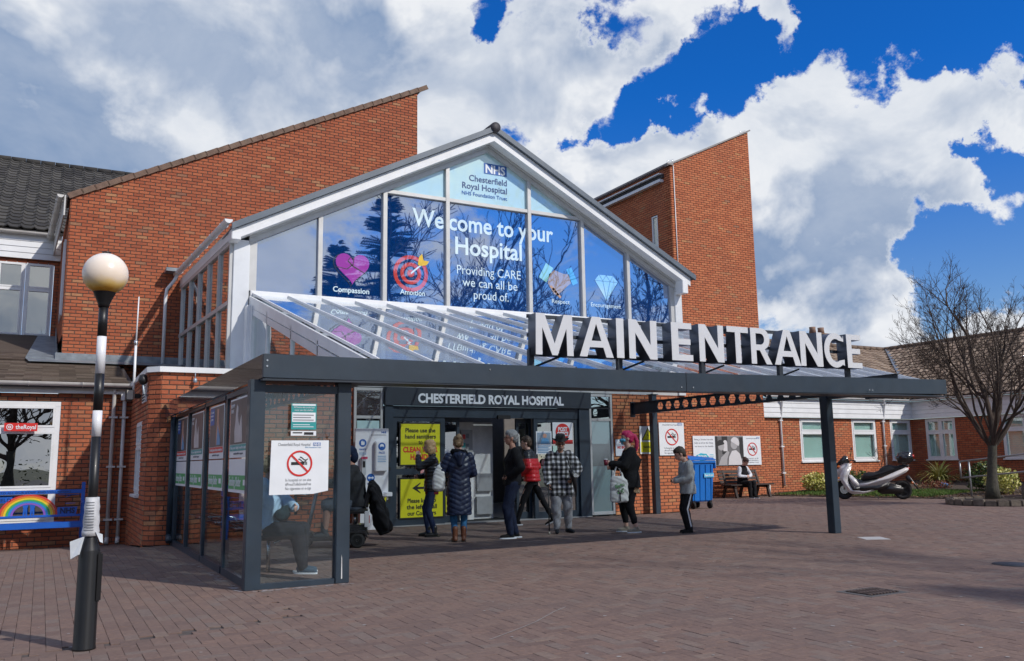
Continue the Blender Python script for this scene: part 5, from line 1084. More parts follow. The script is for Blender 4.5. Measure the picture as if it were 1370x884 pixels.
# side posters
yr = [(9.40, 10.46), (10.86, 11.86), (12.40, 13.45), (13.90, 14.95)]
PDK = mat('poster_dark_photo', (.055, .055, .065), .35, var=.3, vscale=3); PSK = mat('poster_grey_skin', (.48, .46, .47), .4); 
for i, (ya, yb) in enumerate(yr):
    o_ = Vector((-1, 0, 0)); x = 1.918
    U_ = (0, -1, 0)
    nth = ['nearest the front corner', 'second from the front corner', 'third from the front corner', 'nearest the brick porch'][i]
    p = thing('poster', 'stop smoking photo poster on the shelter side, ' + nth, 'poster', (x, (ya + yb) / 2, 1.36), group='posters on the shelter side glass')
    z0, z1 = 1.34, 2.01; yb2 = yb; w_ = yb - ya
    MB().box(x, x + .004, ya, yb, z0, z1).build('board', PRINTW, p); MB().box(x - .003, x - .001, ya + .03, yb - .03, z0 + .15, z1 - .02).build('photo_ground', PDK, p)
    col = PRINTT if i % 2 == 0 else PRINTR
    MB().box(x - .003, x - .001, ya + .03, yb - .03, z0 + .075, z0 + .145).build('colour_band', col, p)
    text('Help your baby breathe easier' if i % 2 == 0 else 'Smoking harms those around you', .05, (x - .004, (ya + yb) / 2, z0 + .095), PRINTW, p, ux=U_, width=w_ * .85)
    text('smokefreelife for support', .035, (x - .004, (ya + yb) / 2, z0 + .035), PRINTGR, p, ux=U_, width=w_ * .5)
    if i % 2 == 0:
        flat('figure_print', [[(.30, .17), (.28, .30), (.33, .42), (.36, .54), (.40, .60), (.45, .56), (.46, .46), (.50, .40), (.56, .34), (.60, .42), (.66, .47), (.67, .40), (.70, .30), (.72, .17)]], (x - .0035, yb, z0), PSK, p, ux=U_); flat('figure_print', [circ(.44, .535, .045, 18)], (x - .005, yb, z0), PSK, p, ux=U_)
        text('BUMP\nFREE', .06, (x - .005, yb - .07, z1 - .10), PRINTW, p, ux=U_, align='LEFT', width=.2)
    else:
        flat('caption_block', [rect(.06, .43, .34, .64)], (x - .0035, yb, z0), PRINTB, p, ux=U_); text('What about\nthe effects\non others', .045, (x - .005, yb - .08, z1 - .09), PRINTW, p, ux=U_, align='LEFT', width=.22)
        flat('figure_print', [[(.50, .17), (.48, .32), (.53, .44), (.53, .62), (.66, .62), (.67, .44), (.74, .36), (.72, .17)]], (x - .0035, yb, z0), SKINP, p, ux=U_); flat('figure_print', [[(.54, .17), (.60, .42), (.78, .24), (.80, .17)]], (x - .005, yb, z0), PALEB, p, ux=U_)
    q = thing('shelter_sign', 'green and white Smoking Shelter sign on the side glass, ' + nth, 'sign', (x, (ya + yb) / 2, .96), group='Smoking Shelter signs on the side glass')
    MB().box(x, x + .004, ya, yb, .955, 1.325).build('board', PRINTW, q); MB().box(x - .003, x - .001, ya + .02, yb - .02, .99, 1.145).build('green_band', PRINTG, q)
    text('Smoking Shelter', .15, (x - .004, yb - .06, 1.025), PRINTW, q, ux=U_, align='LEFT', width=w_ * .62, bold=.001); MB().box(x - .004, x - .003, ya + .07, ya + .22, 1.04, 1.10).build('small_logo', PRINTW, q)
# ------------------------------------------------------------------ helper: height on a vertical axis at (x,y) seen at picture row py
def zat(px, py, Y):
    d = Vector(((px - 685) / 1147.04, -(py - 442) / 1147.04, 1)); v = Vector([sum(Rr[i][j] * d[i] for i in range(3)) for j in range(3)]); return CAMH + v.z * Y / v.y
# ------------------------------------------------------------------ crossing beacon lamp
LX, LY = .335, 6.93
lp = thing('beacon_lamp', 'black and white banded beacon post with a globe in the left foreground', 'lamp post', (LX, LY, 0))
zz = {k: zat(px, k, LY) for k, px in ((395, 143), (411, 141), (450, 138), (500, 134), (549, 131), (584, 128), (665, 122), (715, 118), (722, 117), (735, 117), (367, 144))}
MB().lathe([(.076, 0), (.076, .01), (.073, .02), (.070, zz[735] - .01), (.068, zz[735]), (.045, zz[722] + .01), (.040, zz[715] + .02)], (LX, LY, 0), 28).build('base_sleeve', BLACKP, lp)
MB().box(LX + .045, LX + .085, LY - .055, LY + .02, .32, zz[735] - .02).build('access_door', BLACKP, lp, bevel=.01)
bands = [(zz[715], zz[584], 0), (zz[584], zz[549], 1), (zz[549], zz[500], 0), (zz[500], zz[450], 1), (zz[450], zz[411] + .01, 0)]
for z0, z1, k in bands: MB().lathe([(.0325, z0 + .001), (.0325, z1 - .001)], (LX, LY, 0), 24).build('black_band' if k == 0 else 'white_band', BLACKP if k == 0 else WHITEP, lp)
MB().lathe([(.037, zz[411]), (.040, zz[411] + .02), (.055, zz[395] - .03), (.082, zz[395] + .03), (.086, zz[395] + .04), (.03, zz[395] + .05)], (LX, LY, 0), 24).build('globe_holder', BLACKP, lp)
gm = bpy.data.materials.new('amber_stained_globe'); gm.use_nodes = True; t = gm.node_tree; p_ = principled(gm); p_.inputs['Roughness'].default_value = .25; p_.inputs['Subsurface Weight'].default_value = .0
geo = t.nodes.new('ShaderNodeNewGeometry'); sp = t.nodes.new('ShaderNodeSeparateXYZ'); t.links.new(geo.outputs['Position'], sp.inputs[0])
nz = t.nodes.new('ShaderNodeTexNoise'); nz.inputs['Scale'].default_value = 9; nz.inputs['Detail'].default_value = 6; t.links.new(geo.outputs['Position'], nz.inputs['Vector'])
ma = t.nodes.new('ShaderNodeMath'); ma.operation = 'MULTIPLY_ADD'; ma.inputs[1].default_value = .10; t.links.new(nz.outputs['Fac'], ma.inputs[0]); t.links.new(sp.outputs[2], ma.inputs[2])
mr_ = t.nodes.new('ShaderNodeMapRange'); zc0 = zz[367]; mr_.inputs[1].default_value = zc0 - .12; mr_.inputs[2].default_value = zc0 + .21; t.links.new(ma.outputs[0], mr_.inputs[0])
rp = t.nodes.new('ShaderNodeValToRGB'); e = rp.color_ramp.elements
for _ in range(3): e.new(.5)
for i, (q, c) in enumerate(((0, (.10, .045, .004, 1)), (.10, (.62, .30, .015, 1)), (.22, (.80, .55, .18, 1)), (.42, (.84, .70, .56, 1)), (1, (.86, .79, .71, 1)))): e[i].position = q; e[i].color = c
t.links.new(mr_.outputs[0], rp.inputs[0]); t.links.new(rp.outputs[0], p_.inputs['Base Color'])
MB().ball((LX, LY, zz[367]), .158, 36, 24).build('globe', gm, lp); MB().lathe([(.03, 0), (.03, .015), (.01, .02)], (LX, LY, zz[367] + .155), 12).build('globe_cap', BLACK, lp)
nm_ = mat('crumpled_notice', (.50, .51, .53), .6, var=.25, vscale=14, bump=.5, bscale=18)
n_ = thing('taped_notice', 'torn white notices wrapped in plastic round the beacon post above its sleeve', 'notice', (LX, LY - .05, zz[715]))
b = MB(); pr = []
for k in range(9): z = zz[715] - .01 + (zz[665] - zz[715] + .01) * k / 8; pr.append((.047 + .010 * (1 - k / 8) + .003 * math.sin(k * 2.3), z))
b.lathe(pr, (LX, LY, 0), 18); b.build('wrapped_paper', nm_, n_)
for k in range(11):
    z = zz[715] + .03 + k * (zz[665] - zz[715] - .05) / 11
    b = MB(); R_ = .0595 - .010 * (k / 11)
    b.add([(LX + R_ * math.cos(a), LY + R_ * math.sin(a), z + dz) for dz in (0, .006) for a in [-2.5 + .13 * i for i in range(10)]], [(i, i + 1, 11 + i, 10 + i) for i in range(9)]); b.build('printed_line', PRINTGR, n_, fixn=False)
b = MB(); b.prism([(LX - .05, LY - .07, zz[715] - .01), (LX - .13, LY - .05, zz[715] - .04), (LX - .12, LY - .05, zz[715] - .16), (LX - .075, LY - .075, zz[715] - .13)], (.01, .012, 0)); b.prism([(LX + .03, LY - .06, zz[715] + .02), (LX + .075, LY - .05, zz[715] + .0), (LX + .08, LY - .05, zz[715] - .06), (LX + .06, LY - .06, zz[715] - .05)], (.0, .01, 0)); b.build('plastic_flap', mat('clear_film', (.62, .66, .70), .25, var=.2), n_)

# ------------------------------------------------------------------ rainbow bench
BB = thing('rainbow_bench', 'bright blue metal bench with a cut out rainbow and NHS back panel', 'bench', (-.3, 17.8, -.17)); BLU = mat('bright_blue_paint', (.010, .10, .46), .32, var=.08, coat=.3)
yb = 17.80; xl, xr = -1.40, .70
for x in (xl, xr): MB().box(x - .03, x + .03, yb - .03, yb + .03, -.17, 1.0).build('back_post', BLU, BB, bevel=.006); MB().box(x - .025, x + .025, yb - .55, yb - .50, -.17, .66).build('front_post', BLU, BB, bevel=.006); MB().box(x - .03, x + .03, yb - .56, yb - .03, .63, .67).build('armrest', BLU, BB, bevel=.006)
MB().box(xl, xr, yb - .02, yb + .02, .80, .87).build('top_rail', BLU, BB, bevel=.006); MB().box(xl, xr, yb - .02, yb + .02, .39, .43).build('lower_rail', BLU, BB, bevel=.006)
MB().box(xl, xr, yb - .52, yb - .48, .22, .32).build('seat_front_rail', BLU, BB, bevel=.006)
for k in range(5): MB().box(xl + .03, xr - .03, yb - .46 + k * .09, yb - .40 + k * .09, .29, .31).build('seat_slat', BLU, BB, bevel=.004)
rc = -.16; cols = [(.60, .05, .04), (.70, .22, .02), (.75, .55, .03), (.05, .38, .10), (.03, .22, .55), (.22, .10, .45)]
for k, c in enumerate(cols):
    r0, r1 = .46 - k * .037, .46 - (k + 1) * .037 + .002
    out = [(r0 * math.cos(a), r0 * .80 * math.sin(a)) for a in [PI * i / 28 for i in range(29)]] + [(r1 * math.cos(a), r1 * .80 * math.sin(a)) for a in [PI * (28 - i) / 28 for i in range(29)]]
    flat('rainbow_band', [out], (rc, yb - .004, .43), mat('rainbow_%d' % k, c, .35, var=.03), BB, th=.005)
def person_cut(cx): return [[(cx - .035, 0), (cx - .01, 0), (cx, .10), (cx + .01, 0), (cx + .035, 0), (cx + .032, .14), (cx + .05, .2), (cx + .03, .23), (cx + .012, .235)] + circ(cx, .262, .027, 10, -.9, PI + .9) + [(cx - .012, .235), (cx - .03, .23), (cx - .05, .2), (cx - .032, .14)]]
for cx in (-.05, .06): flat('cut_out_figure', person_cut(cx), (rc, yb, .42), BLU, BB, th=.004)
flat('helicopter', [[(-.20, .03), (-.17, .05), (-.03, .045), (.02, .08), (.12, .07), (.17, .02), (.13, -.03), (.0, -.035), (-.06, .01), (-.16, .02), (-.19, -.01)], rect(-.14, .095, .20, .105), rect(.03, .07, .045, .10), rect(-.02, -.06, .14, -.05)], (.44, yb, .68), BLU, BB, th=.004)
flat('emblem_panel', [[(-.17, 0), (.15, 0), (.17, .13), (-.15, .13)]], (.45, yb, .43), BLU, BB, th=.004); text('NHS', .135, (.46, yb - .008, .45), mat('navy_paint', (.01, .02, .08), .4), BB, bold=.006, width=.24)
flat('name_panel', [rect(-.30, 0, .0, .10)], (-.42, yb, .66), BLU, BB, th=.004); text('CHESTERFIELD', .085, (-.44, yb - .008, .68), mat('navy_paint', (.01, .02, .08), .4), BB, align='RIGHT', width=.62)
text('THANK YOU TO ALL OUR STAFF AND VOLUNTEERS', .045, (-.25, yb - .022, .818), mat('navy_paint', (.01, .02, .08), .4), BB, width=1.5)

# ------------------------------------------------------------------ shelter bench
SB = thing('shelter_bench', 'tubular steel perch bench inside the smoking shelter', 'bench', (2.2, 11.5, 0))
for k, y in enumerate((10.55, 11.9, 13.2)):
    MB().tube([(2.42, y, 0), (2.42, y, .48)], .022, 10).build('leg', CHROME, SB); MB().tube([(2.02, y, .52), (2.42, y, .52), (2.52, y, .50), (2.57, y, .44), (2.55, y, .36), (2.48, y, .33)], .020, 10).build('arm', CHROME, SB)
MB().prism([(2.03, 10.5, .49), (2.45, 10.5, .48), (2.45, 14.6, .48), (2.03, 14.6, .49)], (0, 0, .02)).build('seat', STEELD, SB)
b = MB()
for i in range(40):
    for j in range(4): b.lathe([(.016, 0), (.012, .005)], (2.07 + j * .11, 10.58 + i * .1, .508), 8)
o = b.build('seat_studs', CHROME, SB); o['kind'] = 'stuff'

# ------------------------------------------------------------------ wheelie bin
WB_ = thing('wheelie_bin', 'large bright blue wheeled paper recycling bin by the wall', 'bin', (14.7, 17.3, 0)); BN = mat('bin_blue_plastic', (.006, .14, .50), .38, var=.08, vscale=3, dirt=.15, dirtcol=(.05, .16, .35))
x0, x1, y0, y1 = 14.28, 15.06, 16.98, 17.66
vs = [(x0 + .05, y0 + .05, .18), (x1 - .05, y0 + .05, .18), (x1 - .05, y1 - .05, .18), (x0 + .05, y1 - .05, .18), (x0, y0, 1.16), (x1, y0, 1.16), (x1, y1, 1.16), (x0, y1, 1.16)]
MB().add(vs, [(0, 3, 2, 1), (4, 5, 6, 7), (0, 1, 5, 4), (1, 2, 6, 5), (2, 3, 7, 6), (3, 0, 4, 7)]).build('body', BN, WB_, bevel=.03)
for k in range(4): x = x0 + .12 + k * .18; MB().prism([(x, y0 + .045, .22), (x + .03, y0 + .045, .22), (x + .03, y0 - .008, 1.1), (x, y0 - .008, 1.1)], (0, -.012, 0)).build('rib', BN, WB_)
MB().box(x0 - .035, x1 + .035, y0 - .035, y1 + .035, 1.13, 1.20).build('rim', BN, WB_, bevel=.015); MB().box(x1 + .0, x1 + .05, y0 - .02, y0 + .14, 1.0, 1.16).build('lifting_pin', BN, WB_, bevel=.015)
MB().prism([(x0 - .03, y0 - .04, 1.205), (x0 - .03, y1 + .02, 1.30), (x0 - .03, y1 + .02, 1.34), (x0 - .03, y0 + .1, 1.30), (x0 - .03, y0 - .04, 1.225)], (.52, 0, 0)).build('lid', BN, WB_, bevel=.01)
MB().prism([(x0 + .50, y0 - .04, 1.205), (x0 + .50, y1 + .02, 1.28), (x0 + .50, y1 + .02, 1.31), (x0 + .50, y0 + .1, 1.275), (x0 + .50, y0 - .04, 1.222)], (.32, 0, 0)).build('lid', BN, WB_, bevel=.01)
for x, y in ((x0 + .12, y0 + .1), (x1 - .12, y0 + .1), (x0 + .12, y1 - .1), (x1 - .12, y1 - .1)):
    o = MB().lathe([(.02, -.03), (.085, -.025), (.09, 0), (.085, .025), (.02, .03)], (x, y, .09), 16, axis='x').build('wheel', RUBBER, WB_); MB().box(x - .04, x + .04, y - .04, y + .04, .09, .2).build('fork', BLACK, o, world=True)
MB().box(x0 + .42, x0 + .74, y0 - .014, y0 - .01, .78, .89).build('label', mat('cyan_label', (.10, .42, .65), .5), WB_); text('Paper & card', .06, (x0 + .58, y0 - .016, .815), PRINTW, WB_, bold=.002, width=.27)

# ------------------------------------------------------------------ wooden bench under the banner
WD = mat('dark_brown_plank', (.040, .026, .022), .7, var=.35, vscale=6, bump=.4, bscale=30)
BN2 = thing('park_bench', 'dark brown slatted bench against the tower wall under the banner sign', 'bench', (19.9, 20.9, 0)); xl, xr = 18.98, 20.82
for k in range(4): MB().obox((xl, 21.18 + k * .035, .50 + k * .105), (xr - .25, 21.18 + k * .035, .50 + k * .105), .035, .085, up=(0, .3, 1)).build('back_slat', WD, BN2, bevel=.005)
for k in range(4): MB().box(xl, xr, 20.66 + k * .125, 20.77 + k * .125, .39, .43).build('seat_slat', WD, BN2, bevel=.005)
for x in (xl + .22, xl + .92, xr - .22):
    MB().obox((x, 20.66, 0), (x, 20.78, .39), .08, .07, up=(0, 1, 0)).build('leg', WD, BN2); MB().obox((x, 21.30, 0), (x, 21.14, .42), .08, .07, up=(0, 1, 0)).build('leg', WD, BN2); MB().obox((x, 21.12, .38), (x, 21.30, .86), .06, .05, up=(0, 1, 0)).build('back_support', WD, BN2); MB().box(x - .04, x + .04, 20.70, 21.2, .31, .385).build('cross_bearer', WD, BN2)

# ------------------------------------------------------------------ motor scooter
def ext(profile, w0, w1=None, off=0.0):
    """side outline (x forward, z up) given width, centred"""
    return [(x, -w0 / 2 + off, z) for x, z in profile], (0, w0, 0)
MS = thing('motor_scooter', 'silver and black motor scooter with a top box parked by the flower bed', 'scooter', (21.95, 16.80, 0)); hd = math.atan2(.76, -.65)
SIL = mat('pearl_silver_paint', (.72, .70, .69), .25, .05, var=.04, coat=.6); SBK = mat('scooter_black_plastic', (.015, .015, .017), .35, coat=.3); SEAT = mat('black_vinyl', (.018, .018, .020), .45, bump=.2)
def mpart(name, m, prof, w, bevel=.02, off=0, parent=None, taper=None):
    n = len(prof); b = MB(); b.prism(*ext(prof, w, off=off)); me = b.mesh(name, m)
    if taper:
        for v in me.vertices:
            k = max(0, min(1, (v.co.x - taper[0]) / (taper[1] - taper[0]))); v.co.y *= 1 + (taper[2] - 1) * k
    bm = bmesh.new(); bm.from_mesh(me); bmesh.ops.recalc_face_normals(bm, faces=bm.faces)
    bmesh.ops.bevel(bm, geom=[e for e in bm.edges if e.calc_face_angle(0) > .5], offset=bevel, segments=3, affect='EDGES', clamp_overlap=True); bm.to_mesh(me); bm.free()
    for p in me.polygons: p.use_smooth = True
    o = bpy.data.objects.new(name, me); COL.objects.link(o); o.parent = parent or MS; return o
MS.rotation_euler = (0, 0, hd); MS.scale = (1.02, 1.0, 1.10)
def wheel(parent, x, y, r, w, rim, name='wheel', spokes=5):
    o = bpy.data.objects.new(name, None); COL.objects.link(o); o.parent = parent; o.location = (x, y, r)
    link('tyre', MB().lathe([(r * .66, -w / 2), (r * .9, -w / 2), (r, -w * .25), (r, w * .25), (r * .9, w / 2), (r * .66, w / 2), (r * .66, -w / 2)], (0, 0, 0), 28, axis='y').mesh('tyre', RUBBER), o, world=False)
    b = MB(); b.lathe([(r * .62, -w * .35), (r * .68, -w * .35), (r * .68, w * .35), (r * .62, w * .35), (r * .62, -w * .35)], (0, 0, 0), 28, axis='y'); b.lathe([(r * .18, -w * .45), (r * .18, w * .45)], (0, 0, 0), 14, axis='y')
    for k in range(spokes): a = 2 * PI * k / spokes; b.obox((r * .1 * math.cos(a), 0, r * .1 * math.sin(a)), (r * .66 * math.cos(a), 0, r * .66 * math.sin(a)), w * .3, r * .16, up=(-math.sin(a), 0, math.cos(a)))
    link('rim', b.mesh('rim', rim), o, world=False); return o
wheel(MS, 0, 0, .245, .12, SBK); wheel(MS, 1.55, 0, .255, .11, SBK)
mpart('rear_panel', SIL, [(1.12, .30), (1.14, .44), (.86, .46), (.52, .56), (.20, .70), (-.16, .84), (-.22, .80), (-.12, .70), (.20, .54), (.45, .40), (.80, .30)], .36, .03, taper=(-.2, .4, 1.0))
mpart('leg_shield', SIL, [(1.30, .86), (1.42, .60), (1.44, .44), (1.28, .26), (1.0, .24), (.72, .30), (.70, .24), (1.05, .15), (1.32, .13), (1.44, .20), (1.60, .44), (1.66, .62), (1.50, .84)], .40, .03)
mpart('front_fairing', SIL, [(1.26, .90), (1.34, .98), (1.52, .96), (1.72, .86), (1.80, .78), (1.76, .64), (1.64, .56), (1.52, .58), (1.42, .72)], .40, .05, taper=(1.3, 1.8, .45))
mpart('front_mudguard', SIL, [(1.30, .36), (1.38, .50), (1.55, .57), (1.72, .52), (1.80, .42), (1.70, .48), (1.55, .51), (1.40, .45)], .15, .015)
mpart('floor_board', SBK, [(1.10, .26), (1.32, .24), (1.40, .42), (1.30, .40), (1.24, .32), (1.12, .34)], .42, .01)
mpart('side_skirt', SBK, [(.30, .46), (.62, .36), (1.12, .34), (1.20, .30), (1.10, .22), (.70, .24), (.42, .30)], .41, .02)
mpart('seat', SEAT, [(1.10, .46), (1.04, .66), (.92, .72), (.66, .71), (.58, .76), (.50, .86), (.30, .90), (.02, .86), (-.16, .83), (.12, .74), (.46, .60), (.80, .50)], .30, .05)
mpart('tunnel', SBK, [(.55, .30), (.60, .56), (1.10, .50), (1.34, .62), (1.42, .80), (1.50, .60), (1.30, .30)], .30, .04)
mpart('centre_trim', SIL, [(1.00, .30), (1.14, .46), (1.34, .66), (1.44, .62), (1.34, .40), (1.22, .28)], .34, .03)
mpart('engine', SBK, [(-.05, .20), (.0, .34), (.30, .42), (.62, .36), (.70, .22), (.55, .14), (.2, .14)], .26, .04)
mpart('exhaust', mat('dark_exhaust', (.04, .04, .04), .35, .7), [(-.22, .30), (-.20, .38), (.30, .28), (.32, .20)], .10, .03, off=-.17)
mpart('windscreen', mat('smoked_screen', (.02, .022, .026), .12, coat=.5), [(1.34, .95), (1.38, 1.10), (1.46, 1.18), (1.50, 1.16), (1.80, .86), (1.74, .84), (1.50, .95)], .30, .02, taper=(1.35, 1.8, .5))
mpart('headlight', mat('orange_indicator', (.55, .13, .02), .2), [(1.60, .87), (1.66, .91), (1.74, .84), (1.70, .82)], .34, .01); mpart('rear_light', mat('red_lamp', (.40, .01, .01), .2), [(-.24, .79), (-.20, .83), (-.14, .83), (-.16, .76)], .2, .01)
mpart('top_box', mat('gloss_black_box', (.012, .012, .014), .12, coat=.8), [(.13, 1.00), (.10, 1.17), (-.02, 1.25), (-.20, 1.24), (-.36, 1.16), (-.38, 1.05), (-.30, .98), (-.20, .90), (.0, .90)], .40, .06); mpart('box_reflector', mat('red_lamp', (.4, .01, .01), .2), [(-.37, 1.14), (-.34, 1.17), (-.24, 1.10), (-.36, 1.06)], .30, .01)
mpart('rack', SBK, [(-.2, .84), (-.22, .90), (.05, .90), (.1, .82)], .16, .01); mpart('rear_mudguard', SBK, [(-.12, .50), (-.10, .62), (-.20, .62), (-.36, .36), (-.42, .26), (-.38, .26), (-.30, .38)], .14, .01); mpart('indicator', mat('orange_indicator', (.55, .13, .02), .2), [(-.30, .42), (-.26, .47), (-.22, .43), (-.26, .39)], .24, .01)
link('handlebar', MB().tube([(1.22, -.34, 1.02), (1.30, -.2, 1.04), (1.36, 0, 1.0), (1.30, .2, 1.04), (1.22, .34, 1.02)], .016, 8).mesh('handlebar', SBK), MS, world=False)
for s in (-1, 1):
    link('grip', MB().tube([(1.24, s * .30, 1.025), (1.20, s * .40, 1.01)], .022, 8).mesh('grip', RUBBER), MS, world=False); link('mirror_stalk', MB().tube([(1.34, s * .16, 1.04), (1.30, s * .26, 1.22), (1.28, s * .30, 1.30)], .008, 6).mesh('mirror_stalk', SBK), MS, world=False)
    link('mirror', MB().ball((1.28, s * .32, 1.34), (.02, .065, .045)).mesh('mirror', SBK), MS, world=False); link('fork', MB().tube([(1.38, s * .075, .72), (1.55, s * .075, .255)], .02, 8).mesh('fork', CHROME), MS, world=False)
link('brake_disc', MB().lathe([(.11, -.003), (.11, .003)], (1.55, .07, .255), 24, axis='y').mesh('brake_disc', CHROME), MS, world=False); link('side_stand', MB().tube([(.75, .12, .18), (.65, .24, .02)], .010, 6).mesh('side_stand', SBK), MS, world=False)

# ------------------------------------------------------------------ trees and plants
BARK = mat('grey_green_bark', (.060, .055, .043), .95, var=.35, vscale=18, bump=1.0, bscale=28, dirt=.4, dirtcol=(.10, .115, .06))
TWIG = mat('brown_twig', (.062, .044, .034), .9, var=.25)
def bare_tree(label, base, H, spread, seed, trunk_r, name='bare_tree', lean=(0, 0), fork=.28, levels=6, cat='tree', group=None, twigs=True, cm=None, minr=.004):
    rnd = random.Random(seed); t = thing(name, label, cat, base, group=group); tr = MB(); cr = MB(); base = Vector(base)
    def grow(p, d, L, r, lv):
        n = 4 if lv < 2 else 3; pts = [p]; q = p.copy(); dd = d.copy()
        for k in range(n):
            dd = (dd + Vector((rnd.gauss(0, .10), rnd.gauss(0, .10), rnd.gauss(.03, .06)))).normalized(); q = q + dd * L / n; pts.append(q.copy())
        re = r * .66; cr.tube(pts, [max(minr, r + (re - r) * i / n) for i in range(n + 1)], 6 if lv < 2 else 4 if lv < 4 else 3, caps=False)
        if lv >= levels: return
        nb = rnd.choice((2, 3, 3)) if lv < levels - 1 else rnd.choice((2, 3, 4))
        for k in range(nb):
            f = 1.0 if k == 0 else rnd.uniform(.35, .95); s = pts[min(n, max(1, int(round(f * n))))]
            ax = Vector((rnd.gauss(0, 1), rnd.gauss(0, 1), rnd.gauss(0, .5))).cross(dd).normalized(); ang = rnd.uniform(.15, .4) if k == 0 else rnd.uniform(.45, .85)
            nd = (Matrix.Rotation(ang, 3, ax) @ dd); nd.z += .10; nd.normalize(); grow(s.copy(), nd, L * rnd.uniform(.62, .82) * (.85 if k else 1), r * (.68 if k == 0 else .5) * rnd.uniform(.85, 1.1), lv + 1)
    hf = H * fork; pts = [base + Vector((lean[0] * (k / 5) ** 1.5 * hf, lean[1] * (k / 5) ** 1.5 * hf, hf * k / 5)) for k in range(6)]
    tr.tube(pts, [trunk_r * (1.45 if k == 0 else 1.12 if k == 1 else 1 - .05 * k) for k in range(6)], 12); tr.build('trunk', BARK, t, fixn=False)
    nl = 10 if levels > 6 else 5
    for k in range(nl):
        a = 2 * PI * k / nl + rnd.uniform(-.3, .3); s = pts[-1] if k < 3 else pts[-2]; el = rnd.uniform(.95, 1.9) if levels > 6 else rnd.uniform(.55, 1.0); d = Vector((math.cos(a) * spread, math.sin(a) * spread, el)).normalized(); grow(s.copy(), d, H * (rnd.uniform(.18, .235) if levels > 6 else rnd.uniform(.20, .27)), trunk_r * (rnd.uniform(.30, .44) if levels > 6 else rnd.uniform(.42, .6)), 0)
    grow(pts[-1].copy(), Vector((lean[0], lean[1], 1)).normalized(), H * .26, trunk_r * .62, 0)
    cr.build('crown', cm or TWIG, t, fixn=False); return t
LEAFM = {}
def leafy(name, parent_or_none, ctr, rad, n, size, mat_, seed, shape='leaf', droop=.2):
    rnd = np.random.default_rng(seed); b = MB(); tl = []
    for i in range(n):
        u = rnd.normal(0, 1, 3); u /= np.linalg.norm(u); r = rnd.random() ** .45
        p = np.array(ctr) + u * r * np.array(rad); p[2] = max(p[2], ctr[2] - rad[2] * .9)
        a = rnd.normal(0, 1, 3); a[2] += .3; a /= np.linalg.norm(a); c = np.cross(a, rnd.normal(0, 1, 3)); c /= np.linalg.norm(c) + 1e-9; s = size * rnd.uniform(.6, 1.3)
        b.add([p - c * s * .35, p + a * s * .5 - c * 0, p + c * s * .35, p - a * s * .5], [(0, 1, 2, 3)]); tl.append(float(rnd.random()))
    return b, tl
def shrub(label, ctr, rad, n, size, m, seed, name='shrub', group=None):
    t = thing(name, label, 'shrub', (ctr[0], ctr[1], ctr[2] - rad[2]), group=group); b, tl = leafy(name, t, ctr, rad, n, size, m, seed)
    link('foliage', b.mesh('foliage', m, tone=tl), t)['kind'] = 'stuff'
    s = MB(); rnd = random.Random(seed)
    for k in range(9): s.tube([(ctr[0] + rnd.uniform(-.05, .05), ctr[1] + rnd.uniform(-.05, .05), ctr[2] - rad[2] - .03), (ctr[0] + rnd.uniform(-.7, .7) * rad[0], ctr[1] + rnd.uniform(-.7, .7) * rad[1], ctr[2] + rnd.uniform(0, .6) * rad[2])], [.010, .004], 4)
    s.build('stem', TWIG, t); return t
def spiky(label, base, n, L, m, seed, name='spiky_plant'):
    t = thing(name, label, 'plant', base); rnd = random.Random(seed); b = MB(); tl = []
    for i in range(n):
        a = rnd.uniform(0, 2 * PI); el = rnd.uniform(.25, 1.35); l = L * rnd.uniform(.6, 1.1); w = .030 * rnd.uniform(.7, 1.2); pts = []; p = Vector(base) + Vector((rnd.gauss(0, .05), rnd.gauss(0, .05), 0)); e_ = el
        for k in range(6):
            pts.append(p.copy()); p = p + Vector((math.cos(a) * math.cos(e_), math.sin(a) * math.cos(e_), math.sin(e_))) * l / 5; e_ -= .22 + .16 * (1.3 - el) * k * .5
        s = Vector((-math.sin(a), math.cos(a), 0)); vs = []
        for k, q in enumerate(pts): ww = w * (1 - (k / 5) ** 2 * .95); vs += [q - s * ww, q + s * ww]
        b.add(vs, [(2 * k, 2 * k + 1, 2 * k + 3, 2 * k + 2) for k in range(5)]); tl += [rnd.random()] * 5
    link('leaves', b.mesh('leaves', m, tone=tl), t)['kind'] = 'stuff'; return t
YG_ = tonemat('variegated_leaf', [(0, (.16, .22, .04)), (.3, (.40, .40, .08)), (.7, (.62, .56, .16)), (1, (.72, .68, .34))], bump=0, rough=.5, spec=.4)
DG_ = tonemat('dark_green_leaf', [(0, (.025, .05, .015)), (.5, (.05, .09, .022)), (.85, (.09, .14, .03)), (1, (.22, .24, .05))], bump=0, rough=.5, spec=.4)
RD_ = tonemat('reddish_leaf', [(0, (.10, .03, .02)), (.4, (.20, .05, .03)), (.7, (.10, .10, .03)), (1, (.30, .09, .05))], bump=0, rough=.5)
OL_ = tonemat('yellow_green_leaf', [(0, (.05, .08, .02)), (.4, (.14, .19, .03)), (.8, (.38, .38, .05)), (1, (.50, .50, .12))], bump=0, rough=.5)
def bx_(x, y): return (x, y, bedz(x, y))
bare_tree('leafless grey barked tree in the brick edged planter at the right edge', (21.25, 13.65, .12), 7.2, 1.05, 14, .13, lean=(.06, -.06), fork=.22, levels=7, minr=.0030)
shrub('yellow and green shrub nearest the wooden bench', (23.0, 20.9, .42), (.6, .45, .32), 1500, .085, YG_, 3); shrub('green shrub with a bronze tint behind the scooter pole', (24.9, 20.9, .45), (.6, .5, .34), 1100, .08, DG_, 4); shrub('low reddish shrub between the green shrub and the canopy post', (26.0, 21.0, .40), (.5, .4, .26), 700, .08, RD_, 5)
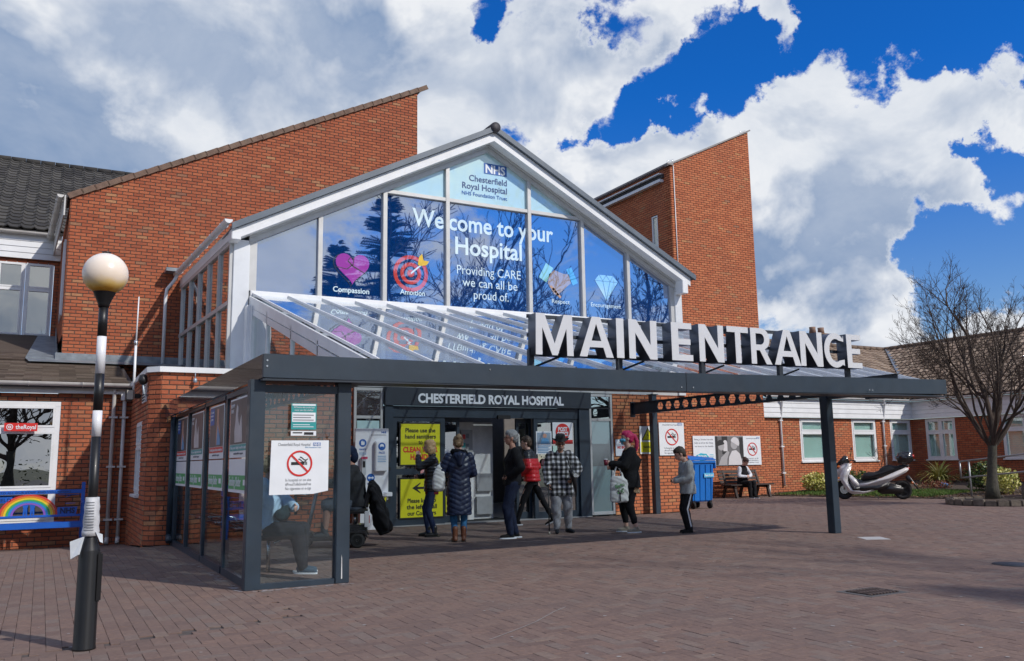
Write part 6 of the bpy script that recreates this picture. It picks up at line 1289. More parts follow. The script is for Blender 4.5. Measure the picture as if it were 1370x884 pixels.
spiky('yellow striped spiky plant at the corner of the ward wing', (28.0, 19.9, .33), 170, 1.0, YG_, 6); spiky('small yellow striped spiky plant beside the yellow shrub', (23.75, 20.7, .12), 60, .55, YG_, 61)
shrub('low red stemmed shrub at the foot of the corner wall', (28.9, 19.4, .5), (.35, .5, .36), 420, .07, RD_, 7)
shrub('tall dark green shrub behind the handrail', (25.6, 16.6, .55), (.55, .7, .50), 1500, .09, DG_, 8); shrub('golden leaved shrub behind the handrail left of the tree', (24.8, 15.6, .48), (.5, .5, .40), 1300, .08, YG_, 9); shrub('rounded dark green shrub right of the tree trunk', (24.6, 14.0, .42), (.45, .5, .34), 900, .12, DG_, 10); shrub('low brownish ground cover shrub in front of the corner wall', (25.6, 18.4, .28), (.7, .6, .18), 700, .06, RD_, 12); spiky('narrow leaved green plant between the tree and right edge', (24.2, 13.6, .15), 60, .6, DG_, 62)
bare_tree('thin leafless sapling in front of the middle wing window', (24.9, 19.8, .15), 1.9, .4, 21, .010, name='sapling', fork=.35, levels=3, minr=.0022)
# trees across the road, seen mirrored in the glass
CONN = tonemat('conifer_green', [(0, (.008, .018, .008)), (.6, (.02, .04, .015)), (1, (.04, .065, .025))], bump=0)
def conifer(label, base, H, R, seed):
    t = thing('conifer_tree', label, 'tree', base); rnd = random.Random(seed); b = MB(); tl = []
    MB().tube([base, Vector(base) + Vector((0, 0, H * .97))], [.28, .03], 8).build('trunk', BARK, t)
    for i in range(230):
        f = rnd.random() ** .8; z = base[2] + 1.2 + f * (H - 1.4); r = R * (1 - f) ** .8 * rnd.uniform(.7, 1.1) + .15; a = rnd.uniform(0, 2 * PI); d = Vector((math.cos(a), math.sin(a), 0)); s = Vector((-d.y, d.x, 0)); c = Vector((base[0], base[1], z))
        for k in range(11):
            q = c + d * r * (k + .5) / 11 + Vector((0, 0, .22 * r * (k / 11) - .10 * r * (k / 11) ** 2)); w = .16 * r * (1 - k / 13) + .08
            for sg in (-1, 1): b.add([q, q + s * sg * w + d * w * .6 + Vector((0, 0, -.08)), q + d * .28 + Vector((0, 0, -.12)), ], [(0, 1, 2)]); b.add([q, q + s * sg * w * .6 + d * w * .8 + Vector((0, 0, .10)), q + d * .2], [(0, 1, 2)]); tl += [rnd.random(), rnd.random()]
    link('crown', b.mesh('crown', CONN, tone=tl), t); return t
conifer('tall dark conifer across the road behind the camera', (17.3, -14.0, -.1), 18.0, 5.2, 31); conifer('shorter dark conifer across the road behind the camera', (14.0, -13.0, -.1), 14.0, 4.2, 32)
for i, (x, y, H, sd, lab) in enumerate(((20.5, -13.5, 21, 41, 'slender'), (27, -15, 18.5, 42, 'broad'), (35.5, -13.5, 21.0, 43, 'tall dense'), (41, -15, 19, 44, 'farthest right'), (-12, -6, 12, 45, 'left hand'), (-22, -3, 13, 46, 'far left'), (-1.4, -12.5, 11, 47, 'nearest'), (1.6, -15, 13, 48, 'twin stemmed'), (-4.2, -14, 12, 49, 'low branched'))):
    bare_tree(lab + ' leafless roadside tree behind the camera', (x, y, -.1), H, 1.0, sd, .30, fork=.2, levels=6, minr=.020, group=None)

hb_ = MB(); tl = []
for i in range(7000):
    x = RNG.uniform(-40, 70); z = RNG.uniform(-.2, 2.1 + .5 * math.sin(x * .7)); y = -19 + RNG.normal(0, .35); s = RNG.uniform(.10, .26); a = RNG.normal(0, 1, 3); c = RNG.normal(0, 1, 3)
    a /= np.linalg.norm(a); c /= np.linalg.norm(c); p = np.array((x, y, z)); hb_.add([p, p + a * s, p + a * s * .6 + c * s * .6], [(0, 1, 2)]); tl.append(float(RNG.random()))
tag(link('hedge', hb_.mesh('hedge', DG_, tone=tl)), 'long dark clipped hedge across the road behind the camera', 'hedge', kind='stuff')
# ------------------------------------------------------------------ planter ring, kerb pieces, rail, boxes
PR_ = thing('tree_planter', 'ring of mossy stone blocks round the bare tree', 'planter', (21.2, 13.6, 0)); ST = mat('mossy_stone_block', (.15, .125, .10), .95, var=.35, vscale=9, bump=.9, bscale=22, dirt=.4, dirtcol=(.09, .10, .05))
MB().lathe([(1.0, -.05), (1.0, .10), (.02, .14)], (21.25, 13.6, 0), 24).build('soil', MATS['bark_and_soil'], PR_)
for k in range(26):
    a = 2 * PI * k / 26; c = Vector((21.25 + 1.06 * math.cos(a), 13.6 + 1.06 * math.sin(a), 0)); tdir = Vector((-math.sin(a), math.cos(a), 0)); h = .145 + .015 * math.sin(k * 3.7)
    MB().obox(c - tdir * .122 + Vector((0, 0, h / 2)), c + tdir * .122 + Vector((0, 0, h / 2 + .006 * math.sin(k * 5))), .14, h).build('stone_block', ST, PR_, bevel=.015)
q = thing('concrete_block', 'loose mossy concrete block standing on the planter edge', 'block', (21.3, 12.8, .15)); MB().prism([(21.15, 12.75, .14), (21.45, 12.60, .14), (21.45, 12.60, .36), (21.15, 12.75, .44)], (.16, .2, 0)).build('block', ST, q, bevel=.015)
HR = thing('handrail', 'galvanised tubular handrail beside the ramp behind the tree', 'handrail', (23.5, 15.5, 0)); GV = mat('galvanised_tube', (.36, .38, .40), .4, .6, var=.1)
RZ = lambda y: 1.05 + (16.0 - y) * .10
MB().tube([(23.5, 11.0, RZ(11)), (23.5, 16.0, RZ(16))], .024, 8).build('top_rail', GV, HR); MB().tube([(23.5, 11.0, RZ(11) - .47), (23.5, 16.0, RZ(16) - .47)], .024, 8).build('lower_rail', GV, HR); MB().tube([(23.5, 16.0, RZ(16)), (23.5, 16.0, RZ(16) - .47)], .024, 8).build('end_post', GV, HR)
for y in (15.72, 13.9, 12.1): MB().tube([(23.5, y, 0), (23.5, y, RZ(y))], .024, 8).build('post', GV, HR)
rm = MB(); rm.prism([(23.6, 16.2, .02), (23.6, 8.0, .55), (23.6, 8.0, 0), (23.6, 16.2, 0)], (1.3, 0, 0)); tag(rm.build('ramp', mat('ramp_concrete', (.16, .12, .11), .9, var=.2, bump=.4)), kind='structure')
q = thing('grit_bin', 'yellow grit bin cut by the right edge of the picture', 'bin', (24.6, 13.15, .3)); MB().box(24.2, 25.0, 12.55, 13.3, .25, .95).build('body', mat('yellow_plastic', (.62, .38, .01), .5), q, bevel=.04); MB().prism([(24.15, 12.5, .95), (25.05, 12.5, 1.02), (25.05, 13.35, 1.02), (24.15, 13.35, .95)], (0, 0, .09)).build('lid', mat('yellow_plastic', (.62, .38, .01), .5), q, bevel=.03)
for lab, p, s, m in (('blue plastic bag lying at the edge of the lawn', gp(1264, 660), .12, mat('blue_bag', (.03, .22, .60), .4)), ('small pale blue carton in the shrubs left of the post', gp(1061, 650), .10, mat('pale_blue_carton', (.30, .52, .72), .5)), ('white crumpled wrapper below the pale blue carton', gp(1063, 658), .08, PRINTW)):
    p = Vector(p); 
    if p.y > 20.6: p = Vector((23.2 if 'carton' in lab else 22.9, 20.2, .12))
    b = MB(); b.ball((p.x, p.y, bedz(p.x, p.y) + s * .6 if p.x > bound(p.y) else s * .5), (s * 1.2, s, s * .7), 9, 7); 
    b.v = [(v[0] + RNG.normal(0, s * .14), v[1] + RNG.normal(0, s * .14), v[2] + RNG.normal(0, s * .10)) for v in b.v]; tag(b.build('litter', m), lab, 'litter')
q = MB().lathe([(.07, 0), (.07, .36), (.055, .37)], (20.98, 21.1, 0), 14).build('pipe_stub', UPVCOLD); tag(q, 'short white pipe stub standing right of the wooden bench', 'pipe')
# covers and marks in the paving
def quad_cover(name, label, pts, m, h=.004, cat='cover', grid=None):
    t = thing(name, label, cat, (pts[0][0], pts[0][1], 0)); MB().prism([(p[0], p[1], .0) for p in pts], (0, 0, h)).build('plate', m, t)
    return t
IRON = mat('rusty_iron', (.085, .06, .05), .75, .3, var=.3, vscale=20, bump=.5)
t = thing('drain_grate', 'rectangular brown drain grate in the paving at lower right', 'grate', (7.0, 6.0, 0))
cx, cy = 6.86, 5.66; MB().box(cx - .26, cx + .26, cy - .20, cy + .20, -.002, .003).build('frame', mat('concrete_surround', (.09, .085, .085), .9, bump=.4), t)
MB().box(cx - .20, cx + .20, cy - .15, cy + .15, .003, .005).build('pit', PRINTK, t)
for k in range(9): MB().box(cx - .19 + k * .044, cx - .167 + k * .044, cy - .14, cy + .14, .004, .012).build('grate_bar', IRON, t)
for k in range(3): MB().box(cx - .20, cx + .20, cy - .12 + k * .11, cy - .10 + k * .11, .006, .013).build('cross_bar', IRON, t)
p = gp(1168, 720); t = quad_cover('access_cover', 'small pale square cover near the canopy post', [(p.x - .28, p.y - .1), (p.x + .05, p.y - .28), (p.x + .28, p.y + .1), (p.x - .05, p.y + .26)], mat('pale_cover', (.42, .42, .42), .6, var=.1))
p = Vector((18.4, 16.6, 0)); t = quad_cover('access_cover', 'large rust brown access cover in the paving before the bench', [(17.4, 16.0), (18.2, 15.3), (19.0, 16.6), (18.2, 17.3)], mat('brown_cover', (.12, .075, .06), .9, var=.2, bump=.3))
p = gp(1356, 755); t = thing('manhole_cover', 'round grey manhole cover at the right edge', 'cover', p); MB().lathe([(.22, 0), (.22, .005), (.01, .006)], p, 28).build('plate', mat('grey_iron', (.06, .062, .07), .6, .4, bump=.6, bscale=90), t)
b = MB(); ln = [gp(x, y) for x, y in ((655, 856), (690, 843), (715, 833), (742, 818), (757, 812))]
for k in range(len(ln) - 1):
    a, c = ln[k], ln[k + 1]; s = (c - a).normalized().cross(Vector((0, 0, 1))) * .006; b.add([a - s + Vector((0, 0, .003)), a + s + Vector((0, 0, .003)), c + s + Vector((0, 0, .003)), c - s + Vector((0, 0, .003))], [(0, 1, 2, 3)])
tag(b.build('chalk_line', mat('chalk_white', (.235, .21, .20), .9, var=.3, vscale=40)), 'faint white curved line scratched across the foreground paving', 'marking')
b = MB()
for i in range(90):
    x, y = RNG.uniform(0, 1370), RNG.uniform(730, 880); p = gp(x, y)
    if bound(p.y) < p.x or 1.7 < p.x < 3.2 and p.y > 8.8: continue
    s = RNG.uniform(.006, .020); a = RNG.uniform(0, 6); b.add([(p.x + s * math.cos(a + j * 1.26) * RNG.uniform(.7, 1.2), p.y + s * math.sin(a + j * 1.26) * RNG.uniform(.7, 1.2), .0035) for j in range(5)], [(0, 1, 2, 3, 4)])
tag(b.build('chewing_gum_spots', mat('pale_spots', (.30, .28, .27), .8)), 'pale gum spots and specks dotted over the paving', 'spots', kind='stuff')
b = MB()
for i in range(60):
    t_ = RNG.uniform(0, 1); x, y = (1.83 + RNG.uniform(-.05, .02), 9.05 + t_ * 3) if i % 2 else (1.9 + t_ * 1.1, 9.06 + RNG.uniform(-.06, .02)); s = RNG.uniform(.015, .05)
    b.add([(x + s * math.cos(j * 1.05) * RNG.uniform(.6, 1.3), y + s * math.sin(j * 1.05) * RNG.uniform(.4, 1.0), .0032 + .0002 * (i % 5)) for j in range(6)], [(0, 1, 2, 3, 4, 5)])
tag(b.build('mortar_smear', mat('mortar_smear_mat', (.26, .23, .23), .95, var=.3, vscale=30)), 'pale mortar smears along the foot of the shelter corner', 'mortar', kind='stuff')
# ------------------------------------------------------------------ people
def V3(*a): return Vector(a if len(a) == 3 else a[0])
def voxel(b, vs, smooth=0, name='m'):
    """join overlapping closed shells of an MB into one continuous skin"""
    me = b.mesh(name, BLACK); o = bpy.data.objects.new('tmp', me); WORK.collection.objects.link(o)
    bm = bmesh.new(); bm.from_mesh(me); bmesh.ops.recalc_face_normals(bm, faces=bm.faces); bm.to_mesh(me); bm.free()
    m = o.modifiers.new('r', 'REMESH'); m.mode = 'VOXEL'; m.voxel_size = vs; m.use_smooth_shade = True
    if smooth: s = o.modifiers.new('s', 'SMOOTH'); s.iterations = smooth; s.factor = .5
    r = eval_mesh(o); bpy.data.objects.remove(o); r.materials.clear(); return r
def cap(b, p, q, ra, rb, n=12):
    p, q = V3(p), V3(q); d = q - p; L = d.length; d = d / max(L, 1e-6); pts, rs = [], []
    for k in range(5): t = PI / 2 * k / 4; pts.append(p - d * ra * math.cos(t)); rs.append(max(ra * math.sin(t), .0008))
    for k in range(5): t = PI / 2 * k / 4; pts.append(q + d * rb * math.sin(t)); rs.append(max(rb * math.cos(t), .0008))
    b.tube(pts, rs, n)
def chain(b, pts, rs, n=12):
    for i in range(len(pts) - 1): cap(b, pts[i], pts[i + 1], rs[i], rs[i + 1], n)
def loft(b, pts, wd, side=(1, 0, 0), n=20, sq=2.4):
    pts = [V3(p) for p in pts]; side = V3(side).normalized(); base = len(b.v); m = len(pts)
    for i, p in enumerate(pts):
        d = (pts[min(i + 1, m - 1)] - pts[max(i - 1, 0)]).normalized(); f = side.cross(d).normalized() * -1; w, dp = wd[i]
        for k in range(n):
            a = 2 * PI * k / n; c, s = math.cos(a), math.sin(a); c = math.copysign(abs(c) ** (2 / sq), c); s = math.copysign(abs(s) ** (2 / sq), s); b.v.append(tuple(p + side * c * w + f * s * dp))
    for i in range(m - 1):
        for k in range(n): b.f.append((base + i * n + k, base + i * n + (k + 1) % n, base + (i + 1) * n + (k + 1) % n, base + (i + 1) * n + k)); b.m.append(0); b.sm.append(True)
    b.f.append(tuple(base + k for k in range(n))[::-1]); b.m.append(0); b.sm.append(True); b.f.append(tuple(base + (m - 1) * n + k for k in range(n))); b.m.append(0); b.sm.append(True)
def ik(a, c, l1, l2, hint):
    a, c, h = V3(a), V3(c), V3(hint); d = c - a; L = min(d.length, (l1 + l2) * .999); u = d.normalized(); c = a + u * L
    x = (l1 * l1 - l2 * l2 + L * L) / (2 * L); y = math.sqrt(max(l1 * l1 - x * x, 0)); hp = (h - u * h.dot(u)).normalized(); return a + u * x + hp * y, c
def displace(me, fn):
    n = len(me.vertices); co = np.empty(n * 3, np.float32); me.vertices.foreach_get('co', co); co = co.reshape(-1, 3); nn = np.empty(n * 3, np.float32); me.vertices.foreach_get('normal', nn); nn = nn.reshape(-1, 3)
    d = fn(co); co += nn * d[:, None]; me.vertices.foreach_set('co', co.ravel()); me.update()
def folds(amp, f=22, seed=0):
    def g(c):
        x, y, z = c[:, 0] * f, c[:, 1] * f, c[:, 2] * f * .8; s = seed * 1.7
        return amp * (np.sin(x * .9 + 2.1 * np.sin(z * .55 + s) + y) * .6 + np.sin(z * 1.5 + 1.6 * np.sin(x * .8 + s) + y * .7) * .6 + .35 * np.sin(2.3 * x + 1.7 * y + 2.9 * z + s))
    return g
def quilt(amp, pitch, seed=0, chevron=0):
    f0 = folds(.003, 24, seed)
    def g(c): z = c[:, 2] + chevron * np.abs(c[:, 0]); return amp * (np.abs(np.sin(PI * z / pitch)) ** .6 - .6) + f0(c)
    return g
SKIN = {}
def skinmat(k):
    c = {'fair': (.60, .36, .28), 'ruddy': (.47, .24, .17), 'tan': (.42, .22, .15)}[k]; return mat('skin_' + k, c, .5, var=.08, vscale=30)
EYE = mat('dark_eye', (.02, .015, .012), .2); LIP = mat('lip', (.36, .11, .10), .5)
def cloth(name, c, rough=.9, bump=.35, var=.2): return mat(name, c, rough, var=var, vscale=16, bump=bump, bscale=300, spec=.25)
def person(label, loc, fwd, H=1.7, build=1.0, pelvis=None, lean=(0, 0), wr=(.24, .08, .92), wl=(-.24, .08, .92), er=(.6, -1, -.2), el=(-.6, -1, -.2),
           ar=(.11, .0, .09), al=(-.11, .0, .09), kr=(0.1, 1, 0), kl=(-.1, 1, 0), tr=(.12, 1, 0), tl=(-.12, 1, 0), head=(0, 0), skin='fair', hair='short', hairc=(.10, .06, .035),
           top=None, bottom=None, shoes=(BLACK, None), extra=None, shoulders=1.0, group=None, bustw=1.0, hipw=1.0, handsvis=True):
    k = H / 1.78; build *= 1.07; fx, fy = fwd; rz = math.atan2(-fx, fy)
    root = thing('person', label, 'person', loc, rz, group); B = build
    P = V3(pelvis or (0, 0, .95)); lx, ly = lean          # lean: sideways/forward offset of the neck
    nk = P + V3(lx, ly, .53); ch = P + V3(lx * .6, ly * .62, .33); wa = P + V3(lx * .25, ly * .25, .14); hc = None
    sd = V3(1, 0, 0); shR = nk + V3(.175 * shoulders, -.01, -.05); shL = nk + V3(-.175 * shoulders, -.01, -.05); hR = P + V3(.095 * hipw, 0, -.03); hL = P + V3(-.095 * hipw, 0, -.03)
    eR, wR = ik(shR, wr, .29, .25, er); eL, wL = ik(shL, wl, .29, .25, el); kR, aR = ik(hR, ar, .43, .42, kr); kL, aL = ik(hL, al, .43, .42, kl)
    yaw, pit = head; HM = Matrix.Rotation(yaw, 3, 'Z') @ Matrix.Rotation(-pit, 3, 'X'); hb = nk + V3(0, .015, .03); HC = hb + HM @ V3(0, .02, .145)
    hs = 1.10 if H > 1.5 else 1.24
    HC = HC + HM @ V3(0, 0, .145 * (hs - 1) * .75)
    def hp(x, y, z): return HC + HM @ (V3(x, y, z) * hs)
    def add_e(b, c, r, n=16, m=12):
        base = len(b.v); b.ball((0, 0, 0), r, n, m)
        for i in range(base, len(b.v)): b.v[i] = tuple(HC + HM @ ((V3(b.v[i]) + V3(c)) * hs))
    # ---- body, one skin
    b = MB()
    loft(b, [P + V3(0, 0, -.12), P + V3(0, 0, -.02), wa, ch, nk + V3(0, -.01, -.04), nk + V3(0, 0, .0)], [(.13 * hipw * B, .09 * B), (.155 * hipw * B, .10 * B), (.125 * B, .085 * B), (.15 * B, .10 * B), (.13 * B, .07), (.055, .055)])
    chain(b, [nk + V3(0, -.005, -.03), hb + V3(0, .01, .05)], [.058, .053])
    add_e(b, (0, -.005, .03), (.074, .092, .095)); add_e(b, (0, .018, -.025), (.060, .070, .085)); add_e(b, (0, .052, -.068), (.034, .032, .032)); add_e(b, (0, .062, .018), (.052, .022, .035))
    chain(b, [hp(0, .082, .02), hp(0, .103, -.018)], [.009, .014]); add_e(b, (0, .083, -.052), (.024, .012, .012))
    for s in (-1, 1): add_e(b, (s * .074, -.008, -.005), (.011, .020, .032), 10, 8)
    chain(b, [shR, eR, wR], [.050 * B, .040 * B, .027]); chain(b, [shL, eL, wL], [.050 * B, .040 * B, .027]); chain(b, [hR, kR, aR], [.082 * B, .055 * B, .038]); chain(b, [hL, kL, aL], [.082 * B, .055 * B, .038])
    for w, e, s in ((wR, eR, 1), (wL, eL, -1)):
        f = (w - e).normalized(); up = V3(0, 0, 1); sdv = f.cross(up); sdv = sdv.normalized() if sdv.length > .1 else V3(0, 1, 0); nrm = sdv.cross(f).normalized() * -1
        inn = V3(-s, 0, 0) - f * V3(-s, 0, 0).dot(f); inn = inn.normalized() if inn.length > .2 else sdv      # palm looks inwards
        acr = f.cross(inn).normalized()
        if acr.z < 0 or abs(acr.z) < .1 and acr.y < 0: acr = -acr
        pc = w + f * .055
        for j in (-1.5, -.5, .5, 1.5): chain(b, [w + f * .01 + acr * j * .010, w + f * .085 + acr * j * .019], [.015, .0115], 8)
        for j, ln in ((-1.5, .055), (-.5, .068), (.5, .075), (1.5, .068)):
            a0 = w + f * .085 + acr * j * .0195; a1 = a0 + (f * .85 + inn * .45).normalized() * ln * .5; a2 = a1 + (f * .35 + inn * .9).normalized() * ln * .5; chain(b, [a0, a1, a2], [.0105, .0098, .0085], 8)
        t0 = w + f * .025 + acr * .026 + inn * .006; t1 = t0 + (f * .6 + acr * .45 + inn * .4).normalized() * .038; t2 = t1 + (f * .8 + inn * .35).normalized() * .03; chain(b, [t0, t1, t2], [.014, .012, .010], 8)
    me = voxel(b, .0088 if H > 1.5 else .009); me.transform(Matrix.Scale(k, 4)); me.materials.append(skinmat(skin)); body = link('body', me, root, world=False)
    def put(name, b_, m, vs=0, sm=0, fn=None, zone=None, parent=root):
        me = voxel(b_, vs, sm) if vs else b_.mesh(name, BLACK)
        if fn: displace(me, fn)
        me.transform(Matrix.Scale(k, 4)); me.materials.clear()
        for q in (m if isinstance(m, (list, tuple)) else [m]): me.materials.append(q)
        if zone:
            n = len(me.polygons); c = np.empty(n * 3, np.float32); me.polygons.foreach_get('center', c); c = c.reshape(-1, 3) / k; me.polygons.foreach_set('material_index', zone(c).astype(np.int32))
        return link(name, me, parent, world=False)
    # ---- face details
    for s in (-1, 1):
        e = MB(); c = hp(s * .030, .080, .012); e.ball(c, .009, 10, 8); put('eye', e, EYE)
        e = MB(); chain(e, [hp(s * .016, .086, .033), hp(s * .045, .076, .034)], [.005, .004], 6); put('eyebrow', e, mat('brow_' + label[:8], [c * .7 for c in hairc], .9))
    e = MB(); chain(e, [hp(-.020, .090, -.050), hp(0, .097, -.050), hp(.020, .090, -.050)], [.005, .007, .005], 8); put('lips', e, LIP)
    # ---- hair
    hm = mat('hair_' + label[:14].replace(' ', '_'), hairc, .55, var=.35, vscale=60, bump=.6, bscale=120)
    b = MB()
    if hair:
        add_e(b, (0, -.020, .040), (.084, .096, .100))
        add_e(b, (0, .015, .075), (.070, .075, .058))
        if hair in ('short', 'bald'): add_e(b, (0, -.055, -.005), (.070, .055, .075))
        if hair == 'bob':
            for s in (-1, 1): add_e(b, (s * .062, -.005, -.035), (.034, .060, .095))
            add_e(b, (0, -.055, -.045), (.082, .055, .100)); add_e(b, (0, .055, .085), (.060, .035, .035))
        if hair in ('bun', 'pony'): add_e(b, (0, -.055, -.005), (.070, .055, .070))
        if hair == 'bun': add_e(b, (0, -.095, .085), (.050, .042, .042)); add_e(b, (.01, -.06, .12), (.04, .04, .03))
        if hair == 'pony': chain(b, [hp(0, -.09, .06), hp(0, -.135, .05), hp(0, -.165, -.03), hp(.0, -.165, -.14), hp(.0, -.15, -.21)], [.034, .034, .038, .034, .014])
        put('hair', b, hm, .010, 1, folds(.003, 75, 3))
    # ---- top
    if top:
        T_ = dict(m=cloth('cl', (.1, .1, .1)), hem=-.10, fat=.0, fn=folds(.005), neck=.0, cuff=.0, hood=False, collar=False, flare=0, arm=.0); T_.update(top); f_ = T_['fat']; b = MB()
        hz = T_['hem']; pts = [P + V3(0, 0, hz)]; wds = [(.165 * hipw * B + f_ + T_['flare'], .125 * B + f_ + T_['flare'])]
        if hz < -.25: pts.append(P + V3(0, 0, hz / 2)); wds.append((.170 * hipw * B + f_ + T_['flare'] * .6, .13 * B + f_ + T_['flare'] * .6))
        pts += [P + V3(0, 0, -.02), wa, ch, nk + V3(0, -.01, -.055), nk + V3(0, .0, .012 + T_['neck'])]
        wds += [(.168 * hipw * B + f_, .122 * B + f_), (.148 * B + f_, .112 * B + f_), (.170 * B + f_, .125 * B * bustw + f_), (.150 * B + f_, .090 + f_), (.066 + f_ * .4, .066 + f_ * .4)]
        loft(b, pts, wds)
        ra = .062 * B + f_ * .8 + T_['arm']
        for s, e_, w in ((shR, eR, wR), (shL, eL, wL)): w2 = w - (w - e_).normalized() * (.012 + T_['cuff']); chain(b, [s, e_, w2], [ra, ra * .88, ra * .66]); cap(b, w2 - (w2 - e_).normalized() * .03, w2, ra * .60, ra * .60)
        if T_['hood']: chain(b, [nk + V3(-.085, -.03, .0), nk + V3(-.05, -.085, .0), nk + V3(0, -.105, -.01), nk + V3(.05, -.085, .0), nk + V3(.085, -.03, .0)], [.035, .048, .055, .048, .035]); chain(b, [nk + V3(0, -.10, .0), nk + V3(0, -.12, -.10)], [.055, .035])
        if T_['collar']: chain(b, [nk + V3(-.06, .03, .03), nk + V3(-.06, -.03, .04), nk + V3(0, -.06, .045), nk + V3(.06, -.03, .04), nk + V3(.06, .03, .03)], [.022] * 5)
        put('top', b, T_['m'], .0115, 2, T_['fn'], T_.get('zone'))
    if bottom:
        Q = dict(m=cloth('tr', (.05, .05, .06)), fat=0, ankle=.0, fn=folds(.004, 26, 2), flare=0); Q.update(bottom); b = MB(); f_ = Q['fat']
        loft(b, [P + V3(0, 0, -.13), P + V3(0, 0, -.02), wa + V3(0, 0, -.04)], [(.145 * hipw * B, .11 * B), (.165 * hipw * B, .115 * B), (.140 * B, .10 * B)])
        for h_, kn, a_ in ((hR, kR, aR), (hL, kL, aL)):
            a2 = a_ + (kn - a_).normalized() * Q['ankle']; chain(b, [h_ + V3(0, 0, -.02), kn, a2], [.092 * B + f_, .066 * B + f_, .050 + f_ + Q['flare']])
        put('trousers', b, Q['m'], .0115, 2, Q['fn'], Q.get('zone'))
    for a_, t_ in ((aR, tr), (aL, tl)):
        t_ = V3(t_).normalized(); b = MB(); up = V3(0, 0, 1); hl = a_ - t_ * .035 + V3(0, 0, -.05)
        chain(b, [hl, hl + t_ * .10 + V3(0, 0, .0), hl + t_ * .19 - V3(0, 0, .008)], [.036, .038, .030]); chain(b, [hl + V3(0, 0, .0), a_ + V3(0, 0, .005)], [.036, .040]); chain(b, [hl + t_ * .04, a_ + t_ * .02], [.034, .032])
        if shoes[1] is not None and len(shoes) > 2: chain(b, [a_, a_ + V3(0, 0, shoes[2])], [.046, .050])
        o = put('shoe', b, shoes[0], .009, 1)
        if shoes[1] is not None:
            b = MB(); side = up.cross(t_).normalized(); pts = []
            for i in range(18): an = 2 * PI * i / 18; pts.append(hl + t_ * (.075 + .150 * math.cos(an)) + side * .044 * math.sin(an) + V3(0, 0, -.043))
            b.prism(pts, (0, 0, .022)); put('sole', b, shoes[1], parent=o)
    J = dict(P=P, nk=nk, ch=ch, wa=wa, HC=HC, HM=HM, hp=hp, wR=wR, wL=wL, eR=eR, eL=eL, aR=aR, aL=aL, kR=kR, kL=kL, shL=shL, shR=shR, k=k, root=root, put=put, hb=hb)
    if extra: extra(J)
    return root
def wpos(J, p): return J['root'].matrix_basis @ (V3(p) * J['k'])
IML = (-.88, .476); IMR = (.88, -.476)

# woman with blonde bob, black quilted jacket
def x1(J):
    b = MB(); loft(b, [J['P'] + V3(0, 0, -.17), J['P'] + V3(0, 0, -.05)], [(.172, .128), (.176, .13)]); J['put']('jumper_hem', b, cloth('dark_red_knit', (.12, .012, .012)), .012, 1)
    b = MB()
    for i in range(14): a = -.5 + i * .23; b.ball(J['hp'](-.088 + 0, 0, 0), .001) if 0 else None
person('woman with a blonde bob and short black quilted jacket touching her face', (5.95, 13.90, 0), (-.92, .38), H=1.62, wl=(-.05, .26, 1.50), el=(-.5, .2, -1), wr=(.10, .24, 1.12), er=(.6, -.4, -1), ar=(.10, .07, .09), al=(-.09, -.05, .09), hair='bob', hairc=(.42, .27, .13), head=(0, .05),
       top=dict(m=mat('black_quilted_nylon', (.014, .015, .019), .35, var=.2, coat=.1), fat=.018, hem=-.11, fn=quilt(.009, .062, 1), collar=True), bottom=dict(m=cloth('navy_denim', (.018, .030, .075)), fat=-.004), shoes=(mat('black_leather', (.012, .012, .012), .35), BLACK, .08), extra=x1)
# woman seen from behind in long navy coat
def x2(J):
    n = J['nk']; b = MB(); R_ = random.Random(5); pts = [n + V3(.11 * math.cos(a), .10 * math.sin(a) - .02, .02 + .03 * abs(math.sin(a / 2))) for a in [PI * .62 + i * (PI * 1.76) / 12 for i in range(13)]]
    chain(b, pts, [.042] * 13); J['put']('fur_trim', b, cloth('black_fur', (.010, .011, .016), var=.5, bump=1), .010, 0, lambda c: .010 * np.sin(c[:, 0] * 310 + 3 * np.sin(c[:, 2] * 170)) * np.sin(c[:, 1] * 290 + c[:, 2] * 220))
    b = MB(); chain(b, [n + V3(0, -.13, -.03), n + V3(0, -.165, -.16)], [.085, .055]); chain(b, [n + V3(-.06, -.12, -.02), n + V3(0, -.165, -.13), n + V3(.06, -.12, -.02)], [.06, .05, .06]); J['put']('hood', b, mat('navy_quilted_nylon', (.010, .018, .050), .42, var=.2), .011, 2)
person('woman seen from behind in a long navy quilted coat and blue jeans', (5.92, 12.72, 0), (.30, .95), H=1.66, wl=(-.20, .24, 1.13), el=(-.8, -.4, -1), wr=(.14, .26, 1.10), er=(.7, -.5, -1), ar=(.075, .02, .09), al=(-.075, 0, .09), hair='bun', hairc=(.22, .14, .075), head=(.12, .22),
       top=dict(m=mat('navy_quilted_nylon', (.010, .018, .050), .42, var=.2), fat=.026, hem=-.50, flare=.012, fn=quilt(.010, .085, 4, chevron=-.45), hood=False), bottom=dict(m=cloth('blue_denim', (.035, .13, .27), var=.25), fat=.0, ankle=.05), shoes=(mat('brown_leather_boot', (.14, .045, .018), .5), BLACK, .13), extra=x2)
bg_ = thing('tote_bag', 'white plastic carrier bag held by the woman in the navy coat', 'bag', (5.62, 12.9, .8)); b = MB(); c0 = Vector((5.60, 12.80, 0))
loft(b, [c0 + V3(0, 0, .80), c0 + V3(0, 0, .84), c0 + V3(0, 0, 1.0), c0 + V3(.02, 0, 1.15), c0 + V3(.05, .02, 1.26)], [(.05, .03), (.10, .055), (.105, .05), (.075, .035), (.02, .012)], side=(.88, -.476, 0)); me = voxel(b, .012, 1); displace(me, folds(.006, 40, 2)); me.materials.append(mat('white_carrier_plastic', (.62, .62, .60), .4, var=.08)); link('bag', me, bg_)
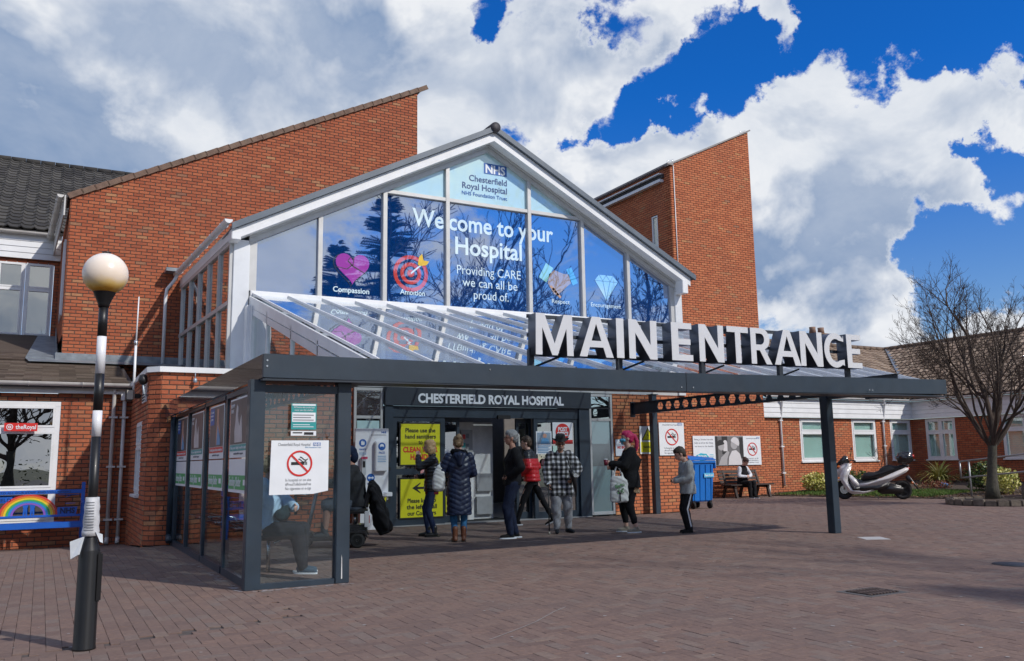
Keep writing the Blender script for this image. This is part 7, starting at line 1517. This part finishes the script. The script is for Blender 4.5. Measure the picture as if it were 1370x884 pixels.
# grey haired man in black hoodie
def x3(J):
    b = MB()
    for s in (-1, 1): b.tube([J['hp'](s * .030 + .017 * math.cos(a), .098, .012 + .015 * math.sin(a)) for a in [2 * PI * i / 12 for i in range(13)]], .0018, 4); b.tube([J['hp'](s * .047, .097, .015), J['hp'](s * .078, .0, .012)], .0018, 4)
    J['put']('glasses', b, BLACK)
    b = MB(); loft(b, [J['P'] + V3(0, 0, -.09), J['P'] + V3(0, 0, -.05)], [(.178, .132), (.18, .134)]); J['put']('hem_band', b, cloth('black_fleece_rib', (.008, .008, .010)), .012, 1)
person('grey haired man in glasses with a black hoodie and hands in its pockets', (6.92, 12.76, 0), (-.93, .36), H=1.75, build=1.08, wl=(-.16, .06, 1.03), el=(-.9, -1, -.1), wr=(.16, .06, 1.03), er=(.6, -1, -.3), ar=(.09, -.05, .09), al=(-.09, .06, .09), tr=(.05, 1, 0), tl=(-.2, 1, 0), lean=(0, -.02), hair='short', hairc=(.26, .26, .26), skin='ruddy', head=(0, .0),
       top=dict(m=cloth('black_fleece', (.012, .012, .014)), fat=.012, hem=-.07, fn=folds(.007, 20, 7), hood=True, arm=.008), bottom=dict(m=cloth('dark_navy_denim', (.014, .020, .045)), fat=.010), shoes=(cloth('black_trainer', (.012, .012, .012)), PRINTW), extra=x3)
# man in red and black padded jacket walking in
RJ = mat('red_padded_nylon', (.55, .012, .018), .38, var=.12, coat=.15); KJ = mat('black_padded_nylon', (.014, .015, .018), .4, var=.2, coat=.1)
def x4(J):
    o = J['put']('chest_badge', MB().box(-.155, -.135, .085, .10, 1.22, 1.27), mat('turquoise_badge', (.02, .55, .50), .4))
pr4 = gp(713, 703)
person('young man in a red and black padded jacket striding through the doors', (pr4.x, pr4.y, 0), (-.72, .69), H=1.74, wl=(-.24, .18, 1.02), wr=(.24, .14, 1.0), ar=(.10, -.40, .12), al=(-.09, .30, .09), tr=(.15, .75, -.35), lean=(0, .06), hair='short', hairc=(.06, .035, .02), pelvis=(0, 0, .93), head=(.15, .12),
       top=dict(m=[RJ, KJ], fat=.030, hem=-.05, fn=quilt(.011, .085, 2), collar=True, zone=lambda c: (c[:, 2] > 1.33)), bottom=dict(m=cloth('black_denim', (.012, .012, .014)), fat=-.006), shoes=(cloth('black_trainer', (.012, .012, .012)), PRINTW), extra=x4)
# man in plaid coat with cowboy hat and stick
pm_ = bpy.data.materials.new('black_white_plaid'); pm_.use_nodes = True; t = pm_.node_tree; p_ = principled(pm_); p_.inputs['Roughness'].default_value = .95
tcn = t.nodes.new('ShaderNodeTexCoord'); sp = t.nodes.new('ShaderNodeSeparateXYZ'); t.links.new(tcn.outputs['Object'], sp.inputs[0])
def mm(op, a, b=None):
    n = t.nodes.new('ShaderNodeMath'); n.operation = op
    for i, v in enumerate((a, b)):
        if v is None: continue
        if isinstance(v, (int, float)): n.inputs[i].default_value = v
        else: t.links.new(v, n.inputs[i])
    return n.outputs[0]
def band(s, per, w): n = t.nodes.new('ShaderNodeMapRange'); n.interpolation_type = 'SMOOTHSTEP'; t.links.new(mm('SINE', mm('MULTIPLY', s, 2 * PI / per)), n.inputs[0]); n.inputs[1].default_value = w - .25; n.inputs[2].default_value = w + .25; return n.outputs[0]
dist = t.nodes.new('ShaderNodeTexNoise'); dist.inputs['Scale'].default_value = 5; t.links.new(tcn.outputs['Object'], dist.inputs['Vector'])
xx = mm('ADD', sp.outputs[0], mm('MULTIPLY', dist.outputs['Fac'], .04)); zz_ = mm('ADD', sp.outputs[2], mm('MULTIPLY', dist.outputs['Fac'], .05))
s1 = band(xx, .085, -.1); s2 = band(zz_, .085, -.1); sm_ = mm('MULTIPLY', mm('ADD', s1, s2), .5); rp = t.nodes.new('ShaderNodeValToRGB'); e = rp.color_ramp.elements; e.new(.5)
for i, (q, c) in enumerate(((0, .60), (.5, .14), (1, .012))): e[i].position = q; e[i].color = (c, c, c * 1.04, 1)
t.links.new(sm_, rp.inputs[0]); t.links.new(rp.outputs[0], p_.inputs['Base Color'])
def x5(J):
    hm_ = mat('black_felt', (.012, .012, .013), .8, var=.2); b = MB(); hp = J['hp']
    def ring(rx, ry, z, lift=0): return [hp(rx * math.cos(a), ry * math.sin(a) - .005, z + lift * abs(math.cos(a)) ** 2.2) for a in [2 * PI * i / 28 for i in range(28)]]
    rs = [ring(.150, .135, .060, .040), ring(.145, .130, .055, .037), ring(.090, .105, .050), ring(.088, .102, .12), ring(.076, .090, .165), ring(.03, .05, .150)]
    for r in rs: b.v += [tuple(p) for p in r]
    for i in range(5):
        for q in range(28): b.f.append((i * 28 + q, i * 28 + (q + 1) % 28, (i + 1) * 28 + (q + 1) % 28, (i + 1) * 28 + q)); b.m.append(0); b.sm.append(True)
    b.f.append(tuple(range(140, 168))); b.m.append(0); b.sm.append(True); h = J['put']('hat', b, hm_)
    b = MB()
    for i in range(20): a = 2 * PI * i / 20; b.ball(hp(.091 * math.cos(a), .106 * math.sin(a) - .005, .062), .004, 6, 4)
    J['put']('hat_studs', b, CHROME, parent=h)
    b = MB(); chain(b, [hp(-.06, .080, .012), hp(-.03, .094, .010), hp(.03, .094, .010), hp(.06, .080, .012)], [.011] * 4, 8); J['put']('sunglasses', b, mat('dark_lens', (.02, .02, .022), .1), .006, 0)
    b = MB(); chain(b, [hp(-.045, .07, -.055), hp(0, .092, -.055), hp(.045, .07, -.055)], [.022, .026, .022], 8); chain(b, [hp(0, .07, -.09), hp(0, .088, -.06)], [.03, .02]); J['put']('beard', b, mat('grey_stubble', (.32, .20, .155), .9, var=.4), .007, 1)
    b = MB(); P_, n_ = J['P'], J['nk']; chain(b, [P_ + V3(0, .165, -.20), P_ + V3(0, .155, .05), J['ch'] + V3(0, .16, 0), n_ + V3(0, .11, -.06)], [.009] * 4, 6); J['put']('coat_front_edge', b, BLACK)
    for s in (-1, 1): b = MB(); c = J['ch'] + V3(s * .085, .150, -.01); b.box(c.x - .05, c.x + .05, c.y - .01, c.y + .012, c.z - .05, c.z + .05); J['put']('chest_pocket', b, pm_)
    c_ = thing('walking_stick', 'black walking stick in the hand of the man in the plaid coat', 'walking stick', wpos(J, J['wR'] + V3(.01, .08, 0))); w = wpos(J, J['wR'] + V3(.0, .075, -.01)); f = V3(w.x - .02, w.y - .03, 0)
    MB().tube([f + V3(0, 0, .03), w + V3(0, 0, -.02)], .011, 8).build('shaft', BLACK, c_); MB().tube([w + V3(-.05, -.02, -.01), w + V3(0, 0, .01), w + V3(.05, .02, .0)], .014, 8).build('grip', mat('pale_grip', (.5, .52, .55), .4), c_); MB().tube([f, f + V3(0, 0, .05)], [.018, .013], 8).build('ferrule', mat('pale_rubber', (.35, .33, .28), .7), c_)
    g = thing('camera_bag', 'black strapped bag and folded stick tucked under the plaid coat man\'s arm', 'bag', wpos(J, J['wL'])); w = wpos(J, J['wL'] + V3(.02, .06, .02)); b = MB(); b.tube([w + V3(-.05, -.02, .12), w + V3(0, -.03, .02), w + V3(.03, -.03, -.12), w + V3(.06, -.02, -.28)], [.035, .05, .035, .014], 10); b.build('bag_body', BLACK, g)
    MB().tube([w + V3(.01, -.06, .03), w + V3(.01, -.09, .03)], .038, 16).build('silver_ring', CHROME, g); MB().tube([w + V3(-.10, 0, .35), w + V3(-.04, -.03, .12), w + V3(.05, -.03, -.2), w + V3(.07, 0, -.34)], .012, 6).build('strap', BLACK, g)
person('man in a black cowboy hat and black and white plaid coat', (8.08, 13.12, 0), (-.42, -.91), H=1.66, build=1.12, wr=(.26, .20, .93), er=(1, -.5, 0), wl=(-.21, .20, 1.02), el=(-1, -.6, 0), ar=(.10, .12, .09), al=(-.13, -.03, .09), tr=(.1, 1, 0), tl=(-.55, .9, 0), lean=(.0, .05), head=(0, .22), hair=None, skin='tan',
       top=dict(m=pm_, fat=.030, hem=-.26, flare=.02, fn=folds(.010, 17, 5), collar=True, arm=.012), bottom=dict(m=cloth('grey_jogger', (.27, .27, .29), var=.15), fat=.016, ankle=.03, fn=folds(.009, 24, 1)), shoes=(cloth('navy_slipper', (.012, .015, .022)), None), extra=x5)
# woman with pink hair
LEO = mat('leopard_cloth', (.30, .20, .12), .8, var=.85, vscale=55)
def x6(J):
    hp = J['hp']; b = MB(); chain(b, [hp(-.045, .058, -.03), hp(-.02, .090, -.03), hp(.02, .090, -.03), hp(.045, .058, -.03)], [.034] * 4, 8); chain(b, [hp(0, .07, -.075), hp(0, .098, -.02)], [.03, .022]); J['put']('face_mask', b, mat('light_blue_mask', (.10, .42, .62), .7), .008, 1)
    b = MB(); n = J['nk']; chain(b, [n + V3(.06 * math.cos(a), .065 * math.sin(a), .015 - .03 * math.sin(a)) for a in [2 * PI * i / 10 for i in range(11)]], [.026] * 11); J['put']('scarf', b, LEO, .010, 1)
    b = MB(); loft(b, [J['P'] + V3(0, 0, -.25), J['P'] + V3(0, -.01, -.10)], [(.215, .165), (.20, .15)]); J['put']('shirt_tail', b, LEO, .012, 1, folds(.010, 22, 4))
    w = wpos(J, J['wL'] + V3(.02, .09, .02)); c_ = thing('coffee_cup', 'dark red takeaway cup with a white lid in the pink haired woman\'s hand', 'cup', w); MB().lathe([(.028, -.05), (.036, .05)], w, 16).build('cup', mat('maroon_cup', (.16, .012, .03), .4), c_); MB().lathe([(.038, .05), (.038, .06), (.034, .066)], w, 16).build('lid', PRINTW, c_)
    g = thing('carrier_bag', 'white carrier bag with a green and black tree print hanging from her forearm', 'bag', wpos(J, J['eL'])); a = wpos(J, J['eL'] * .45 + J['wL'] * .55 + V3(-.03, 0, -.03)); sd = V3(.88, -.476, 0)
    b = MB(); bt = a + V3(0, -.03, -.62); loft(b, [bt, bt + V3(0, 0, .03), bt + V3(0, 0, .2), bt + V3(0, 0, .38), bt + sd * -.02 + V3(0, 0, .45)], [(.13, .035), (.165, .055), (.16, .06), (.15, .045), (.10, .03)], side=sd); chain(b, [bt + sd * .08 + V3(0, 0, .43), a + sd * .015], [.022, .012]); chain(b, [bt + sd * -.09 + V3(0, 0, .43), a - sd * .015], [.022, .012])
    me = voxel(b, .012, 1); displace(me, folds(.006, 34, 9)); me.materials.append(mat('pale_carrier_plastic', (.56, .57, .56), .45, var=.08)); link('bag', me, g)
    nrm = V3(-.476, -.88, 0); o = bt + nrm * .066 + sd * .01 + V3(0, 0, .13); flat('tree_print', [[(-.012, -.10), (.012, -.10), (.006, 0), (.04, .07), (.03, .075), (0, .03), (-.035, .08), (-.045, .07), (-.006, 0)]], o, PRINTK, g, ux=sd, th=.006)
    R_ = random.Random(3)
    flat('leaf_print', [circ(R_.uniform(-.08, .08), R_.uniform(.03, .19), R_.uniform(.008, .016), 7) for _ in range(26)], o, mat('leaf_green_print', (.12, .30, .12), .5), g, ux=sd, th=.007)
person('woman with pink ponytail and blue face mask in black clothes', (9.12, 12.48, 0), (-.90, .42), H=1.73, build=1.22, hipw=1.1, wl=(-.12, .36, 1.22), el=(-.7, -.5, -1), wr=(.12, .30, 1.15), er=(.6, -.5, -1), ar=(.12, .07, .09), al=(-.12, -.06, .09), tl=(-.35, 1, 0), hair='pony', hairc=(.50, .015, .10), head=(0, -.02),
       top=dict(m=cloth('black_jumper', (.012, .012, .014)), fat=.012, hem=-.16, fn=folds(.006, 20, 8), flare=.012), bottom=dict(m=cloth('black_trousers', (.010, .010, .012)), fat=.004, ankle=.10), shoes=(cloth('beige_trainer', (.30, .26, .21)), PRINTW), extra=x6, bustw=1.25)
# boy
def x7(J):
    for a_, kn in ((J['aL'], J['kL']),):
        b = MB(); h_ = J['P'] + V3(-.095, 0, -.10); s = V3(-.074, -.004, 0); b.obox(h_ + s * 1.38, kn + s * 1.14, .012, .028, up=(0, 1, 0)); b.obox(kn + s * 1.14, a_ + V3(-.070, 0, .05), .012, .026, up=(0, 1, 0)); J['put']('white_stripe', b, PRINTW)
    b = MB(); b.box(.0, .05, .0, .012, -.03, .03); b.v = [tuple(V3(v) + J['wL'] + V3(.03, .10, 0)) for v in b.v]; J['put']('phone', b, BLACK)
person('boy in a grey hoodie and black striped track pants looking down', (9.80, 11.75, 0), (-.86, .30), H=1.43, build=1.05, wl=(-.06, .26, 1.10), el=(-.6, -1, -.3), wr=(.08, .26, 1.10), er=(.6, -1, -.3), ar=(.08, .0, .09), al=(-.09, .02, .09), hair='short', hairc=(.055, .035, .022), head=(-.15, .45), lean=(0, .03),
       top=dict(m=cloth('grey_marl_fleece', (.34, .355, .365), var=.14), fat=.022, hem=-.13, fn=folds(.009, 19, 3), hood=True, arm=.012), bottom=dict(m=cloth('black_track_fabric', (.014, .014, .017)), fat=.008, flare=.006), shoes=(cloth('black_trainer', (.012, .012, .012)), BLACK), extra=x7)
# woman on the wooden bench
def x8(J):
    b = MB(); loft(b, [J['P'] + V3(0, 0, -.02), J['wa'], J['ch'], J['nk'] + V3(0, -.01, -.05), J['nk'] + V3(0, 0, .03)], [(.19, .15), (.18, .145), (.195, .155), (.155, .115), (.085, .085)]); J['put']('gilet', b, cloth('black_gilet', (.012, .012, .014)), .012, 1, quilt(.006, .07, 3))
person('seated woman in a black gilet over white sleeves looking at her lap', (19.62, 20.86, 0), (.10, -1), H=1.66, pelvis=(0, 0, .52), ar=(.10, .42, .09), al=(-.06, .46, .09), kr=(.1, .3, 1), kl=(-.1, .3, 1), wr=(.08, .26, .72), wl=(-.06, .26, .72), er=(1, -.3, -.3), el=(-1, -.3, -.3), lean=(.02, .10), head=(0, .55), hair='bun', hairc=(.05, .025, .018),
       top=dict(m=cloth('white_cotton', (.62, .64, .68)), fat=.006, hem=-.04), bottom=dict(m=cloth('black_legging', (.010, .010, .012)), fat=.012), shoes=(cloth('black_trainer', (.012, .012, .012)), PRINTW), extra=x8)
bg2 = thing('handbag', 'small brown handbag on the bench beside the seated woman', 'bag', (19.92, 20.85, .43)); me = voxel((lambda q: (cap(q, (19.86, 20.85, .53), (20.0, 20.87, .52), .07, .06), q)[1])(MB()), .012, 1); me.materials.append(mat('tan_leather', (.22, .08, .03), .5)); link('bag', me, bg2)
# person in the shelter
def x10(J):
    hp = J['hp']; b = MB(); chain(b, [hp(-.04, .05, -.05), hp(0, .08, -.07), hp(.04, .05, -.05)], [.035, .04, .035]); chain(b, [hp(0, .06, -.08), hp(0, .07, -.17)], [.04, .02]); J['put']('beard', b, mat('blond_beard', (.38, .26, .12), .8, var=.3), .009, 1, folds(.003, 70, 1))
    b = MB(); c = J['P'] + V3(.02, .22, .12); chain(b, [c + V3(-.09, 0, .02), c + V3(.09, 0, .02)], [.075, .07]); chain(b, [c + V3(-.08, .02, .09), c + V3(.08, .02, .07)], [.04, .03]); J['put']('bag_on_lap', b, cloth('dark_teal_bag', (.012, .028, .034)), .012, 1, folds(.006, 30, 5))
person('seated person in a light blue hoodie behind the shelter no smoking sign', (2.36, 10.50, 0), (.86, -.50), H=1.72, build=1.12, pelvis=(0, 0, .56), ar=(.10, .50, .09), al=(-.10, .44, .09), kr=(.1, .3, 1), kl=(-.1, .3, 1), wl=(-.08, .33, .78), el=(-1, -.3, -.2), wr=(.24, -.02, .56), er=(1, -.8, 0), lean=(0, .02), hair='short', hairc=(.40, .27, .12), head=(0, .15),
       top=dict(m=cloth('light_blue_fleece', (.38, .55, .72), var=.12), fat=.022, hem=-.06, fn=folds(.009, 20, 1), arm=.010, hood=True), bottom=dict(m=cloth('charcoal_trouser', (.020, .022, .028)), fat=.014), shoes=(cloth('slate_trainer', (.05, .085, .12)), PRINTW), extra=x10)

# ------------------------------------------------------------------ mobility scooter and rider
mp = gp(479, 731); fw_ = V3(-.93, .36, 0).normalized(); mrz = math.atan2(-fw_.x, fw_.y)
MO = thing('mobility_scooter', 'black and silver mobility scooter standing by the shelter post', 'mobility scooter', (mp.x, mp.y, 0), mrz)
def mo(name, b, m, bevel=.01):
    me = b.mesh(name, m); bm = bmesh.new(); bm.from_mesh(me); bmesh.ops.recalc_face_normals(bm, faces=bm.faces)
    if bevel: bmesh.ops.bevel(bm, geom=[e for e in bm.edges if len(e.link_faces) == 2 and e.calc_face_angle(0) > .6], offset=bevel, segments=2, affect='EDGES', clamp_overlap=True)
    bm.to_mesh(me); bm.free(); return link(name, me, MO, world=False)
def mwheel(x, y, r, w, spokes=8):
    o = bpy.data.objects.new('wheel', None); COL.objects.link(o); o.parent = MO; o.location = (x, y, r)
    link('tyre', MB().lathe([(r * .62, -w / 2), (r * .9, -w / 2), (r, -w * .25), (r, w * .25), (r * .9, w / 2), (r * .62, w / 2), (r * .62, -w / 2)], (0, 0, 0), 24, axis='x').mesh('tyre', RUBBER), o, world=False)
    b = MB(); b.lathe([(r * .58, -w * .45), (r * .64, -w * .45), (r * .64, w * .45), (r * .58, w * .45), (r * .58, -w * .45)], (0, 0, 0), 24, axis='x'); b.lathe([(r * .2, -w * .5), (r * .2, w * .5)], (0, 0, 0), 12, axis='x')
    b.lathe([(r * .60, -w * .30), (r * .60, w * .30)], (0, 0, 0), 24, axis='x')
    for i in range(spokes): a = 2 * PI * i / spokes; b.obox((0, r * .1 * math.cos(a), r * .1 * math.sin(a)), (0, r * .6 * math.cos(a), r * .6 * math.sin(a)), w * .9, r * .09, up=(0, -math.sin(a), math.cos(a)))
    link('rim', b.mesh('rim', mat('silver_rim', (.60, .61, .62), .4, .1)), o, world=False)
for s in (-1, 1): mwheel(s * .24, 0, .115, .07); mwheel(s * .20, .78, .085, .055)
mo('rear_housing', MB().box(-.20, .20, -.14, .20, .13, .34), SBK, .03); mo('floor_pan', MB().box(-.20, .20, .15, .72, .11, .15), SBK, .01); mo('front_housing', MB().prism([(-.14, .62, .12), (-.14, .90, .12), (-.14, .86, .24), (-.14, .70, .26)], (.28, 0, 0)), SBK, .02)
for s in (-1, 1): mo('mudguard', MB().prism([(s * .24 - .045, -.16, .14), (s * .24 - .045, -.13, .24), (s * .24 - .045, 0, .27), (s * .24 - .045, .13, .24), (s * .24 - .045, .16, .16), (s * .24 - .045, .10, .22), (s * .24 - .045, -.10, .22)], (.09, 0, 0)), SBK, .004)
mo('tiller', MB().tube([(0, .76, .24), (0, .62, .92)], .028, 12), mat('grey_tiller', (.42, .43, .44), .35, .4), 0); mo('handlebar', MB().tube([(-.26, .52, .93), (-.1, .60, .94), (.1, .60, .94), (.26, .52, .93)], .016, 10), BLACK, 0); mo('control_panel', MB().box(-.10, .10, .55, .64, .90, 1.0), BLACK, .02)
b = MB(); 
for i in range(7): b.tube([(-.15, .72, .52 + i * .04), (-.15, .94, .54 + i * .04)], .004, 4); b.tube([(.15, .72, .52 + i * .04), (.15, .94, .54 + i * .04)], .004, 4)
for i in range(7): b.tube([(-.15 + .05 * i, .94, .50), (-.15 + .05 * i, .95, .80)], .004, 4)
mo('front_basket', b, BLACK, 0); mo('basket_rim', MB().tube([(-.16, .72, .80), (-.16, .95, .81), (.16, .95, .81), (.16, .72, .80)], .008, 6), CHROME, 0)
mo('seat_post', MB().tube([(0, .05, .33), (0, .05, .50)], .03, 12), CHROME, 0); mo('seat', MB().box(-.22, .22, -.14, .28, .50, .58), SEAT, .03); mo('backrest', MB().prism([(-.20, -.14, .56), (-.20, -.22, .98), (-.20, -.16, .99), (-.20, -.07, .58)], (.40, 0, 0)), SEAT, .03)
mo('rear_lamp', MB().box(-.23, -.19, -.18, -.12, .36, .48), mat('red_lamp', (.4, .01, .01), .2), .005); mo('rear_lamp_housing', MB().box(-.245, -.185, -.17, -.10, .30, .54), mat('pale_lamp_housing', (.5, .5, .52), .4), .01)
SW = (0, 0, 0)
def x9(J):
    hp = J['hp']; b = MB()
    def add(c, r): 
        base = len(b.v); b.ball((0, 0, 0), r, 14, 10)
        for i in range(base, len(b.v)): b.v[i] = tuple(J['HC'] + J['HM'] @ ((V3(b.v[i]) + V3(c)) * 1.1))
    add((0, -.01, .05), (.092, .108, .095)); add((0, -.06, -.02), (.082, .07, .10)); J['put']('beanie', b, cloth('navy_knit', (.010, .018, .045)), .010, 1)
person('person in a navy hat and dark grey shirt riding the mobility scooter', (mp.x + fw_.x * .06, mp.y + fw_.y * .06, 0), (fw_.x, fw_.y), H=1.74, build=1.25, pelvis=(0, -.02, .70), ar=(.12, .48, .24), al=(-.12, .44, .24), kr=(.2, .6, 1), kl=(-.2, .6, 1), wr=(.20, .42, .98), wl=(-.22, .42, .98), er=(1, -.3, -.8), el=(-1, -.3, -.8), lean=(0, .06), head=(0, .1), hair=None, skin='ruddy',
       top=dict(m=cloth('dark_grey_jersey', (.028, .030, .034)), fat=.016, hem=-.08, fn=folds(.008, 17, 2)), bottom=dict(m=cloth('grey_short', (.07, .085, .11)), fat=.016, ankle=.33), shoes=(cloth('grey_boot', (.06, .065, .07)), BLACK, .10), extra=x9)
ct = thing('draped_coat', 'black coat hung over the back of the mobility scooter seat', 'coat', (mp.x, mp.y, .5)); b = MB(); F = fw_; S = V3(F.y, -F.x, 0); o0 = V3(mp.x, mp.y, 0) - F * .22
loft(b, [o0 - F * .20 + V3(0, 0, .20), o0 - F * .14 + V3(0, 0, .36), o0 - F * .06 + V3(0, 0, .66), o0 + V3(0, 0, .88), o0 + F * .04 + V3(0, 0, .97)], [(.20, .10), (.25, .13), (.24, .11), (.21, .08), (.16, .04)], side=S); chain(b, [o0 - S * .2 + V3(0, 0, .86), o0 - S * .24 - F * .10 + V3(0, 0, .55), o0 - S * .22 - F * .2 + V3(0, 0, .30)], [.06, .06, .05])
me = voxel(b, .014, 2); displace(me, folds(.020, 21, 6)); me.materials.append(cloth('black_coat_wool', (.008, .008, .010))); link('coat', me, ct)
bpy.data.scenes.remove(WORK)
